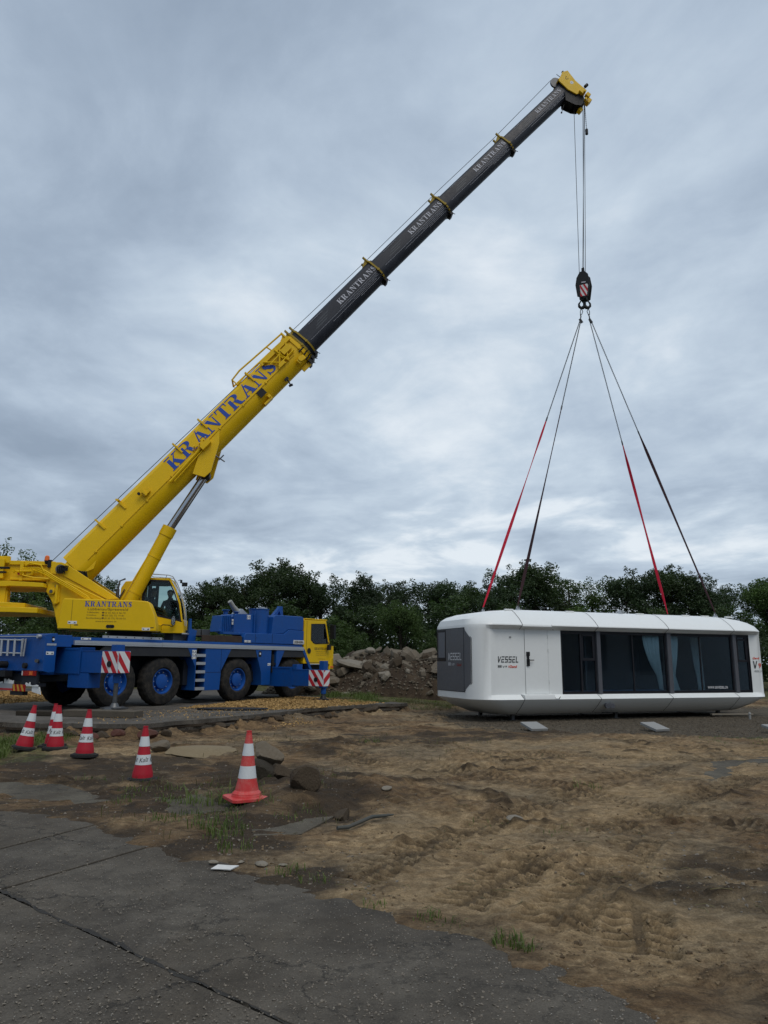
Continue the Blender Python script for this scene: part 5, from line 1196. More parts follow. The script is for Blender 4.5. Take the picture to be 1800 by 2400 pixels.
# door
M['gap'] = paint('grey_gasket', (.22, .235, .24), .6, dirt=0)
b = H().box(.165, .925, .185, .2, .72, 2.555); door = hp('door', b, 'shell', bevel=.004)
b = H().box(.157, .164, .190, .1985, .72, 2.562).box(.926, .931, .190, .1985, .72, 2.562).box(.157, .931, .190, .1985, 2.556, 2.562)
hp('door_gap', b, 'gap')
b = H().box(.93, .95, .17, .2, 1.02, 1.12).box(.93, .95, .17, .2, 1.9, 2.0).box(.93, .95, .17, .2, 2.3, 2.4); hp('hinges', b, 'shell', parent=door)
b = H().box(.205, .30, .150, .185, 1.50, 1.70).box(.20, .305, .145, .185, 1.78, 1.90).box(.215, .285, .150, .185, 1.70, 1.78).cyl((.26, .12, 1.665), (.42, .12, 1.665), .012).cyl((.26, .19, 1.665), (.26, .115, 1.665), .016)
hp('lock_handle', b, 'black', parent=door, bevel=.008)
hp('door_canopy', H().prism([(.0, 2.655), (.0, 2.60), (.02, 2.585), (.205, 2.585), (.205, 2.655)], -.0, .96, 'x') if False else H().add([(u, v, z) for u in (.0, .97) for v, z in ((-.012, 2.64), (-.012, 2.61), (.19, 2.57), (.19, 2.63))], [(0, 1, 2, 3), (7, 6, 5, 4), (0, 4, 5, 1), (1, 5, 6, 2), (2, 6, 7, 3), (3, 7, 4, 0)]), 'shell', bevel=.004)
hp('door_sill', H().add([(u, v, z) for u in (.02, 1.0) for v, z in ((-.008, .60), (.02, .70), (.21, .715), (.21, .58), (-.008, .57))], [(0, 1, 2, 3, 4), (9, 8, 7, 6, 5), (0, 5, 6, 1), (1, 6, 7, 2), (2, 7, 8, 3), (3, 8, 9, 4), (4, 9, 5, 0)]), 'shell', bevel=.004)
# panel joints
def joint(mb, pts, w=.016):
    la = [(u - w / 2, v, z) for u, v, z in pts]; lb = [(u + w / 2, v, z) for u, v, z in pts]; mb.loft([la, lb], caps=False, closed=False)
def prof(z, iv, r): return VC + (0 - VC) * (1 - iv / HV) + (.2 if r else 0)
b = H()
for u in (0, 2.57, 5.17, 7.77):
    sk = [(z, prof(z, iv, r)) for z, iv, ie, r in LV[1:6]]; rf = [(z, prof(z, iv, r)) for z, iv, ie, r in LV[6:14]]
    joint(b, [(u, v - .004, z + (.004 if z > .57 else -.002)) for z, v in sk]); joint(b, [(u, v - .004, z + .004 if z > 2.66 else z - .003) for z, v in rf])
joint(b, [(1.02, -.004, .59), (1.02, .05, .63)]); b.add([(1.02, -.004, .585), (1.14, -.004, .585), (1.25, .10, .645), (1.23, .10, .645), (1.12, .012, .592), (1.02, .012, .592)], [(0, 1, 4, 5), (1, 2, 3, 4)])
b.add([(.95, -.004, 2.672), (1.12, .19, 2.53), (1.14, .19, 2.53), (.98, -.004, 2.672)], [(0, 1, 2, 3)])
hp('panel_joints', b, 'seam', smooth=0, fix=False)
# slate end panel wrapped round the corner
endp = [(UL, 2.62), (UL, CR)] + [(UL + CR - CR * math.cos(R(a)), CR - CR * math.sin(R(a))) for a in (8, 16, 24)]
b = H(); off = .006
la = []; lb = []
for i, (u, v) in enumerate(endp):
    nx, ny = (-1, 0) if i < 2 else (-math.cos(R((8, 16, 24)[i - 2])), -math.sin(R((8, 16, 24)[i - 2])))
    z1 = 2.57 if i < 2 else 2.57 - .30 * ((i - 1) / 3); z0 = .77 if i < 2 else .77 + .25 * ((i - 1) / 3)
    la.append((u + nx * off, v + ny * off, z0)); lb.append((u + nx * off, v + ny * off, z1))
b.loft([la, lb], caps=False, closed=False)
ep = hp('end_panel', b, 'panelgrey', smooth=50, fix=False)
b = H().box(UL - .012, UL - .005, 1.96, 2.60, 1.62, 2.55); b.k = 1; b.box(UL - .016, UL - .012, 2.02, 2.50, 1.72, 2.48)
hp('end_window', b, ['frame', 'interior'], bevel=.002)
b = H(); b.box(UL - .011, UL - .004, CR - .006, CR + .006, .77, 2.57); b.box(UL - .009, UL - .002, .70, 2.66, 2.565, 2.578); b.box(UL - .009, UL - .002, .70, 2.66, .758, .772)
pts = []
a24 = R(26); e0 = (UL + CR - (CR + .005) * math.cos(a24), CR - (CR + .005) * math.sin(a24))
b.tube([(UL - .004, CR, .765), (e0[0], e0[1], 1.02), (e0[0], e0[1], 2.27), (UL - .004, CR, 2.575)], .008, 4)
hp('end_joints', b, 'seam')
b = H(); b.tube([(UL + CR - (CR + .001) * math.cos(R(14)), CR - (CR + .001) * math.sin(R(14)), .35 + .0), (UL + CR - (CR + .003) * math.cos(R(14)), CR - (CR + .003) * math.sin(R(14)), .74)], .006, 4).tube([(UL + CR - (CR + .003) * math.cos(R(14)), CR - (CR + .003) * math.sin(R(14)), 2.60), (UL + CR - (CR + .003) * math.cos(R(14)), CR - (CR + .003) * math.sin(R(14)), 2.70)], .006, 4)
# lettering
def ff(u0, u1, z0, z1, v=.1985): return lambda x, y, k: (u0 + x * (u1 - u0), v - k, z0 + y * (z1 - z0))
M['shellink'] = paint('charcoal_lettering', (.045, .05, .055), .5, dirt=0)
M['orangered'] = paint('orange_red_lettering', (.62, .06, .025), .5, dirt=0)
b = H(); vessel(b, ff(-.58, .02 - .02, 1.60, 1.765, .192)); 
b = H(); vessel(b, ff(-.72, -.03, 1.595, 1.765, .192)); lg = hp('front_logo', b, 'shellink', smooth=0, fix=False)
def cjk(mb, fn):
    """two small square characters drawn as strokes"""
    for ox in (0, .2):
        for r_ in ((0, .9, .17, 1), (0, .45, .17, .55), (0, .0, .03, .9), (.14, .0, .17, .9), (.06, .2, .11, .8), (0, 0, .17, .08)):
            mb.add([fn(ox + p[0], p[1], 0) for p in rect(*r_)], [(0, 1, 2, 3)])
def sub(mb, fn):
    cjk(mb, fn); mb.add([fn(*p, 0) for p in ((.47, .75), (.51, .75), (.56, .2), (.60, .0), (.55, .0))], [(0, 1, 2, 3, 4)]); mb.add([fn(*p, 0) for p in ((.55, .0), (.60, .0), (.68, .75), (.64, .75))], [(0, 1, 2, 3)])
    for p in ([(.74, .75), (.92, .75), (.91, .65), (.74, .65)], [(.74, .45), (.77, .45), (.77, .75), (.74, .75)], [(.77, .42), (.90, .42), (.90, .5), (.77, .5)], [(.88, .75), (.92, .75), (.88, .35), (.80, 0), (.76, 0)]): mb.add([fn(*q, 0) for q in p], [tuple(range(len(p)))])
b = H(); sub(b, ff(-.72, -.40, 1.45, 1.52, .192)); b.k = 1; sans(b, 'Gen6', ff(-.35, -.10, 1.45, 1.515, .192), bold=.03, shear=.35)
b.add([ff(-.385, -.36, 1.45, 1.515, .192)(*q, 0) for q in ((0, 0), (.5, 0), (1.2, 1), (.6, 1))], [(0, 1, 2, 3)])
hp('front_sublogo', b, ['shellink', 'orangered'], smooth=0, fix=False)
def ef(v0, v1, z0, z1): return lambda x, y, k: (UL - .0085 - k, v0 + x * (v1 - v0), z0 + y * (z1 - z0))
M['whitelet'] = paint('white_lettering', (.55, .56, .58), .5, dirt=0)
b = H(); vessel(b, ef(1.80, .88, 1.65, 1.86)); b_ = hp('end_logo', b, 'whitelet', smooth=0, fix=False)
b = H(); sub(b, ef(1.80, 1.34, 1.49, 1.58)); b.k = 1; sans(b, 'Gen6', ef(1.22, .90, 1.48, 1.56), bold=.03, shear=.35)
M['dimred'] = paint('dim_red_lettering', (.22, .03, .025), .5, dirt=0)
hp('end_sublogo', b, ['whitelet', 'dimred'], smooth=0, fix=False)
b = H(); sans(b, 'Gen6', ff(8.64, 8.92, 1.755, 1.82, .192), bold=.03, shear=.35); b.k = 1
f9 = ff(8.64, 8.82, 1.46, 1.70, .192)
b.add([f9(*q, 0) for q in ((0, 1), (.22, 1), (.45, 0), (.25, 0))], [(0, 1, 2, 3)]); b.add([f9(*q, 0) for q in ((.25, 0), (.5, 0), (1.0, 1), (.78, 1))], [(0, 1, 2, 3)]); b.k = 0
f9 = ff(8.86, 8.97, 1.48, 1.62, .192)
for p in ([(0, 1), (1, 1), (1, .8), (0, .8)], [(0, .45), (.25, .45), (.25, .8), (0, .8)], [(.25, .4), (.9, .4), (.9, .58), (.25, .58)], [(.75, .8), (1, .8), (.9, .35), (.45, 0), (.2, 0)]): b.add([f9(*q, 0) for q in p], [tuple(range(len(p)))])
b.k = 1; sans(b, 'VESSEL 39', ff(8.66, 8.98, 1.34, 1.40, .192))
hp('corner_logo', b, ['orangered', 'shellink'], smooth=0, fix=False)
b = H(); sans(b, 'WWW.303VESSEL.CN', ff(6.76, 7.56, .83, .905, .2525), bold=.02); hp('window_lettering', b, 'whitelet', smooth=0, fix=False)
# feet, vent, roof brackets
for u, v in ((.05, .8), (3.62, .8), (7.6, .8), (.1, 2.9), (3.6, 2.6), (7.6, 2.6)):
    zb = -.05
    hp('foot', H().box(u - .05, u + .05, v - .05, v + .05, zb, .16).box(u - .10, u + .10, v - .10, v + .10, zb, zb + .02), 'steel', bevel=.004)
b = H().cyl((2.83, .14, .37), (2.80, .02, .36), .075, n=18).cyl((2.97, .12, .37), (2.95, .0, .365), .075, n=18).box(2.83, 2.95, .02, .14, .30, .43); hp('cable_gland', b, 'mullion', bevel=.006)
hp('skirt_vent', H().box(2.86, 3.4, .36, .42, .145, .165), 'seam')
hp('door_stop', H().box(-.33, -.28, .17, .2, 2.30, 2.32), 'steel')
b = H()
for u, v in ((-.02, 2.35), (.33, .8), (7.30, 2.45), (7.87, .85), (3.95, .72)):
    b.box(u - .06, u + .06, v - .05, v + .05, 3.08, 3.17); b.cyl((u, v - .02, 3.20), (u, v + .02, 3.20), .045, n=14)
hp('lifting_eyes', b, 'silver', bevel=.004)
b = H()
for u in (-.2, 1.9, 4.5, 6.3, 7.1, 8.1): b.box(u, u + .28, .62, .70, 3.10, 3.145)
hp('roof_clips', b, 'shell', bevel=.006)
# ================================================================ CONES
def cone(x, y, hgt, rb, rt, mats, label, tilt=(0, 0), rz=0, zoff=0., square=True, worn=False):
    z = gh(x, y) + zoff + .015
    t = thing('traffic_cone', (x, y, z), rz, label, 'traffic cone', 'traffic cones along the edge')
    fm = Matrix.Translation((x, y, z)) @ Matrix.Rotation(rz, 4, 'Z') @ Matrix.Rotation(tilt[0], 4, 'X') @ Matrix.Rotation(tilt[1], 4, 'Y')
    mb = MB(fm); r_ = lambda f: rb + (rt - rb) * f
    z0 = .05; n = 36; hh = hgt - z0
    mb.rev([(rb * (1.28 if worn else 1.04), z0), (rb * (1.26 if worn else 1.03), z0 + .02), (rb * 1.02, z0 + .05), (rb, z0 + .07), (r_(.26), z0 + .26 * hh), (r_(.80), z0 + .80 * hh), (rt, hgt - .012), (rt * 1.12, hgt - .012), (rt * 1.12, hgt), (rt * .7, hgt), (rt * .6, hgt - .05)], (0, 0, 0), (0, 0, 1), n)
    obj('cone_body', mb, mats[0], t)
    for a, c in ((.26, .45), (.61, .80)):
        w = MB(fm); w.loft([[((r_(q) + .002) * math.cos(2 * math.pi * k / n), (r_(q) + .002) * math.sin(2 * math.pi * k / n), z0 + q * hh) for k in range(n)] for q in (a, c)], caps=False)
        band = obj('reflective_band', w, 'conew', t, fix=False)
        if not worn and a < .5:
            s = MB(fm)
            for th in (-75, 10, 95):
                def cf(xx, yy, k, th=th):
                    an = R(th - 90) + (xx - .5) * 1.25; q = a + (c - a) * (.25 + .45 * yy + .12 * xx); rr = r_(q) + .0045; return (rr * math.cos(an), rr * math.sin(an), z0 + q * hh)
                sans(s, 'Kalz', cf, shear=.3)
            obj('handwriting', s, 'inklet', band, smooth=0, fix=False)
    bz = MB(fm); w = rb * (1.75 if worn else 1.6)
    if not worn: bz.box(-.08, .08, -.08, .08, -.06, .01)
    if square: bz.prism([(w - .04, -w), (w, -w + .04), (w, w - .04), (w - .04, w), (-w + .04, w), (-w, w - .04), (-w, -w + .04), (-w + .04, -w)], .0, .035, 'z')
    else: bz.prism([(w * math.cos(R(22.5 + 45 * k)), w * math.sin(R(22.5 + 45 * k))) for k in range(8)], .0, .045, 'z')
    bz.rev([(rb * 1.34, .03), (rb * 1.30, .055), (rb * 1.2, .06), (.05, .06)], (0, 0, 0), (0, 0, 1), 24)
    obj('cone_foot', bz, mats[1], t, bevel=.006)
    return t
cone(-1.50, 8.62, .73, .125, .028, ('coneo', 'coneo'), 'worn coral-red traffic cone with a square foot, nearest to the camera and furthest right', (0, 0), .5, 0., True, True)
cone(-3.30, 10.66, .735, .135, .032, ('coner', 'coneb'), 'red and white cone beside the black soil, second from the right', (0, 0), .2, .0, False)
cone(-4.78, 12.36, .735, .135, .032, ('coner', 'coneb'), 'red and white cone right in front of the crane outrigger timber', (0, R(2)), .9, .0, False)
cone(-5.60, 13.15, .735, .135, .032, ('coner', 'coneb'), 'red and white cone standing in front of another cone that it almost hides', (0, R(1)), .3, .0, False)
cone(-5.815, 13.53, .735, .125, .030, ('coner', 'coneb'), 'red and white cone almost hidden behind another cone near the left edge', (0, 0), .1, .03, True)
cone(-6.09, 13.05, .735, .135, .032, ('coner', 'coneb'), 'leftmost red and white cone, leaning to the right at the grass edge', (0, R(9)), .5, .0, False)

# ================================================================ STONES AND RUBBLE
def rock_mesh(seed, sx, sy, sz, flat=6, sub=3, amp=.12):
    r = random.Random(seed); bm = bmesh.new(); bmesh.ops.create_icosphere(bm, subdivisions=sub, radius=1)
    planes = []
    for _ in range(flat):
        n = Vector((r.gauss(0, 1), r.gauss(0, 1), r.gauss(0, 1))).normalized(); planes.append((n, r.uniform(.45, .8)))
    co = np.array([v.co[:] for v in bm.verts])
    d = fbm(co[:, 0] * 1.5 + seed, co[:, 1] * 1.5 + co[:, 2] * 1.3, seed, 4)
    for v, q in zip(bm.verts, d):
        for n, h in planes:
            k = v.co.dot(n)
            if k > h: v.co -= n * (k - h) * .93
        v.co *= 1 + q * amp
        v.co = Vector((v.co.x * sx, v.co.y * sy, v.co.z * sz))
    vs = [v.co.copy() for v in bm.verts]; fs = [tuple(v.index for v in f.verts) for f in bm.faces]; bm.free(); return vs, fs
def place_rock(name, x, y, z, sx, sy, sz, seed, rot, mt, label, cat, group=None, flat=6, amp=.12, sub=3):
    vs, fs = rock_mesh(seed, sx, sy, sz, flat, sub, amp)
    E_ = Matrix.Translation((x, y, z)) @ Matrix.Rotation(rot[2], 4, 'Z') @ Matrix.Rotation(rot[1], 4, 'Y') @ Matrix.Rotation(rot[0], 4, 'X')
    mb = MB(); mb.add(vs, fs); o = obj(name, mb, mt, smooth=22); o.matrix_world = E_; return tag(o, label, cat, group)
place_rock('boulder', -.86, 8.75, gh(-.86, 8.75) + .10, .19, .16, .17, 3, (0, .1, .4), 'rock', 'large rounded soil-crusted boulder right of the nearest cone', 'boulder', 'stones by the nearest cone', 5, .16)
place_rock('boulder', -.40, 8.15, gh(-.40, 8.15) + .03, .11, .09, .08, 9, (0, .1, .9), 'rock', 'small dark stone at the foot of the rounded boulder', 'boulder', 'stones by the nearest cone', 5, .16)
place_rock('boulder', -1.58, 10.55, gh(-1.58, 10.55) + .30, .26, .2, .19, 12, (0, -.1, .2), 'conc', 'angular brown stone resting on top of the dark block behind the nearest cone', 'boulder', 'stones by the nearest cone', 7, .1)
place_rock('boulder', -1.62, 10.30, gh(-1.62, 10.3) + .08, .30, .22, .17, 15, (0, .05, .1), 'bark', 'black block under the angular brown stone behind the nearest cone', 'boulder', 'stones by the nearest cone', 7, .1)
place_rock('boulder', -3.75, 12.95, gh(-3.75, 12.95) + .08, .17, .15, .15, 21, (.2, .1, .6), 'conc', 'grey angular stone behind the second cone from the right', 'boulder', 'stones by the nearest cone', 7, .1)
place_rock('boulder', -1.25, 9.6, gh(-1.25, 9.6) + .05, .2, .1, .09, 24, (.1, .5, .4), 'rock', 'low dark slab of stone lying just right of the nearest cone', 'boulder', 'stones by the nearest cone', 7, .1)
place_rock('stone_slab', -2.9, 13.0, gh(-2.9, 13.0) + .0, .85, .5, .09, 33, (.05, .06, .4), paint('sandy_stone', (.21, .165, .10), .9, dirt=.5, dcol=(.10, .08, .05), bump=.5), 'flat sandy stone slab between the rear cones and the crane pad edge', 'stone slab', None, 8, .06)
def chunk(mb, sx, sy, sz, r):
    """broken slab: irregular polygon with thickness and chipped faces"""
    k = r.randint(6, 9); p = []
    for i in range(k):
        a = 2 * math.pi * (i + r.uniform(-.25, .25)) / k; q = r.uniform(.75, 1.1); p.append((sx * q * math.cos(a), sy * q * math.sin(a)))
    top = [(x * r.uniform(.62, 1.0), y * r.uniform(.62, 1.0), sz * r.uniform(.55, 1.15)) for x, y in p]; bot = [(x * r.uniform(.65, 1.0), y * r.uniform(.65, 1.0), -sz * r.uniform(.6, 1.1)) for x, y in p]
    mid = [(x * r.uniform(.92, 1.12), y * r.uniform(.92, 1.12), r.uniform(-.45, .45) * sz) for x, y in p]
    mb.loft([bot, mid, top])
PILE = lambda x, y: max(0., 1 - ((x - .3) / 4.6) ** 2) * max(0., 1 - ((y - 33.2) / 3.4) ** 2)
# the soil heap under the rubble
xs = np.linspace(-5.2, 5.8, 120); ys = np.linspace(29.0, 37.2, 90); PX, PY = np.meshgrid(xs, ys)
nn_ = fbm(PX / 1.1, PY / 1.1, 91, 4); n2_ = fbm(PX / .3, PY / .3, 95, 3)
env = np.clip(1 - ((PX - .3) / 5.2) ** 2, 0, 1) * np.clip(1 - ((PY - 33.3) / 3.6) ** 2, 0, 1)
PZ = .15 + 1.75 * env ** .55 * (1 + .30 * nn_) + .10 * n2_ * (env > .02) - .35 * (env <= .01)
PZ = PZ - .55 * np.exp(-(((PX + 1.6) / .9) ** 2 + ((PY - 30.4) / 1.0) ** 2))
ii = np.arange(PX.size).reshape(PX.shape); pf = np.stack([ii[:-1, :-1], ii[:-1, 1:], ii[1:, 1:], ii[1:, :-1]], -1).reshape(-1, 4)
M['heap'] = paint('dark_loose_soil', (.045, .031, .020), .95, dirt=.6, dcol=(.10, .075, .045), scale=2.0, bump=.9, var=.4)
hp_ = fast_obj('soil_heap', np.stack([PX, PY, PZ], -1).reshape(-1, 3), pf, ['heap'], smooth=True); tag(hp_, kind='structure')
def pz(x, y):
    i = int(round((x + 5.2) / 11 * 119)); j = int(round((y - 29) / 8.2 * 89)); i = min(119, max(0, i)); j = min(89, max(0, j)); return float(PZ[j, i])
def put_chunk(x, y, z, s, rot, mt, label, seed, group='broken concrete pieces of the rubble heap', name='concrete_chunk', cat='concrete chunk'):
    r = random.Random(seed); mb = MB(); chunk(mb, *s, r); o = obj(name, mb, mt, smooth=0, bevel=.015)
    o.location = (x, y, z); o.rotation_euler = rot; return tag(o, label, cat, group)
# large named pieces along the crest
BIG = [(-3.15, 31.6, 1.30, (.6, .42, .14), (.6, -.6, .3), 'tilted grey concrete slab at the left end of the rubble heap, beside the crane cab'),
       (-1.25, 31.2, 1.62, (.95, .6, .12), (.30, .12, .1), 'widest flat pale slab lying across the left top of the rubble heap'),
       (-1.0, 32.6, 2.05, (.6, .45, .14), (.1, -.35, .3), 'small tilted slab standing above the widest flat slab'),
       (.35, 32.6, 2.0, (.55, .4, .3), (.5, .4, .5), 'pointed brown block left of the middle of the heap crest'),
       (1.15, 32.2, 2.0, (.6, .5, .3), (.7, .2, 1.1), 'upright broad brown block in the middle of the heap crest'),
       (2.0, 32.5, 2.05, (.55, .4, .22), (.3, -.3, .2), 'rounded flat block right of the middle of the heap crest'),
       (2.75, 31.8, 1.85, (.5, .42, .10), (1.2, .3, .3), 'pale triangular slab standing on edge in front of the house'),
       (3.5, 32.4, 2.35, (.95, .4, .09), (.2, .28, -.35), 'palest long slab at the top right, leaning towards the white house'),
       (2.25, 30.2, .72, (.13, .14, .55), (.0, .05, .2), 'short upright concrete stump under a flat cap stone'),
       (2.35, 30.3, 1.25, (.5, .36, .10), (.15, -.1, .3), 'flat cap stone balanced on the upright stump'),
       (3.35, 30.4, .95, (.28, .3, .85), (.3, -.55, .2), 'large leaning slab at the left wall of the white house'),
       (.95, 31.1, 1.35, (.55, .42, .35), (.7, .3, .6), 'dull grey block in the second row of the heap'),
       (-2.3, 30.6, .85, (.8, .45, .2), (.4, .1, -.3), 'long dark block low at the left end of the heap behind the outrigger'),
       (-3.3, 30.3, .75, (.42, .4, .3), (.6, .3, .2), 'squat grey block by the front outrigger plate'),
       (.1, 30.9, 1.25, (.30, .25, .22), (.6, .8, .2), 'small pale split block below the middle of the crest')]
for i, (x, y, z, s, rot, lab) in enumerate(BIG): put_chunk(x, y, z - (.12 if i < 8 else 0), tuple(q * (.80 if i < 8 or i in (11, 12, 13) else 1) for q in s), rot, 'conc2' if i in (1, 6, 7, 8, 14) else 'conc', lab, 100 + i)
r = random.Random(44)
for i in range(230):
    x = r.uniform(-4.2, 4.6); y = r.uniform(29.3, 32.6); z = pz(x, y)
    s = (.06 + .34 * r.random() ** 2.2) * (1 if y > 30.6 else .75)
    put_chunk(x, y, z + s * .25 + .02, (s, s * r.uniform(.6, .95), s * r.uniform(.3, .75)), (r.uniform(-.8, .8), r.uniform(-.8, .8), r.uniform(0, 6)), r.choice(['conc', 'conc', 'rock', 'conc2']), 'rough brown-grey concrete lump of middling size among the rubble', 300 + i)
for i, (x, y, l_, rz) in enumerate([(-1.2, 30.0, .5, .9), (1.2, 31.0, 1.6, .2), (-1.5, 30.0, .4, .5)]):
    b = MB().cyl((x, y, pz(x, y) + .15), (x + l_ * math.cos(rz), y, pz(x, y) + .15 + l_ * math.sin(rz) * .5), .02, n=6)
    tag(obj('splintered_lath', b, 'wood'), ['short pale lath sticking out of the dark hollow of the heap', 'long thin bar lying across the heap below the crest', 'second short lath crossing the first in the dark hollow'][i], 'wooden lath')
rgx = np.random.default_rng(31); nx_ = 5200; X_ = rgx.uniform(-4.8, 5.2, nx_); Y_ = 29.3 + 3.2 * rgx.random(nx_) ** 1.3; FR = np.stack([X_, Y_, np.array([pz(a, b) for a, b in zip(X_, Y_)]) + .02], -1)
# lumps of brick and stone under the edge of the crane pad
r = random.Random(11)
M['brick'] = paint('old_red_brick', (.10, .04, .03), .92, dirt=.6, dcol=(.06, .05, .04), scale=8, bump=.5)
for i in range(26):
    t_ = r.random(); x = -6.6 + 1.9 * t_ if i < 12 else -4.9 + 4.9 * r.random(); y = 15.55 if i < 12 else 15.8 + (x + 4.9) * 1.72 - .2
    s = r.uniform(.06, .17); place_rock('edge_stone', x, y - r.uniform(0, .25), gh(x, y - .4) + s * .5, s * 1.3, s, s * .8, 500 + i, (r.uniform(-.4, .4), r.uniform(-.4, .4), r.uniform(0, 3)), 'brick' if i < 12 and i % 3 == 0 else 'rock', 'fist-sized rough stone lodged under the broken edge of the crane pad', 'stone', 'stones lodged under the crane pad edge', 6, .12, 2)
for i, (x, y, s, lab) in enumerate([(-1.35, 6.35, .032, 'flat pale stone at the paving edge, left of a larger white one'), (-1.12, 6.33, .026, 'small pale stone between two others at the paving edge'), (-.95, 6.28, .052, 'largest white stone at the paving edge near the sheet of paper'), (-.78, 6.26, .026, 'little white stone just right of the largest one'), (.05, 8.9, .06, 'pale clay lump on the brown soil right of the boulder'), (1.35, 7.9, .085, 'flat pale stone lying alone on the tracked sand')]):
    place_rock('pale_stone', x, y, max(gh(x, y), 0) + .012, s * 1.5, s, s * .45, 700 + i, (0, 0, i), 'conc2', lab, 'stone', 'pale stones on the ground', 5, .1, 2)
# loose litter and small things
b = MB().add([(-1.33, 6.17, .008), (-1.17, 6.14, .010), (-1.12, 6.24, .016), (-1.2, 6.26, .012), (-1.29, 6.25, .02)], [(0, 1, 2, 3, 4)]); b.add([(-1.33, 6.17, .004), (-1.17, 6.14, .004), (-1.12, 6.24, .010), (-1.2, 6.26, .006), (-1.29, 6.25, .012)], [(4, 3, 2, 1, 0)])
tag(obj('paper_sheet', b, 'paper', smooth=0), 'crumpled white sheet of paper lying on the paving', 'paper')
hpnts = [(-.42, 7.42), (-.32, 7.5), (-.2, 7.62), (-.1, 7.82), (.02, 7.95), (.12, 7.98)]
tag(obj('hose_offcut', MB().tube([(x, y, gh(x, y) + .03 + .02 * (i in (2, 3))) for i, (x, y) in enumerate(hpnts)], [.018, .019, .019, .018, .016, .008], 8), 'hose'), 'curved grey offcut of hose on the sand right of the boulder', 'hose')
def slab_plate(x, y, sx, sy, th, rz, tx, lab):
    z = .5 * sy * math.sin(tx) - .045; fm = Matrix.Translation((x, y, z + .02)) @ Matrix.Rotation(rz, 4, 'Z') @ Matrix.Rotation(tx, 4, 'X')
    b = MB(fm).box(-sx / 2, sx / 2, -sy / 2, sy / 2, 0, th); tag(obj('paving_slab', b, 'plate', smooth=0, bevel=.006), lab, 'paving slab', 'paving slabs in front of the house')
slab_plate(3.72, 18.75, .46, .54, .06, R(20), R(13), 'square grey paving slab in front of the door end of the house')
slab_plate(6.72, 18.85, .44, .54, .06, R(24), R(14), 'square grey paving slab in front of the middle of the house')
slab_plate(9.6, 18.5, .50, .60, .06, R(24), R(12), 'paving slab cut off by the right edge of the picture')
# timber under the rear outrigger, rubber mat, planks
fx, fy = (KM @ Vector((-1.55, -1.86, 0))).xy
fm = frame_m((fx, fy, .3), R(-12))
tag(obj('timber_mat', MB(fm).box(-.75, 1.05, -.75, -.32, .0, .15), 'wood', bevel=.015), 'weathered grey timber baulk in front of the rear outrigger foot', 'timber')
tag(obj('timber_mat', MB(fm).box(-.45, .45, -.29, .29, .0, .125), 'wood', bevel=.012), 'timber packing directly under the rear outrigger foot', 'timber')
tag(obj('timber_mat', MB(fm).box(-1.95, -.82, -.80, -.42, .0, .11), 'bark', bevel=.02), 'dark rotten baulk lying left of the timber under the outrigger', 'timber')
fm = frame_m((-4.0, 22.2 - 1.9, .3), R(2)); b = MB(fm)
pts_ = [(.95 * math.cos(R(a)), .34 * math.sin(R(a))) for a in range(0, 360, 18)]; b.prism(pts_, .0, .05, 'z')
tag(obj('rubber_mat', b, 'black', bevel=.01), 'flat black mat lying on the crane pad in front of the wheels', 'mat')
b = MB(frame_m((11.2, 24.0, 0), R(8))).box(-.9, .5, -.06, .06, .02, .07); tag(obj('plank', b, 'conc2', bevel=.006), 'pale plank on the ground behind the right foot of the house', 'plank')
b = MB().cyl((11.0, 22.8, -.02), (11.0, 22.8, .14), .035, n=12).cyl((11.0, 22.8, .14), (11.0, 22.8, .19), .045, .02, n=12)
tag(obj('survey_peg', b, 'plate'), 'small pale peg standing on the gravel at the right end of the house', 'peg')
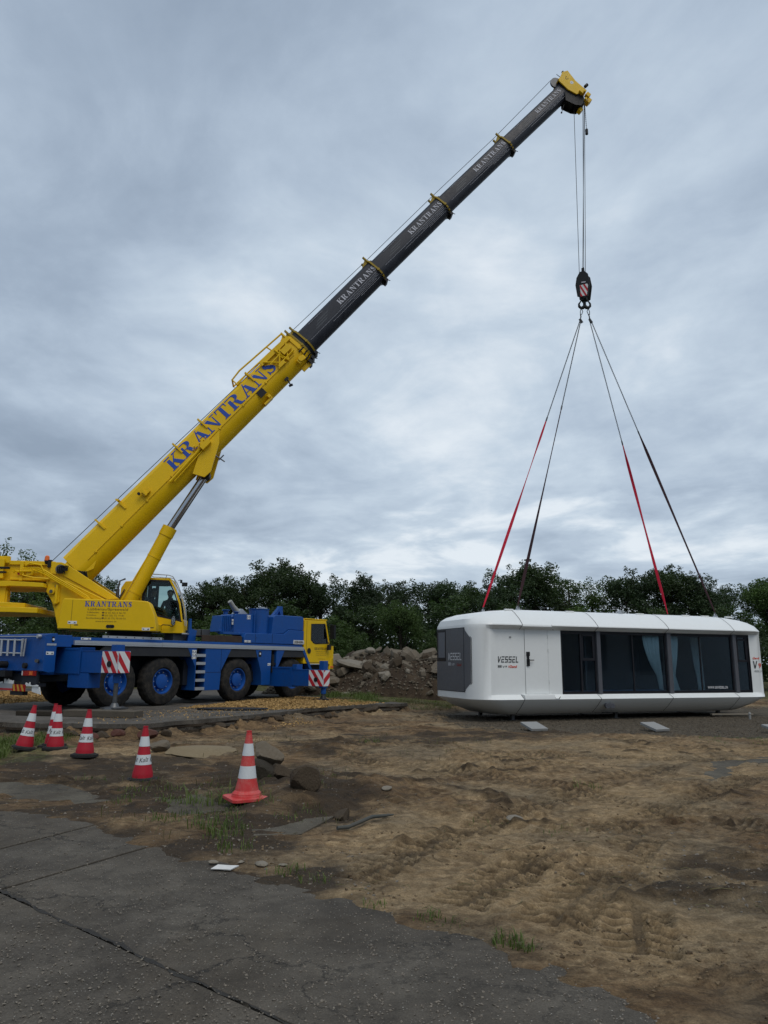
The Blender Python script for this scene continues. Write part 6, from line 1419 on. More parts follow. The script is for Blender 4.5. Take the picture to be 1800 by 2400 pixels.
# ================================================================ PEOPLE IN THE CRANE CAB
def person(name, root_m, J, hairlen, mats, label):
    """J: joints in the frame of root_m"""
    t = thing(name, tuple(root_m.translation), root_m.to_euler().z, label, 'person')
    vs, es, rad = [], [], []
    idx = {}
    def V_(k, p, r): idx[k] = len(vs); vs.append(root_m @ Vector(p)); rad.append(r)
    order = [('pelvis', .15), ('belly', .145), ('chest', .165), ('neckb', .075), ('neck', .058), ('jaw', .072), ('face', .092), ('crown', .075)]
    for k, r in order: V_(k, J[k], r)
    for (a, _), (c, _) in zip(order, order[1:]): es.append((idx[a], idx[c]))
    for s in ('l', 'r'):
        for k, r in (('sh', .075), ('el', .048), ('wr', .030), ('palm', .036)): V_(s + k, J[s + k], r)
        es += [(idx['chest'], idx[s + 'sh']), (idx[s + 'sh'], idx[s + 'el']), (idx[s + 'el'], idx[s + 'wr']), (idx[s + 'wr'], idx[s + 'palm'])]
        for k, r in (('hip', .10), ('kn', .068), ('an', .045), ('toe', .045)): V_(s + k, J[s + k], r)
        es += [(idx['pelvis'], idx[s + 'hip']), (idx[s + 'hip'], idx[s + 'kn']), (idx[s + 'kn'], idx[s + 'an']), (idx[s + 'an'], idx[s + 'toe'])]
        # five fingers rooted in the palm
        pw, pp_ = Vector(J[s + 'wr']), Vector(J[s + 'palm']); d = (pp_ - pw).normalized(); sd_ = d.cross(Vector((0, 0, 1))).normalized(); up = sd_.cross(d)
        for f, (off, ln) in enumerate(((-.030, .055), (-.010, .07), (.010, .075), (.030, .065))):
            base_i = len(vs)
            for j, (g, cu) in enumerate(((.02, 0), (.02 + ln * .5, -.006), (.02 + ln, -.026))):
                vs.append(root_m @ (pp_ + d * g + sd_ * off + up * cu)); rad.append((.009, .0085, .007)[j])
                es.append((idx[s + 'palm'] if j == 0 else len(vs) - 2, len(vs) - 1))
        for j, (g, o2) in enumerate(((-.01, .045), (.03, .06))):
            vs.append(root_m @ (pp_ + d * g - sd_ * o2 - up * .01)); rad.append((.011, .009)[j]); es.append((idx[s + 'palm'] if j == 0 else len(vs) - 2, len(vs) - 1))
    me = bpy.data.meshes.new('body'); inv = WM[t.name].inverted(); me.from_pydata([inv @ v for v in vs], es, [])
    ob = bpy.data.objects.new('body', me); COL.objects.link(ob)
    sk = ob.modifiers.new('skin', 'SKIN'); sl = me.skin_vertices[0].data
    for i, r_ in enumerate(rad): sl[i].radius = (r_, r_); sl[i].use_root = (i == 0)
    ob.modifiers.new('sub', 'SUBSURF').levels = 2; ob.modifiers['sub'].render_levels = 2
    dg = bpy.context.evaluated_depsgraph_get(); m2 = bpy.data.meshes.new_from_object(ob.evaluated_get(dg)); bpy.data.objects.remove(ob)
    # face: brow, nose and ears pulled out of the same surface
    fc = inv @ (root_m @ Vector(J['face'])); fd = (inv.to_3x3() @ root_m.to_3x3() @ Vector(J['look'])).normalized(); sdv = fd.cross(Vector((0, 0, 1))).normalized()
    for v in m2.vertices:
        q = v.co - fc
        if q.length < .17:
            f = q.dot(fd); s = q.dot(sdv); z = q.z
            if f > .03: v.co += fd * (.022 * math.exp(-((s / .014) ** 2 + ((z + .015) / .022) ** 2)) - .010 * math.exp(-(((abs(s) - .032) / .014) ** 2 + ((z - .02) / .012) ** 2)) + .006 * math.exp(-((s / .025) ** 2 + ((z + .055) / .01) ** 2)))
            if abs(f) < .03: v.co += sdv * (1 if s > 0 else -1) * .015 * math.exp(-((z / .03) ** 2))
    body = bpy.data.objects.new('body', m2); COL.objects.link(body); body.parent = t; WM[body.name] = WM[t.name]
    for k in ('skin', mats[0], mats[1]): m2.materials.append(M[k])
    pal = [inv @ (root_m @ Vector(J[s + 'palm'])) for s in 'lr']; wr_ = [inv @ (root_m @ Vector(J[s + 'wr'])) for s in 'lr']; nk = (inv @ (root_m @ Vector(J['neck']))).z; hipz = (inv @ (root_m @ Vector(J['pelvis']))).z
    for p_ in m2.polygons:
        c = p_.center; head_ = c.z > nk - .01 and (c - fc).length < .24
        hand = any((c - a).length < .15 and (c - w_).length > .035 and (a - w_).dot(c - w_) > 0 for a, w_ in zip(pal, wr_))
        p_.material_index = 0 if head_ or hand else (1 if c.z > hipz else 2)
    m2.shade_smooth()
    mb = MB(root_m); f_ = Vector(J['face']); lk = Vector(J['look']).normalized()
    bm = bmesh.new(); bmesh.ops.create_icosphere(bm, subdivisions=3, radius=.108); vv = []; keep = {}
    for v in bm.verts:
        if v.co.z > .012 and v.co.dot(lk) < .062 or (v.co.dot(lk) < -.03 and v.co.z > -.06): keep[v.index] = len(vv); vv.append(f_ + Vector((0, 0, .03)) + v.co)
    ff_ = [tuple(keep[v.index] for v in f.verts) for f in bm.faces if all(v.index in keep for v in f.verts)]; bm.free()
    mb.add(vv, ff_); obj('hair', mb, 'hair', t, fix=False)
    return t
P1 = SM @ Matrix.Translation((.48, .60, 2.45))
person('person', P1, dict(pelvis=(-.02, 0, .50), belly=(-.02, 0, .64), chest=(.0, 0, .88), neckb=(.01, 0, 1.0), neck=(.02, 0, 1.07), jaw=(.045, 0, 1.14), face=(.04, 0, 1.20), crown=(.03, 0, 1.27), look=(1, -.15, 0),
    lsh=(.0, .19, .93), lel=(.10, .26, .68), lwr=(.36, .22, .62), lpalm=(.44, .20, .62), rsh=(.0, -.19, .93), rel=(.10, -.26, .68), rwr=(.36, -.20, .60), rpalm=(.44, -.18, .60),
    lhip=(.02, .10, .48), lkn=(.45, .12, .46), lan=(.50, .12, .10), ltoe=(.62, .12, .05), rhip=(.02, -.10, .48), rkn=(.45, -.12, .46), ran=(.50, -.12, .10), rtoe=(.62, -.12, .05)), 0, ('cloth_navy', 'cloth_navy'), 'person in navy workwear sitting at the controls in the crane cab, facing right')
P2 = SM @ Matrix.Translation((.97, 1.18, 2.12))
obj('cab_platform', MB(SM).box(.5, 1.4, 1.03, 1.5, 2.06, 2.12), 'steel', crane)
person('person', P2, dict(pelvis=(.0, .05, .86), belly=(.0, .02, 1.0), chest=(-.01, -.06, 1.22), neckb=(-.02, -.10, 1.34), neck=(-.02, -.12, 1.40), jaw=(-.02, -.155, 1.46), face=(-.02, -.155, 1.52), crown=(-.02, -.14, 1.59), look=(0, -1, 0),
    lsh=(.18, -.06, 1.26), lel=(.27, -.14, 1.02), lwr=(.18, -.36, .86), lpalm=(.14, -.43, .84), rsh=(-.20, -.06, 1.26), rel=(-.27, -.16, 1.04), rwr=(-.20, -.38, .95), rpalm=(-.17, -.45, .93),
    lhip=(.10, .05, .84), lkn=(.11, .02, .45), lan=(.11, .06, .09), ltoe=(.12, -.10, .03), rhip=(-.10, .05, .84), rkn=(-.11, .02, .45), ran=(-.11, .06, .09), rtoe=(-.12, -.10, .03)), 0, ('cloth_dark', 'cloth_dark'), 'person in dark grey shirt leaning towards the crane cab and facing the camera')
fm = SM @ Matrix.Translation((.84, .66, 3.04)) @ Matrix.Rotation(R(14), 4, 'Y')
tag(obj('display_board', MB(fm).box(-.26, .26, -.01, .01, -.12, .12), 'board', bevel=.006), 'grey-green board held up in the crane cab window', 'board')

# ================================================================ TREES
def leafmat(name, c0, c1):
    m, t, p = newmat(name); oi = N(t, 'ShaderNodeObjectInfo'); g = N(t, 'ShaderNodeNewGeometry'); tcn = N(t, 'ShaderNodeTexCoord')
    a = noise(t, tcn.outputs['Object'], .9, 4, .6); b_ = noise(t, tcn.outputs['Object'], 7, 3, .7)
    f = math_(t, 'ADD', math_(t, 'MULTIPLY', a, .6), math_(t, 'MULTIPLY', b_, .4))
    col = mixc(t, ramp(t, f, [(.36, 0.), (.64, 1.)]), c0, c1)
    col = mixc(t, 1., col, ramp(t, oi.outputs['Random'], [(0, .72), (1, 1.25)]), 'MULTIPLY')
    L(t, col, p.inputs['Base Color']); p.inputs['Roughness'].default_value = .6; p.inputs['Specular IOR Level'].default_value = .3
    tl = N(t, 'ShaderNodeBsdfTranslucent'); L(t, mixc(t, 1., col, (1.2, 1.5, .6), 'MULTIPLY'), tl.inputs[0])
    mx = N(t, 'ShaderNodeMixShader'); mx.inputs[0].default_value = .22; L(t, p.outputs[0], mx.inputs[1]); L(t, tl.outputs[0], mx.inputs[2])
    L(t, mx.outputs[0], t.nodes['Material Output'].inputs[0]); return m
M['leaf_a'] = leafmat('dark_green_leaves', (.016, .030, .010), (.052, .084, .026))
M['leaf_b'] = leafmat('fresh_green_leaves', (.028, .052, .013), (.080, .128, .034))
M['leaf_c'] = leafmat('blue_green_leaves', (.015, .028, .013), (.046, .074, .030))
def leaf_cloud(centers, radii, counts, size, rg):
    P = []
    for c, r_, n in zip(centers, radii, counts):
        d = rg.normal(size=(n, 3)); d /= np.linalg.norm(d, axis=1)[:, None]; q = rg.random(n) ** .45
        P.append(np.array(c) + d * (q * r_)[:, None] * np.array([1, 1, .75]))
    P = np.concatenate(P); n = len(P)
    a = rg.normal(size=(n, 3)); a[:, 2] *= .6; a /= np.linalg.norm(a, axis=1)[:, None]
    b_ = np.cross(a, rg.normal(size=(n, 3))); b_ /= np.linalg.norm(b_, axis=1)[:, None]
    s = (size * rg.uniform(.6, 1.3, n))[:, None]; w = s * .42
    v = np.stack([P - a * s * .5, P + b_ * w * .6 + a * s * .05, P + a * s * .55, P - b_ * w * .6 + a * s * .05], 1).reshape(-1, 3)
    f = np.arange(n * 4).reshape(n, 4); return v, f
def make_tree(seed, h, cr, leaf, nleaf, style='round', size=.2):
    nleaf = int(nleaf * 1.75); size = size * .78
    """returns (trunk mesh data, crown verts, faces): base at the origin"""
    r = random.Random(seed); rg = np.random.default_rng(seed); tb = MB(); ends = []
    th = h * (.30 if style != 'bush' else .1)
    lean = Vector((r.uniform(-.06, .06), r.uniform(-.06, .06), 1))
    top = lean * h * .80
    tp = [Vector((0, 0, -.1)), lean * th, lean * h * .55 + Vector((r.uniform(-.2, .2), r.uniform(-.2, .2), 0)), top]
    r0 = h * .020 + .03
    tb.tube(tp, [r0 * 1.3, r0, r0 * .6, r0 * .2], 8)
    cz = h * (.60 if style != 'bush' else .48); rz = h * (.40 if style != 'bush' else .46); lobes = []
    for i in range(6 if style != 'bush' else 4):      # a crown is a few domes side by side
        a = i * 2.4 + r.uniform(-.5, .5); q = cr * r.uniform(.25, .62); lobes.append((Vector((math.cos(a) * q, math.sin(a) * q, cz + rz * r.uniform(-.35, .42))), cr * r.uniform(.42, .62)))
    lobes.append((Vector((0, 0, cz + rz * .45)), cr * .55))
    for c, q in lobes:
        s0 = lean * h * r.uniform(.25, .5); md = (s0 + c) / 2 + Vector((0, 0, -.04 * h)); tb.tube([s0, md, c], [r0 * .5, r0 * .3, r0 * .12], 5)
        for k in range(9 if style != 'open' else 6):
            d_ = Vector((r.gauss(0, 1), r.gauss(0, 1), r.gauss(.25, .9))).normalized(); e = c + Vector((d_.x * q, d_.y * q, d_.z * q * .85)) * r.uniform(.55, 1.05)
            tb.tube([c.lerp(md, .3), e], [r0 * .16, r0 * .05], 4); ends.append(e)
    C_ = [tuple(e) for e in ends]; rad = [cr * r.uniform(.15, .30) for _ in ends]
    wts = np.array([q ** 2 for q in rad]); cnt = np.maximum(20, (nleaf * wts / wts.sum())).astype(int)
    v, f = leaf_cloud(C_, rad, cnt, size, rg)
    # stray twigs of leaves outside the clumps give a ragged outline
    ex = [tuple(Vector(c) + Vector((r.gauss(0, 1), r.gauss(0, 1), r.gauss(.3, .8))).normalized() * q * r.uniform(.85, 1.15)) for c, q in zip(C_, rad) for _ in range(2)]
    v2, f2 = leaf_cloud(ex, [cr * .09] * len(ex), [int(nleaf * .0022) + 6] * len(ex), size * .9, rg)
    v = np.concatenate([v, v2]); f = np.concatenate([f, f2 + v.shape[0] - v2.shape[0]])
    return tb, v, f
PROT = []
for seed, h, cr, lf, nl, stl, sz in [(1, 8.6, 2.9, 'leaf_a', 7600, 'round', .21), (2, 8.6, 2.6, 'leaf_c', 6400, 'round', .20), (3, 8.6, 3.1, 'leaf_b', 7600, 'round', .21), (4, 8.6, 2.4, 'leaf_a', 4200, 'open', .20), (5, 8.6, 2.8, 'leaf_c', 7000, 'round', .21), (6, 4.2, 2.1, 'leaf_b', 6000, 'bush', .17), (7, 4.2, 2.3, 'leaf_a', 6400, 'bush', .17), (8, 8.6, 2.6, 'leaf_b', 4400, 'open', .20)]:
    tb, v, f = make_tree(seed, h, cr, lf, nl, stl, sz)
    tm = bpy.data.meshes.new('trunk'); tm.from_pydata([tuple(q) for q in tb.v], [], tb.f); tm.materials.append(M['bark']); tm.shade_smooth()
    PROT.append((tm, fast_mesh('crown', v, f, [lf], False), h))
def tree(x, y, h, k, label, wid=1., rz=None, name=None, cat='tree', group='trees along the far edge of the yard', z=None):
    tm, cm, ph = PROT[k]; s = h / ph
    t = thing(name or ('tree' if ph > 5 else 'bush'), (x, y, z if z is not None else .2), rz if rz is not None else rnd.uniform(0, 6.28), label, cat, group)
    t.scale = (s * wid, s * wid, s)
    for nm, me in (('trunk', tm), ('crown', cm)):
        o = bpy.data.objects.new(nm, me); COL.objects.link(o); o.parent = t
    return t
TR_ = [  # x, y, height, prototype, width, label
 (-17.9, 47, 7.6, 3, .85, 'loose open tree showing between the boom and the lift cylinder'), (-15.2, 50, 5.4, 0, 1.0, 'low dark tree seen through the crane cab window'),
 (-12.6, 50, 6.0, 1, 1.0, 'low dark tree just right of the crane cab'), (-10.9, 47, 7.1, 0, 1.0, 'first tall tree rising right of the crane cab'),
 (-9.4, 49, 8.0, 4, .9, 'tree on the left shoulder of the tallest tree'), (-7.3, 48, 9.4, 0, 1.0, 'tallest tree of the row, above the blue engine housing'),
 (-5.9, 51, 8.0, 1, .9, 'tree on the right shoulder of the tallest tree'), (-4.0, 48, 7.9, 4, .95, 'rounded dark tree above the yellow carrier cab'),
 (-1.9, 51, 8.0, 3, 1., 'thin tree standing behind and right of the carrier cab'), (-.7, 49, 8.1, 1, .95, 'dark tree with sky gaps above the left part of the rubble heap'), (1.2, 53, 8.0, 3, 1.0, 'see-through tree above the middle of the rubble heap'),
 (3.3, 49, 7.9, 4, 1.0, 'dense tree left of the white house roof'), (5.6, 52, 7.6, 0, 1.0, 'dark tree behind the left red strap'), (7.9, 48, 8.3, 1, .95, 'rounded tree between the two left slings'),
 (10.2, 49, 8.9, 0, .95, 'tall round-topped tree right of the left slings'), (12.7, 52, 8.6, 3, 1.0, 'open tree with gaps in the middle above the house'), (14.2, 49, 7.9, 7, .95, 'open tree above the right half of the house roof'),
 (16.5, 48, 8.6, 4, .95, 'dense tree just left of the right red strap'), (18.8, 49, 8.5, 0, 1.0, 'dense tree between the two right straps'), (21.0, 48, 8.1, 1, 1.0, 'tree directly behind the right dark strap'),
 (23.0, 51, 8.0, 3, .95, 'open tree right of the right dark strap'), (24.8, 47, 7.6, 2, .9, 'fresh green tree at the right edge of the picture'), (27.0, 50, 8.2, 0, .9, 'dark tree cut by the right edge of the picture'),
 (-20.5, 47, 7.5, 0, 1.0, 'dark tree behind the lift cylinder foot'), (-23.4, 48, 7.2, 1, 1.0, 'dark tree behind the winch frame'), (-27, 46, 7.3, 4, 1.0, 'dark tree behind the counterweight at the left edge')]
for x, y, h, k, w, lab in TR_: tree(x, y, h * (.96 if h < 9 else .89), k, lab, w)
tree(-15.6, 29.5, 6.5, 7, 'near large-leaved tree at the left edge behind the counterweight', .8, 1.0, z=.3)
tree(-13.4, 31.5, 4.3, 3, 'small near tree behind the winch beam at the left', .9, 2.0, z=.3)
BU_ = [(-14.2, 36, 4.3, 6, 1.2, 'dark bush under the counterweight, left of the upper works'), (-18, 38, 4.6, 5, 1.1, 'green bush at the left edge below the counterweight'), (-11.5, 37, 3.5, 6, 1.1, 'dark bush seen under the yellow hood of the crane'), (-8.2, 38, 3.9, 5, 1.2, 'fresh green bush right of the crane cab'),
 (-9.9, 44, 4.8, 5, 1.2, 'tall green bush below the first tall tree'), (-5.6, 41, 4.6, 6, 1.2, 'dark bush behind the exhaust pipe'), (-2.9, 40, 4.1, 5, 1.1, 'round grey-green bush rising behind the carrier cab roof'), (-.8, 41.5, 4.4, 6, 1.2, 'dark bush just right of the carrier cab'),
 (1.0, 39, 4.9, 2, .8, 'full round green tree behind the middle of the rubble heap'), (3.9, 40, 4.9, 6, 1.2, 'dark bush between the heap and the house'), (-2.6, 34.3, 2.2, 5, 1.1, 'leafy light shrub growing at the left end of the rubble heap'), (-.9, 36.2, 2.9, 5, .8, 'small shrub on the crest of the rubble heap'), (2.2, 36.8, 3.1, 5, .8, 'small green shrub right of the middle of the heap crest'),
 (7.4, 42, 4.6, 6, 1.2, 'dark bush behind the door end of the house'), (10.5, 41, 4.7, 5, 1.1, 'fresh green bush above the first window of the house'), (12.9, 43, 4.3, 5, 1.2, 'low yellow-green bush above the second window'), (15.6, 42, 4.4, 6, 1.2, 'dark bush above the third window'), (18.9, 41, 4.5, 6, 1.2, 'dark bush behind the right end of the roof'), (22.4, 40, 5.0, 2, .8, 'bright green tree right behind the right end of the house'), (25.5, 42, 4.8, 6, 1.2, 'dark bush beyond the right end of the house')]
for x, y, h, k, w, lab in BU_: tree(x, y, h, k, lab, w, cat='bush' if k in (5, 6) else 'tree', group='bushes in front of the tree row')
# behind the photographer: what the windows mirror
for i, (x, y, h, k) in enumerate([(20, -16, 8, 0), (27, -22, 9, 4), (34, -27, 9, 1), (12, -22, 8, 0), (3, -25, 9, 4), (-6, -24, 8, 1), (-15, -23, 9, 0), (-24, -18, 8, 4), (-31, -9, 9, 1), (-36, 2, 8, 0), (-38, 14, 9, 4), (44, 22, 8, 1), (46, 32, 9, 0)]):
    tree(x, y, h, k, 'tree behind the photographer, seen only as a dark reflection in the house windows', 1.1, group='trees behind the photographer', z=0)
wsh = thing('workshop_building', (33, 4, 0), R(100), 'long low workshop seen only as a reflection in the house windows', 'building')
wm_ = WM[wsh.name]
M['render'] = paint('dull_grey_render', (.42, .44, .45), .9, dirt=.4)
obj('wall', MB(wm_).box(-17, 17, 0, 10, 0, 4.0), 'render', wsh)
obj('roof', MB(wm_).box(-17.4, 17.4, -.5, 10.4, 4.0, 4.25), 'darkgrey', wsh)
for i in range(9): obj('window', MB(wm_).box(-15.6 + i * 3.5, -13.6 + i * 3.5, 10.0, 10.05, 1.2, 3.4), 'panelgrey', wsh)
# far wood as one mass behind the row; unseen rear ring added to darken the house skirt
rg = np.random.default_rng(77); cs = [(x, 58 + rg.uniform(-2, 4), rg.uniform(.5, 4.6)) for x in np.arange(-48, 52, .5) for _ in range(4)] + [(52 * math.sin(a), 10 - 46 * math.cos(a), rg.uniform(.3, 6.5)) for a in np.arange(-2.1, 2.1, .012) for _ in range(4)]
v, f = leaf_cloud(cs, [1.5] * len(cs), [60] * len(cs), .40, rg)
tag(fast_obj('far_wood_and_shade_ring', v, f, ['leaf_a']), 'dense dark wood behind the row of trees, with an unseen ring added to dim skylight', 'woodland', kind='stuff')

# ================================================================ LOOSE STUFF
rg = np.random.default_rng(9)
def tetra(P, s, rg, flat=.6):
    """small faceted lumps: octahedra with random stretch"""
    n = len(P); base_ = np.array([[1, 0, 0], [-1, 0, 0], [0, 1, 0], [0, -1, 0], [0, 0, 1], [0, 0, -1]], float)
    v = base_[None] * rg.uniform(.6, 1.3, (n, 6, 1)); a = rg.uniform(0, 6.28, n); c, s_ = np.cos(a), np.sin(a)
    q_ = rg.normal(size=(n, 4)); q_ /= np.linalg.norm(q_, axis=1)[:, None]; w0, x0_, y0_, z0_ = q_.T
    Rm = np.stack([1 - 2 * (y0_ ** 2 + z0_ ** 2), 2 * (x0_ * y0_ - z0_ * w0), 2 * (x0_ * z0_ + y0_ * w0), 2 * (x0_ * y0_ + z0_ * w0), 1 - 2 * (x0_ ** 2 + z0_ ** 2), 2 * (y0_ * z0_ - x0_ * w0), 2 * (x0_ * z0_ - y0_ * w0), 2 * (y0_ * z0_ + x0_ * w0), 1 - 2 * (x0_ ** 2 + y0_ ** 2)], -1).reshape(n, 3, 3)
    v = np.einsum('nij,nkj->nki', Rm, v * np.array([1, .8, .65]))
    v = v * np.array([1, 1, flat + .15]) * s[:, None, None] + P[:, None, :]
    f = np.array([[0, 2, 4], [2, 1, 4], [1, 3, 4], [3, 0, 4], [2, 0, 5], [1, 2, 5], [3, 1, 5], [0, 3, 5]])
    return v.reshape(-1, 3), (f[None] + (np.arange(n) * 6)[:, None, None]).reshape(-1, 3)
def scatter(n, x0, x1, y0, y1, keep, zfn, persp=True):
    yy = (y0 ** -.6 + (y1 ** -.6 - y0 ** -.6) * rg.random(n)) ** (-1 / .6) if persp else rg.uniform(y0, y1, n)
    xx = rg.uniform(-1, 1, n) * .62 * (yy + .5) if x0 is None else rg.uniform(x0, x1, n)
    m_ = keep(xx, yy); xx, yy = xx[m_], yy[m_]; return np.stack([xx, yy, zfn(xx, yy)], -1)
P = scatter(34000, None, None, 2.6, 12, lambda x, y: poly_sd(x, y, SLAB) < -.01, lambda x, y: x * 0 + .002)
v, f = tetra(P, .0024 + .0105 * rg.random(len(P)) ** 3.5, rg, .5)
M['pebble'] = paint('pale_pebbles', (.24, .21, .17), .85, dirt=.85, dcol=(.04, .035, .03), scale=14, var=.6)
tag(fast_obj('grit', v, f, ['pebble']), 'pale grit strewn over the old paving', 'grit', kind='stuff')
P = scatter(11000, None, None, 5.0, 16, lambda x, y: (poly_sd(x, y, SLAB) > .0) & (poly_sd(x, y, PAD) > .1) & (height(x, y)[1] > .35 - .3 * rg.random(len(x))), lambda x, y: height(x, y)[0])
v, f = tetra(P, .004 + .02 * rg.random(len(P)) ** 5, rg, .6)
tag(fast_obj('stone_chips', v, f, ['pebble']), 'small pale stone chips in the black soil', 'stone chips', kind='stuff')
P = scatter(36000, None, None, 2.8, 22, lambda x, y: (poly_sd(x, y, SLAB) > .05) & (poly_sd(x, y, PAD) > .1) & (poly_sd(x, y, GRAV) > 0) & (fbm(x / 1.3, y / .8, 141, 3) > -.05 - .35 * (x < 0)), lambda x, y: height(x, y)[0])
v, f = tetra(P, .004 + .022 * rg.random(len(P)) ** 6, rg, .6)
M['clod'] = paint('soil_clods', (.12, .083, .048), .95, dirt=.8, dcol=(.23, .17, .10), scale=3, var=.5)
tag(fast_obj('soil_clods', v, f, ['clod']), 'loose clods of brown soil over the churned ground', 'soil', kind='stuff')
v, f = tetra(FR, .02 + .085 * rg.random(len(FR)) ** 4, rg, .8)
tag(fast_obj('rubble_fragments', v, f, ['conc']), 'small broken fragments and dust lying over the rubble heap', 'rubble', kind='stuff')
P = scatter(16000, 1.4, 14, 17.0, 24, lambda x, y: (poly_sd(x, y, GRAV) < .3), lambda x, y: height(x, y)[0], False)
v, f = tetra(P, .012 + .03 * rg.random(len(P)) ** 2, rg, .7)
M['gravel'] = paint('grey_gravel', (.125, .103, .076), .9, dirt=.6, dcol=(.07, .055, .038), scale=12, var=.6)
tag(fast_obj('gravel', v, f, ['gravel']), 'grey crushed gravel along the front of the house', 'gravel', kind='stuff')
def chips(poly, n, size, z, name, lab, dens=None):
    x0, x1 = min(p[0] for p in poly), max(p[0] for p in poly); y0, y1 = min(p[1] for p in poly), max(p[1] for p in poly)
    x = rg.uniform(x0 - .5, x1 + .5, n); y = rg.uniform(y0 - .5, y1 + .5, n); sd_ = poly_sd(x, y, poly) + .45 * fbm(x / .7, y / .7, 171, 3) + .5 * rg.random(n) ** 3
    k = sd_ < .05; x, y, sd_ = x[k], y[k], sd_[k]
    P = np.stack([x, y, z(x, y) + .05 * np.clip(-sd_, 0, 1) * (.6 + fbm(x / .3, y / .3, 181, 2)) + .012 * rg.random(len(x))], -1)
    a = rg.normal(size=(len(P), 3)) * [1, 1, .35]; a /= np.linalg.norm(a, axis=1)[:, None]; b_ = np.cross(a, rg.normal(size=(len(P), 3))); b_ /= np.linalg.norm(b_, axis=1)[:, None]
    s = (size * rg.uniform(.5, 1.4, len(P)))[:, None]; v = np.stack([P - a * s, P + b_ * s * .55, P + a * s, P - b_ * s * .55], 1).reshape(-1, 3)
    tag(fast_obj(name, v, np.arange(len(P) * 4).reshape(-1, 4), ['chip']), lab, 'wood chips', kind='stuff')
M['chip'] = paint('fresh_wood_chips', (.50, .32, .125), .85, dirt=.45, dcol=(.14, .08, .035), scale=16, var=.5)
flat3 = lambda x, y: x * 0 + .305
chips(CHIPS, 60000, .028, flat3, 'wood_chips', 'bright wood chips spread round the front outrigger and wheels')
chips(CHIPS2, 40000, .04, flat3, 'wood_chips', 'bright wood chips under the rear of the crane at the left edge')
chips([(-2.6, 17.9), (-1.9, 18.4), (-1.5, 19.6), (-2.1, 19.7)], 1500, .024, lambda x, y: height(x, y)[0] + .01, 'wood_chips', 'thin scatter of wood chips fallen below the pad edge')
chips([(-6.2, 15.8), (-4.2, 16.8), (-2.5, 20), (-4, 21), (-7, 19)], 2500, .018, flat3, 'wood_chips', 'sparse chips on the bare concrete before the wheels')
# grass: blades in clumps
def grass(name, pts, lab, hgt, mt='grassm'):
    P = []; D = []; Hh = []
    for x, y, rad, n, h in pts:
        n = max(4, int(n * (.5 if y < 11.3 else 1))); a = rg.uniform(0, 6.28, n); q = rad * np.sqrt(rg.random(n)); px = x + q * np.cos(a); py = y + q * np.sin(a) * .8
        P.append(np.stack([px, py], -1)); Hh.append(h * rg.uniform(.4, 1.25, n))
    P = np.concatenate(P); Hh = np.concatenate(Hh); z = np.maximum(height(P[:, 0], P[:, 1])[0], np.where(poly_sd(P[:, 0], P[:, 1], SLAB) < 0, .0, -1)); z = np.where(poly_sd(P[:, 0], P[:, 1], PAD) < 0, .3, z)
    n = len(P); a = rg.uniform(0, 6.28, n); ln = Hh * rg.uniform(.2, .9, n); dx, dy = np.cos(a) * ln, np.sin(a) * ln; w = .0028 + Hh * .014
    wx, wy = -np.sin(a) * w, np.cos(a) * w; b0_ = np.stack([P[:, 0], P[:, 1], z - .01], -1)
    W3 = np.stack([wx, wy, wx * 0], -1); m1 = b0_ + np.stack([dx * .35, dy * .35, Hh * .65], -1); t1 = b0_ + np.stack([dx, dy, Hh * (1 - .35 * rg.random(n))], -1)
    v = np.stack([b0_ - W3, b0_ + W3, m1 + W3 * .8, m1 - W3 * .8, t1], 1).reshape(-1, 3); o_ = (np.arange(n) * 5)[:, None]
    f = np.concatenate([o_ + [[0, 1, 2, 3]], o_ + [[3, 2, 4, 4]]]); f3 = np.concatenate([o_ + [[0, 1, 2]], o_ + [[0, 2, 3]], o_ + [[3, 2, 4]]])
    tag(fast_obj(name, v, f3, [mt]), lab, 'grass', kind='stuff')
M['grassm'] = leafmat('grass_blades', (.045, .07, .016), (.13, .17, .045))
M['drygrass'] = leafmat('dry_grass_blades', (.07, .065, .03), (.17, .15, .075))
pts = [(-3.2 + 2.6 * rg.random(), 7.4 + 3.2 * rg.random(), .16, 55, .07) for _ in range(26)]
pts = [p for p in pts if not inside(p[0], p[1], SLAB)]
pts += [(-1.98, 8.75, .22, 90, .22), (-1.75, 8.85, .15, 60, .18), (-1.6, 7.55, .26, 170, .14), (-1.45, 7.2, .2, 110, .12), (-2.35, 8.9, .25, 90, .12), (-2.7, 9.6, .3, 80, .10), (-1.25, 6.75, .18, 80, .11), (-.72, 6.05, .16, 70, .10), (-.5, 5.85, .12, 50, .08), (-2.0, 7.9, .3, 120, .10),
       (.30, 5.06, .12, 60, .07), (.43, 4.95, .08, 40, .06), (.73, 4.66, .10, 120, .07), (.83, 4.58, .08, 90, .06), (-.05, 5.32, .1, 40, .06), (2.95, 5.0, .16, 70, .07), (1.7, 7.4, .25, 60, .05), (1.05, 7.9, .25, 50, .05), (2.62, 9.9, .22, 60, .09), (-3.9, 10.4, .25, 70, .09), (-2.9, 10.2, .3, 70, .08), (1.55, 3.5, .05, 30, .05), (-.2, 13.8, .3, 50, .1)]
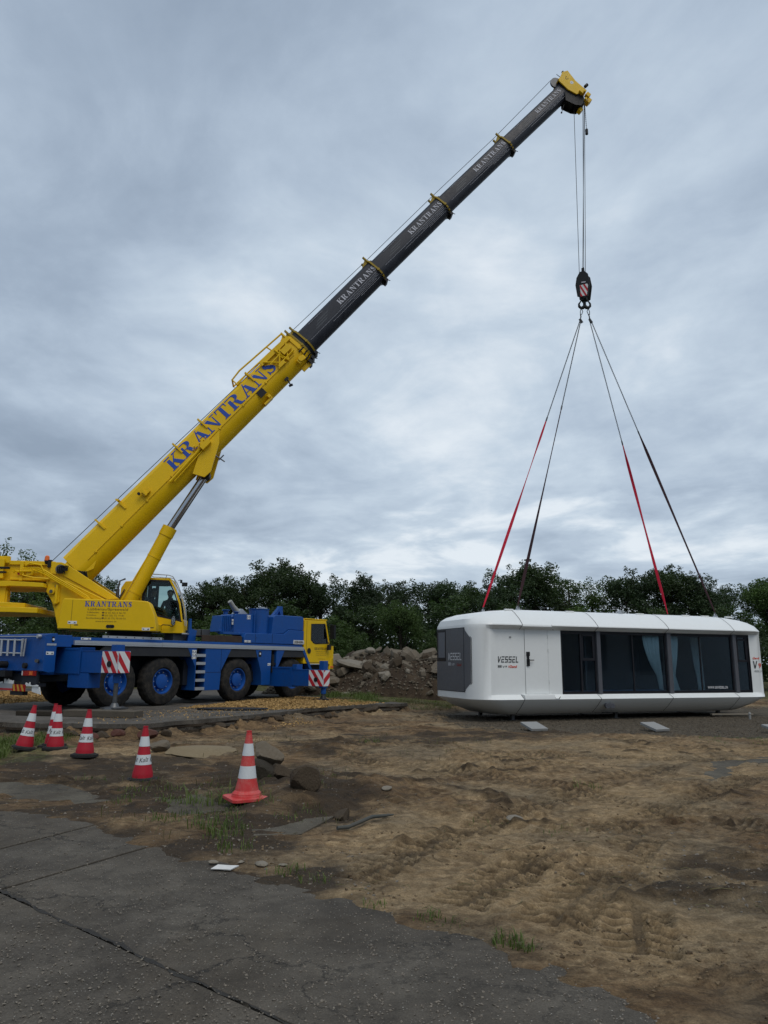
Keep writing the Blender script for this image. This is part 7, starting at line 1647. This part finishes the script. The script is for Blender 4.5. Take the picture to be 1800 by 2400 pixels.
pts += [(rg.uniform(-8.2, -6.3), rg.uniform(11.6, 15.0), .35, 130, .16) for _ in range(26)] + [(-7.0 + rg.uniform(-.8, .8), 12.0 + rg.uniform(-.6, .6), .35, 140, .2) for _ in range(10)]
pts += [(rg.uniform(-.9, 2.4), rg.uniform(25.3, 29), .4, 60, .10) for _ in range(30)] + [(rg.uniform(-2.5, 0), rg.uniform(26.5, 29.5), .4, 90, .24) for _ in range(18)]
pts += [(rg.uniform(-1.2, .5), 24.2 + rg.uniform(-.4, 1.2), .3, 60, .1) for _ in range(14)] + [(rg.uniform(6.8, 9.5), rg.uniform(14.3, 17), .3, 45, .06) for _ in range(22)] + [(rg.uniform(3, 6.5), rg.uniform(24.5, 30), .5, 80, .12) for _ in range(12)]
grass('grass', pts, 'green grass tufts growing along the paving edge and on the soil', .1)
pts = [(rg.uniform(-3.5, -.3), rg.uniform(6.9, 11.5), .12, 8, .12) for _ in range(60)]
pts = [p for p in pts if not inside(p[0], p[1], SLAB) and not any(inside(p[0], p[1], q) for q in PATCH)]
pts += [(rg.uniform(-7.8, -6.2), rg.uniform(11.8, 14.5), .3, 60, .15) for _ in range(14)] + [(rg.uniform(-1.5, 2.6), rg.uniform(25, 29), .4, 80, .13) for _ in range(40)] + [(rg.uniform(-4.5, 3), rg.uniform(11.5, 17), .2, 7, .10) for _ in range(60)]
grass('dry_grass', pts, 'dry straw-coloured stalks scattered over the dark soil', .1, 'drygrass')
M['straw'] = M['drygrass']
b = MB()
for _ in range(260):
    y = 5 + 13 * rnd.random() ** 1.4; x = rnd.uniform(-.6, .6) * y
    if inside(x, y, PAD) or inside(x, y, SLAB): continue
    z = gh(x, y) + .012; a = rnd.uniform(0, 3.14); l_ = rnd.uniform(.04, .16); b.tube([(x, y, z), (x + math.cos(a) * l_ * .5, y + math.sin(a) * l_ * .5, z + .015 * rnd.random()), (x + math.cos(a + .3) * l_, y + math.sin(a + .3) * l_, z)], .0025, 3)
tag(obj('twigs', b, 'drygrass', smooth=0, fix=False), 'thin twigs and roots lying about on the churned soil', 'twigs', kind='stuff')
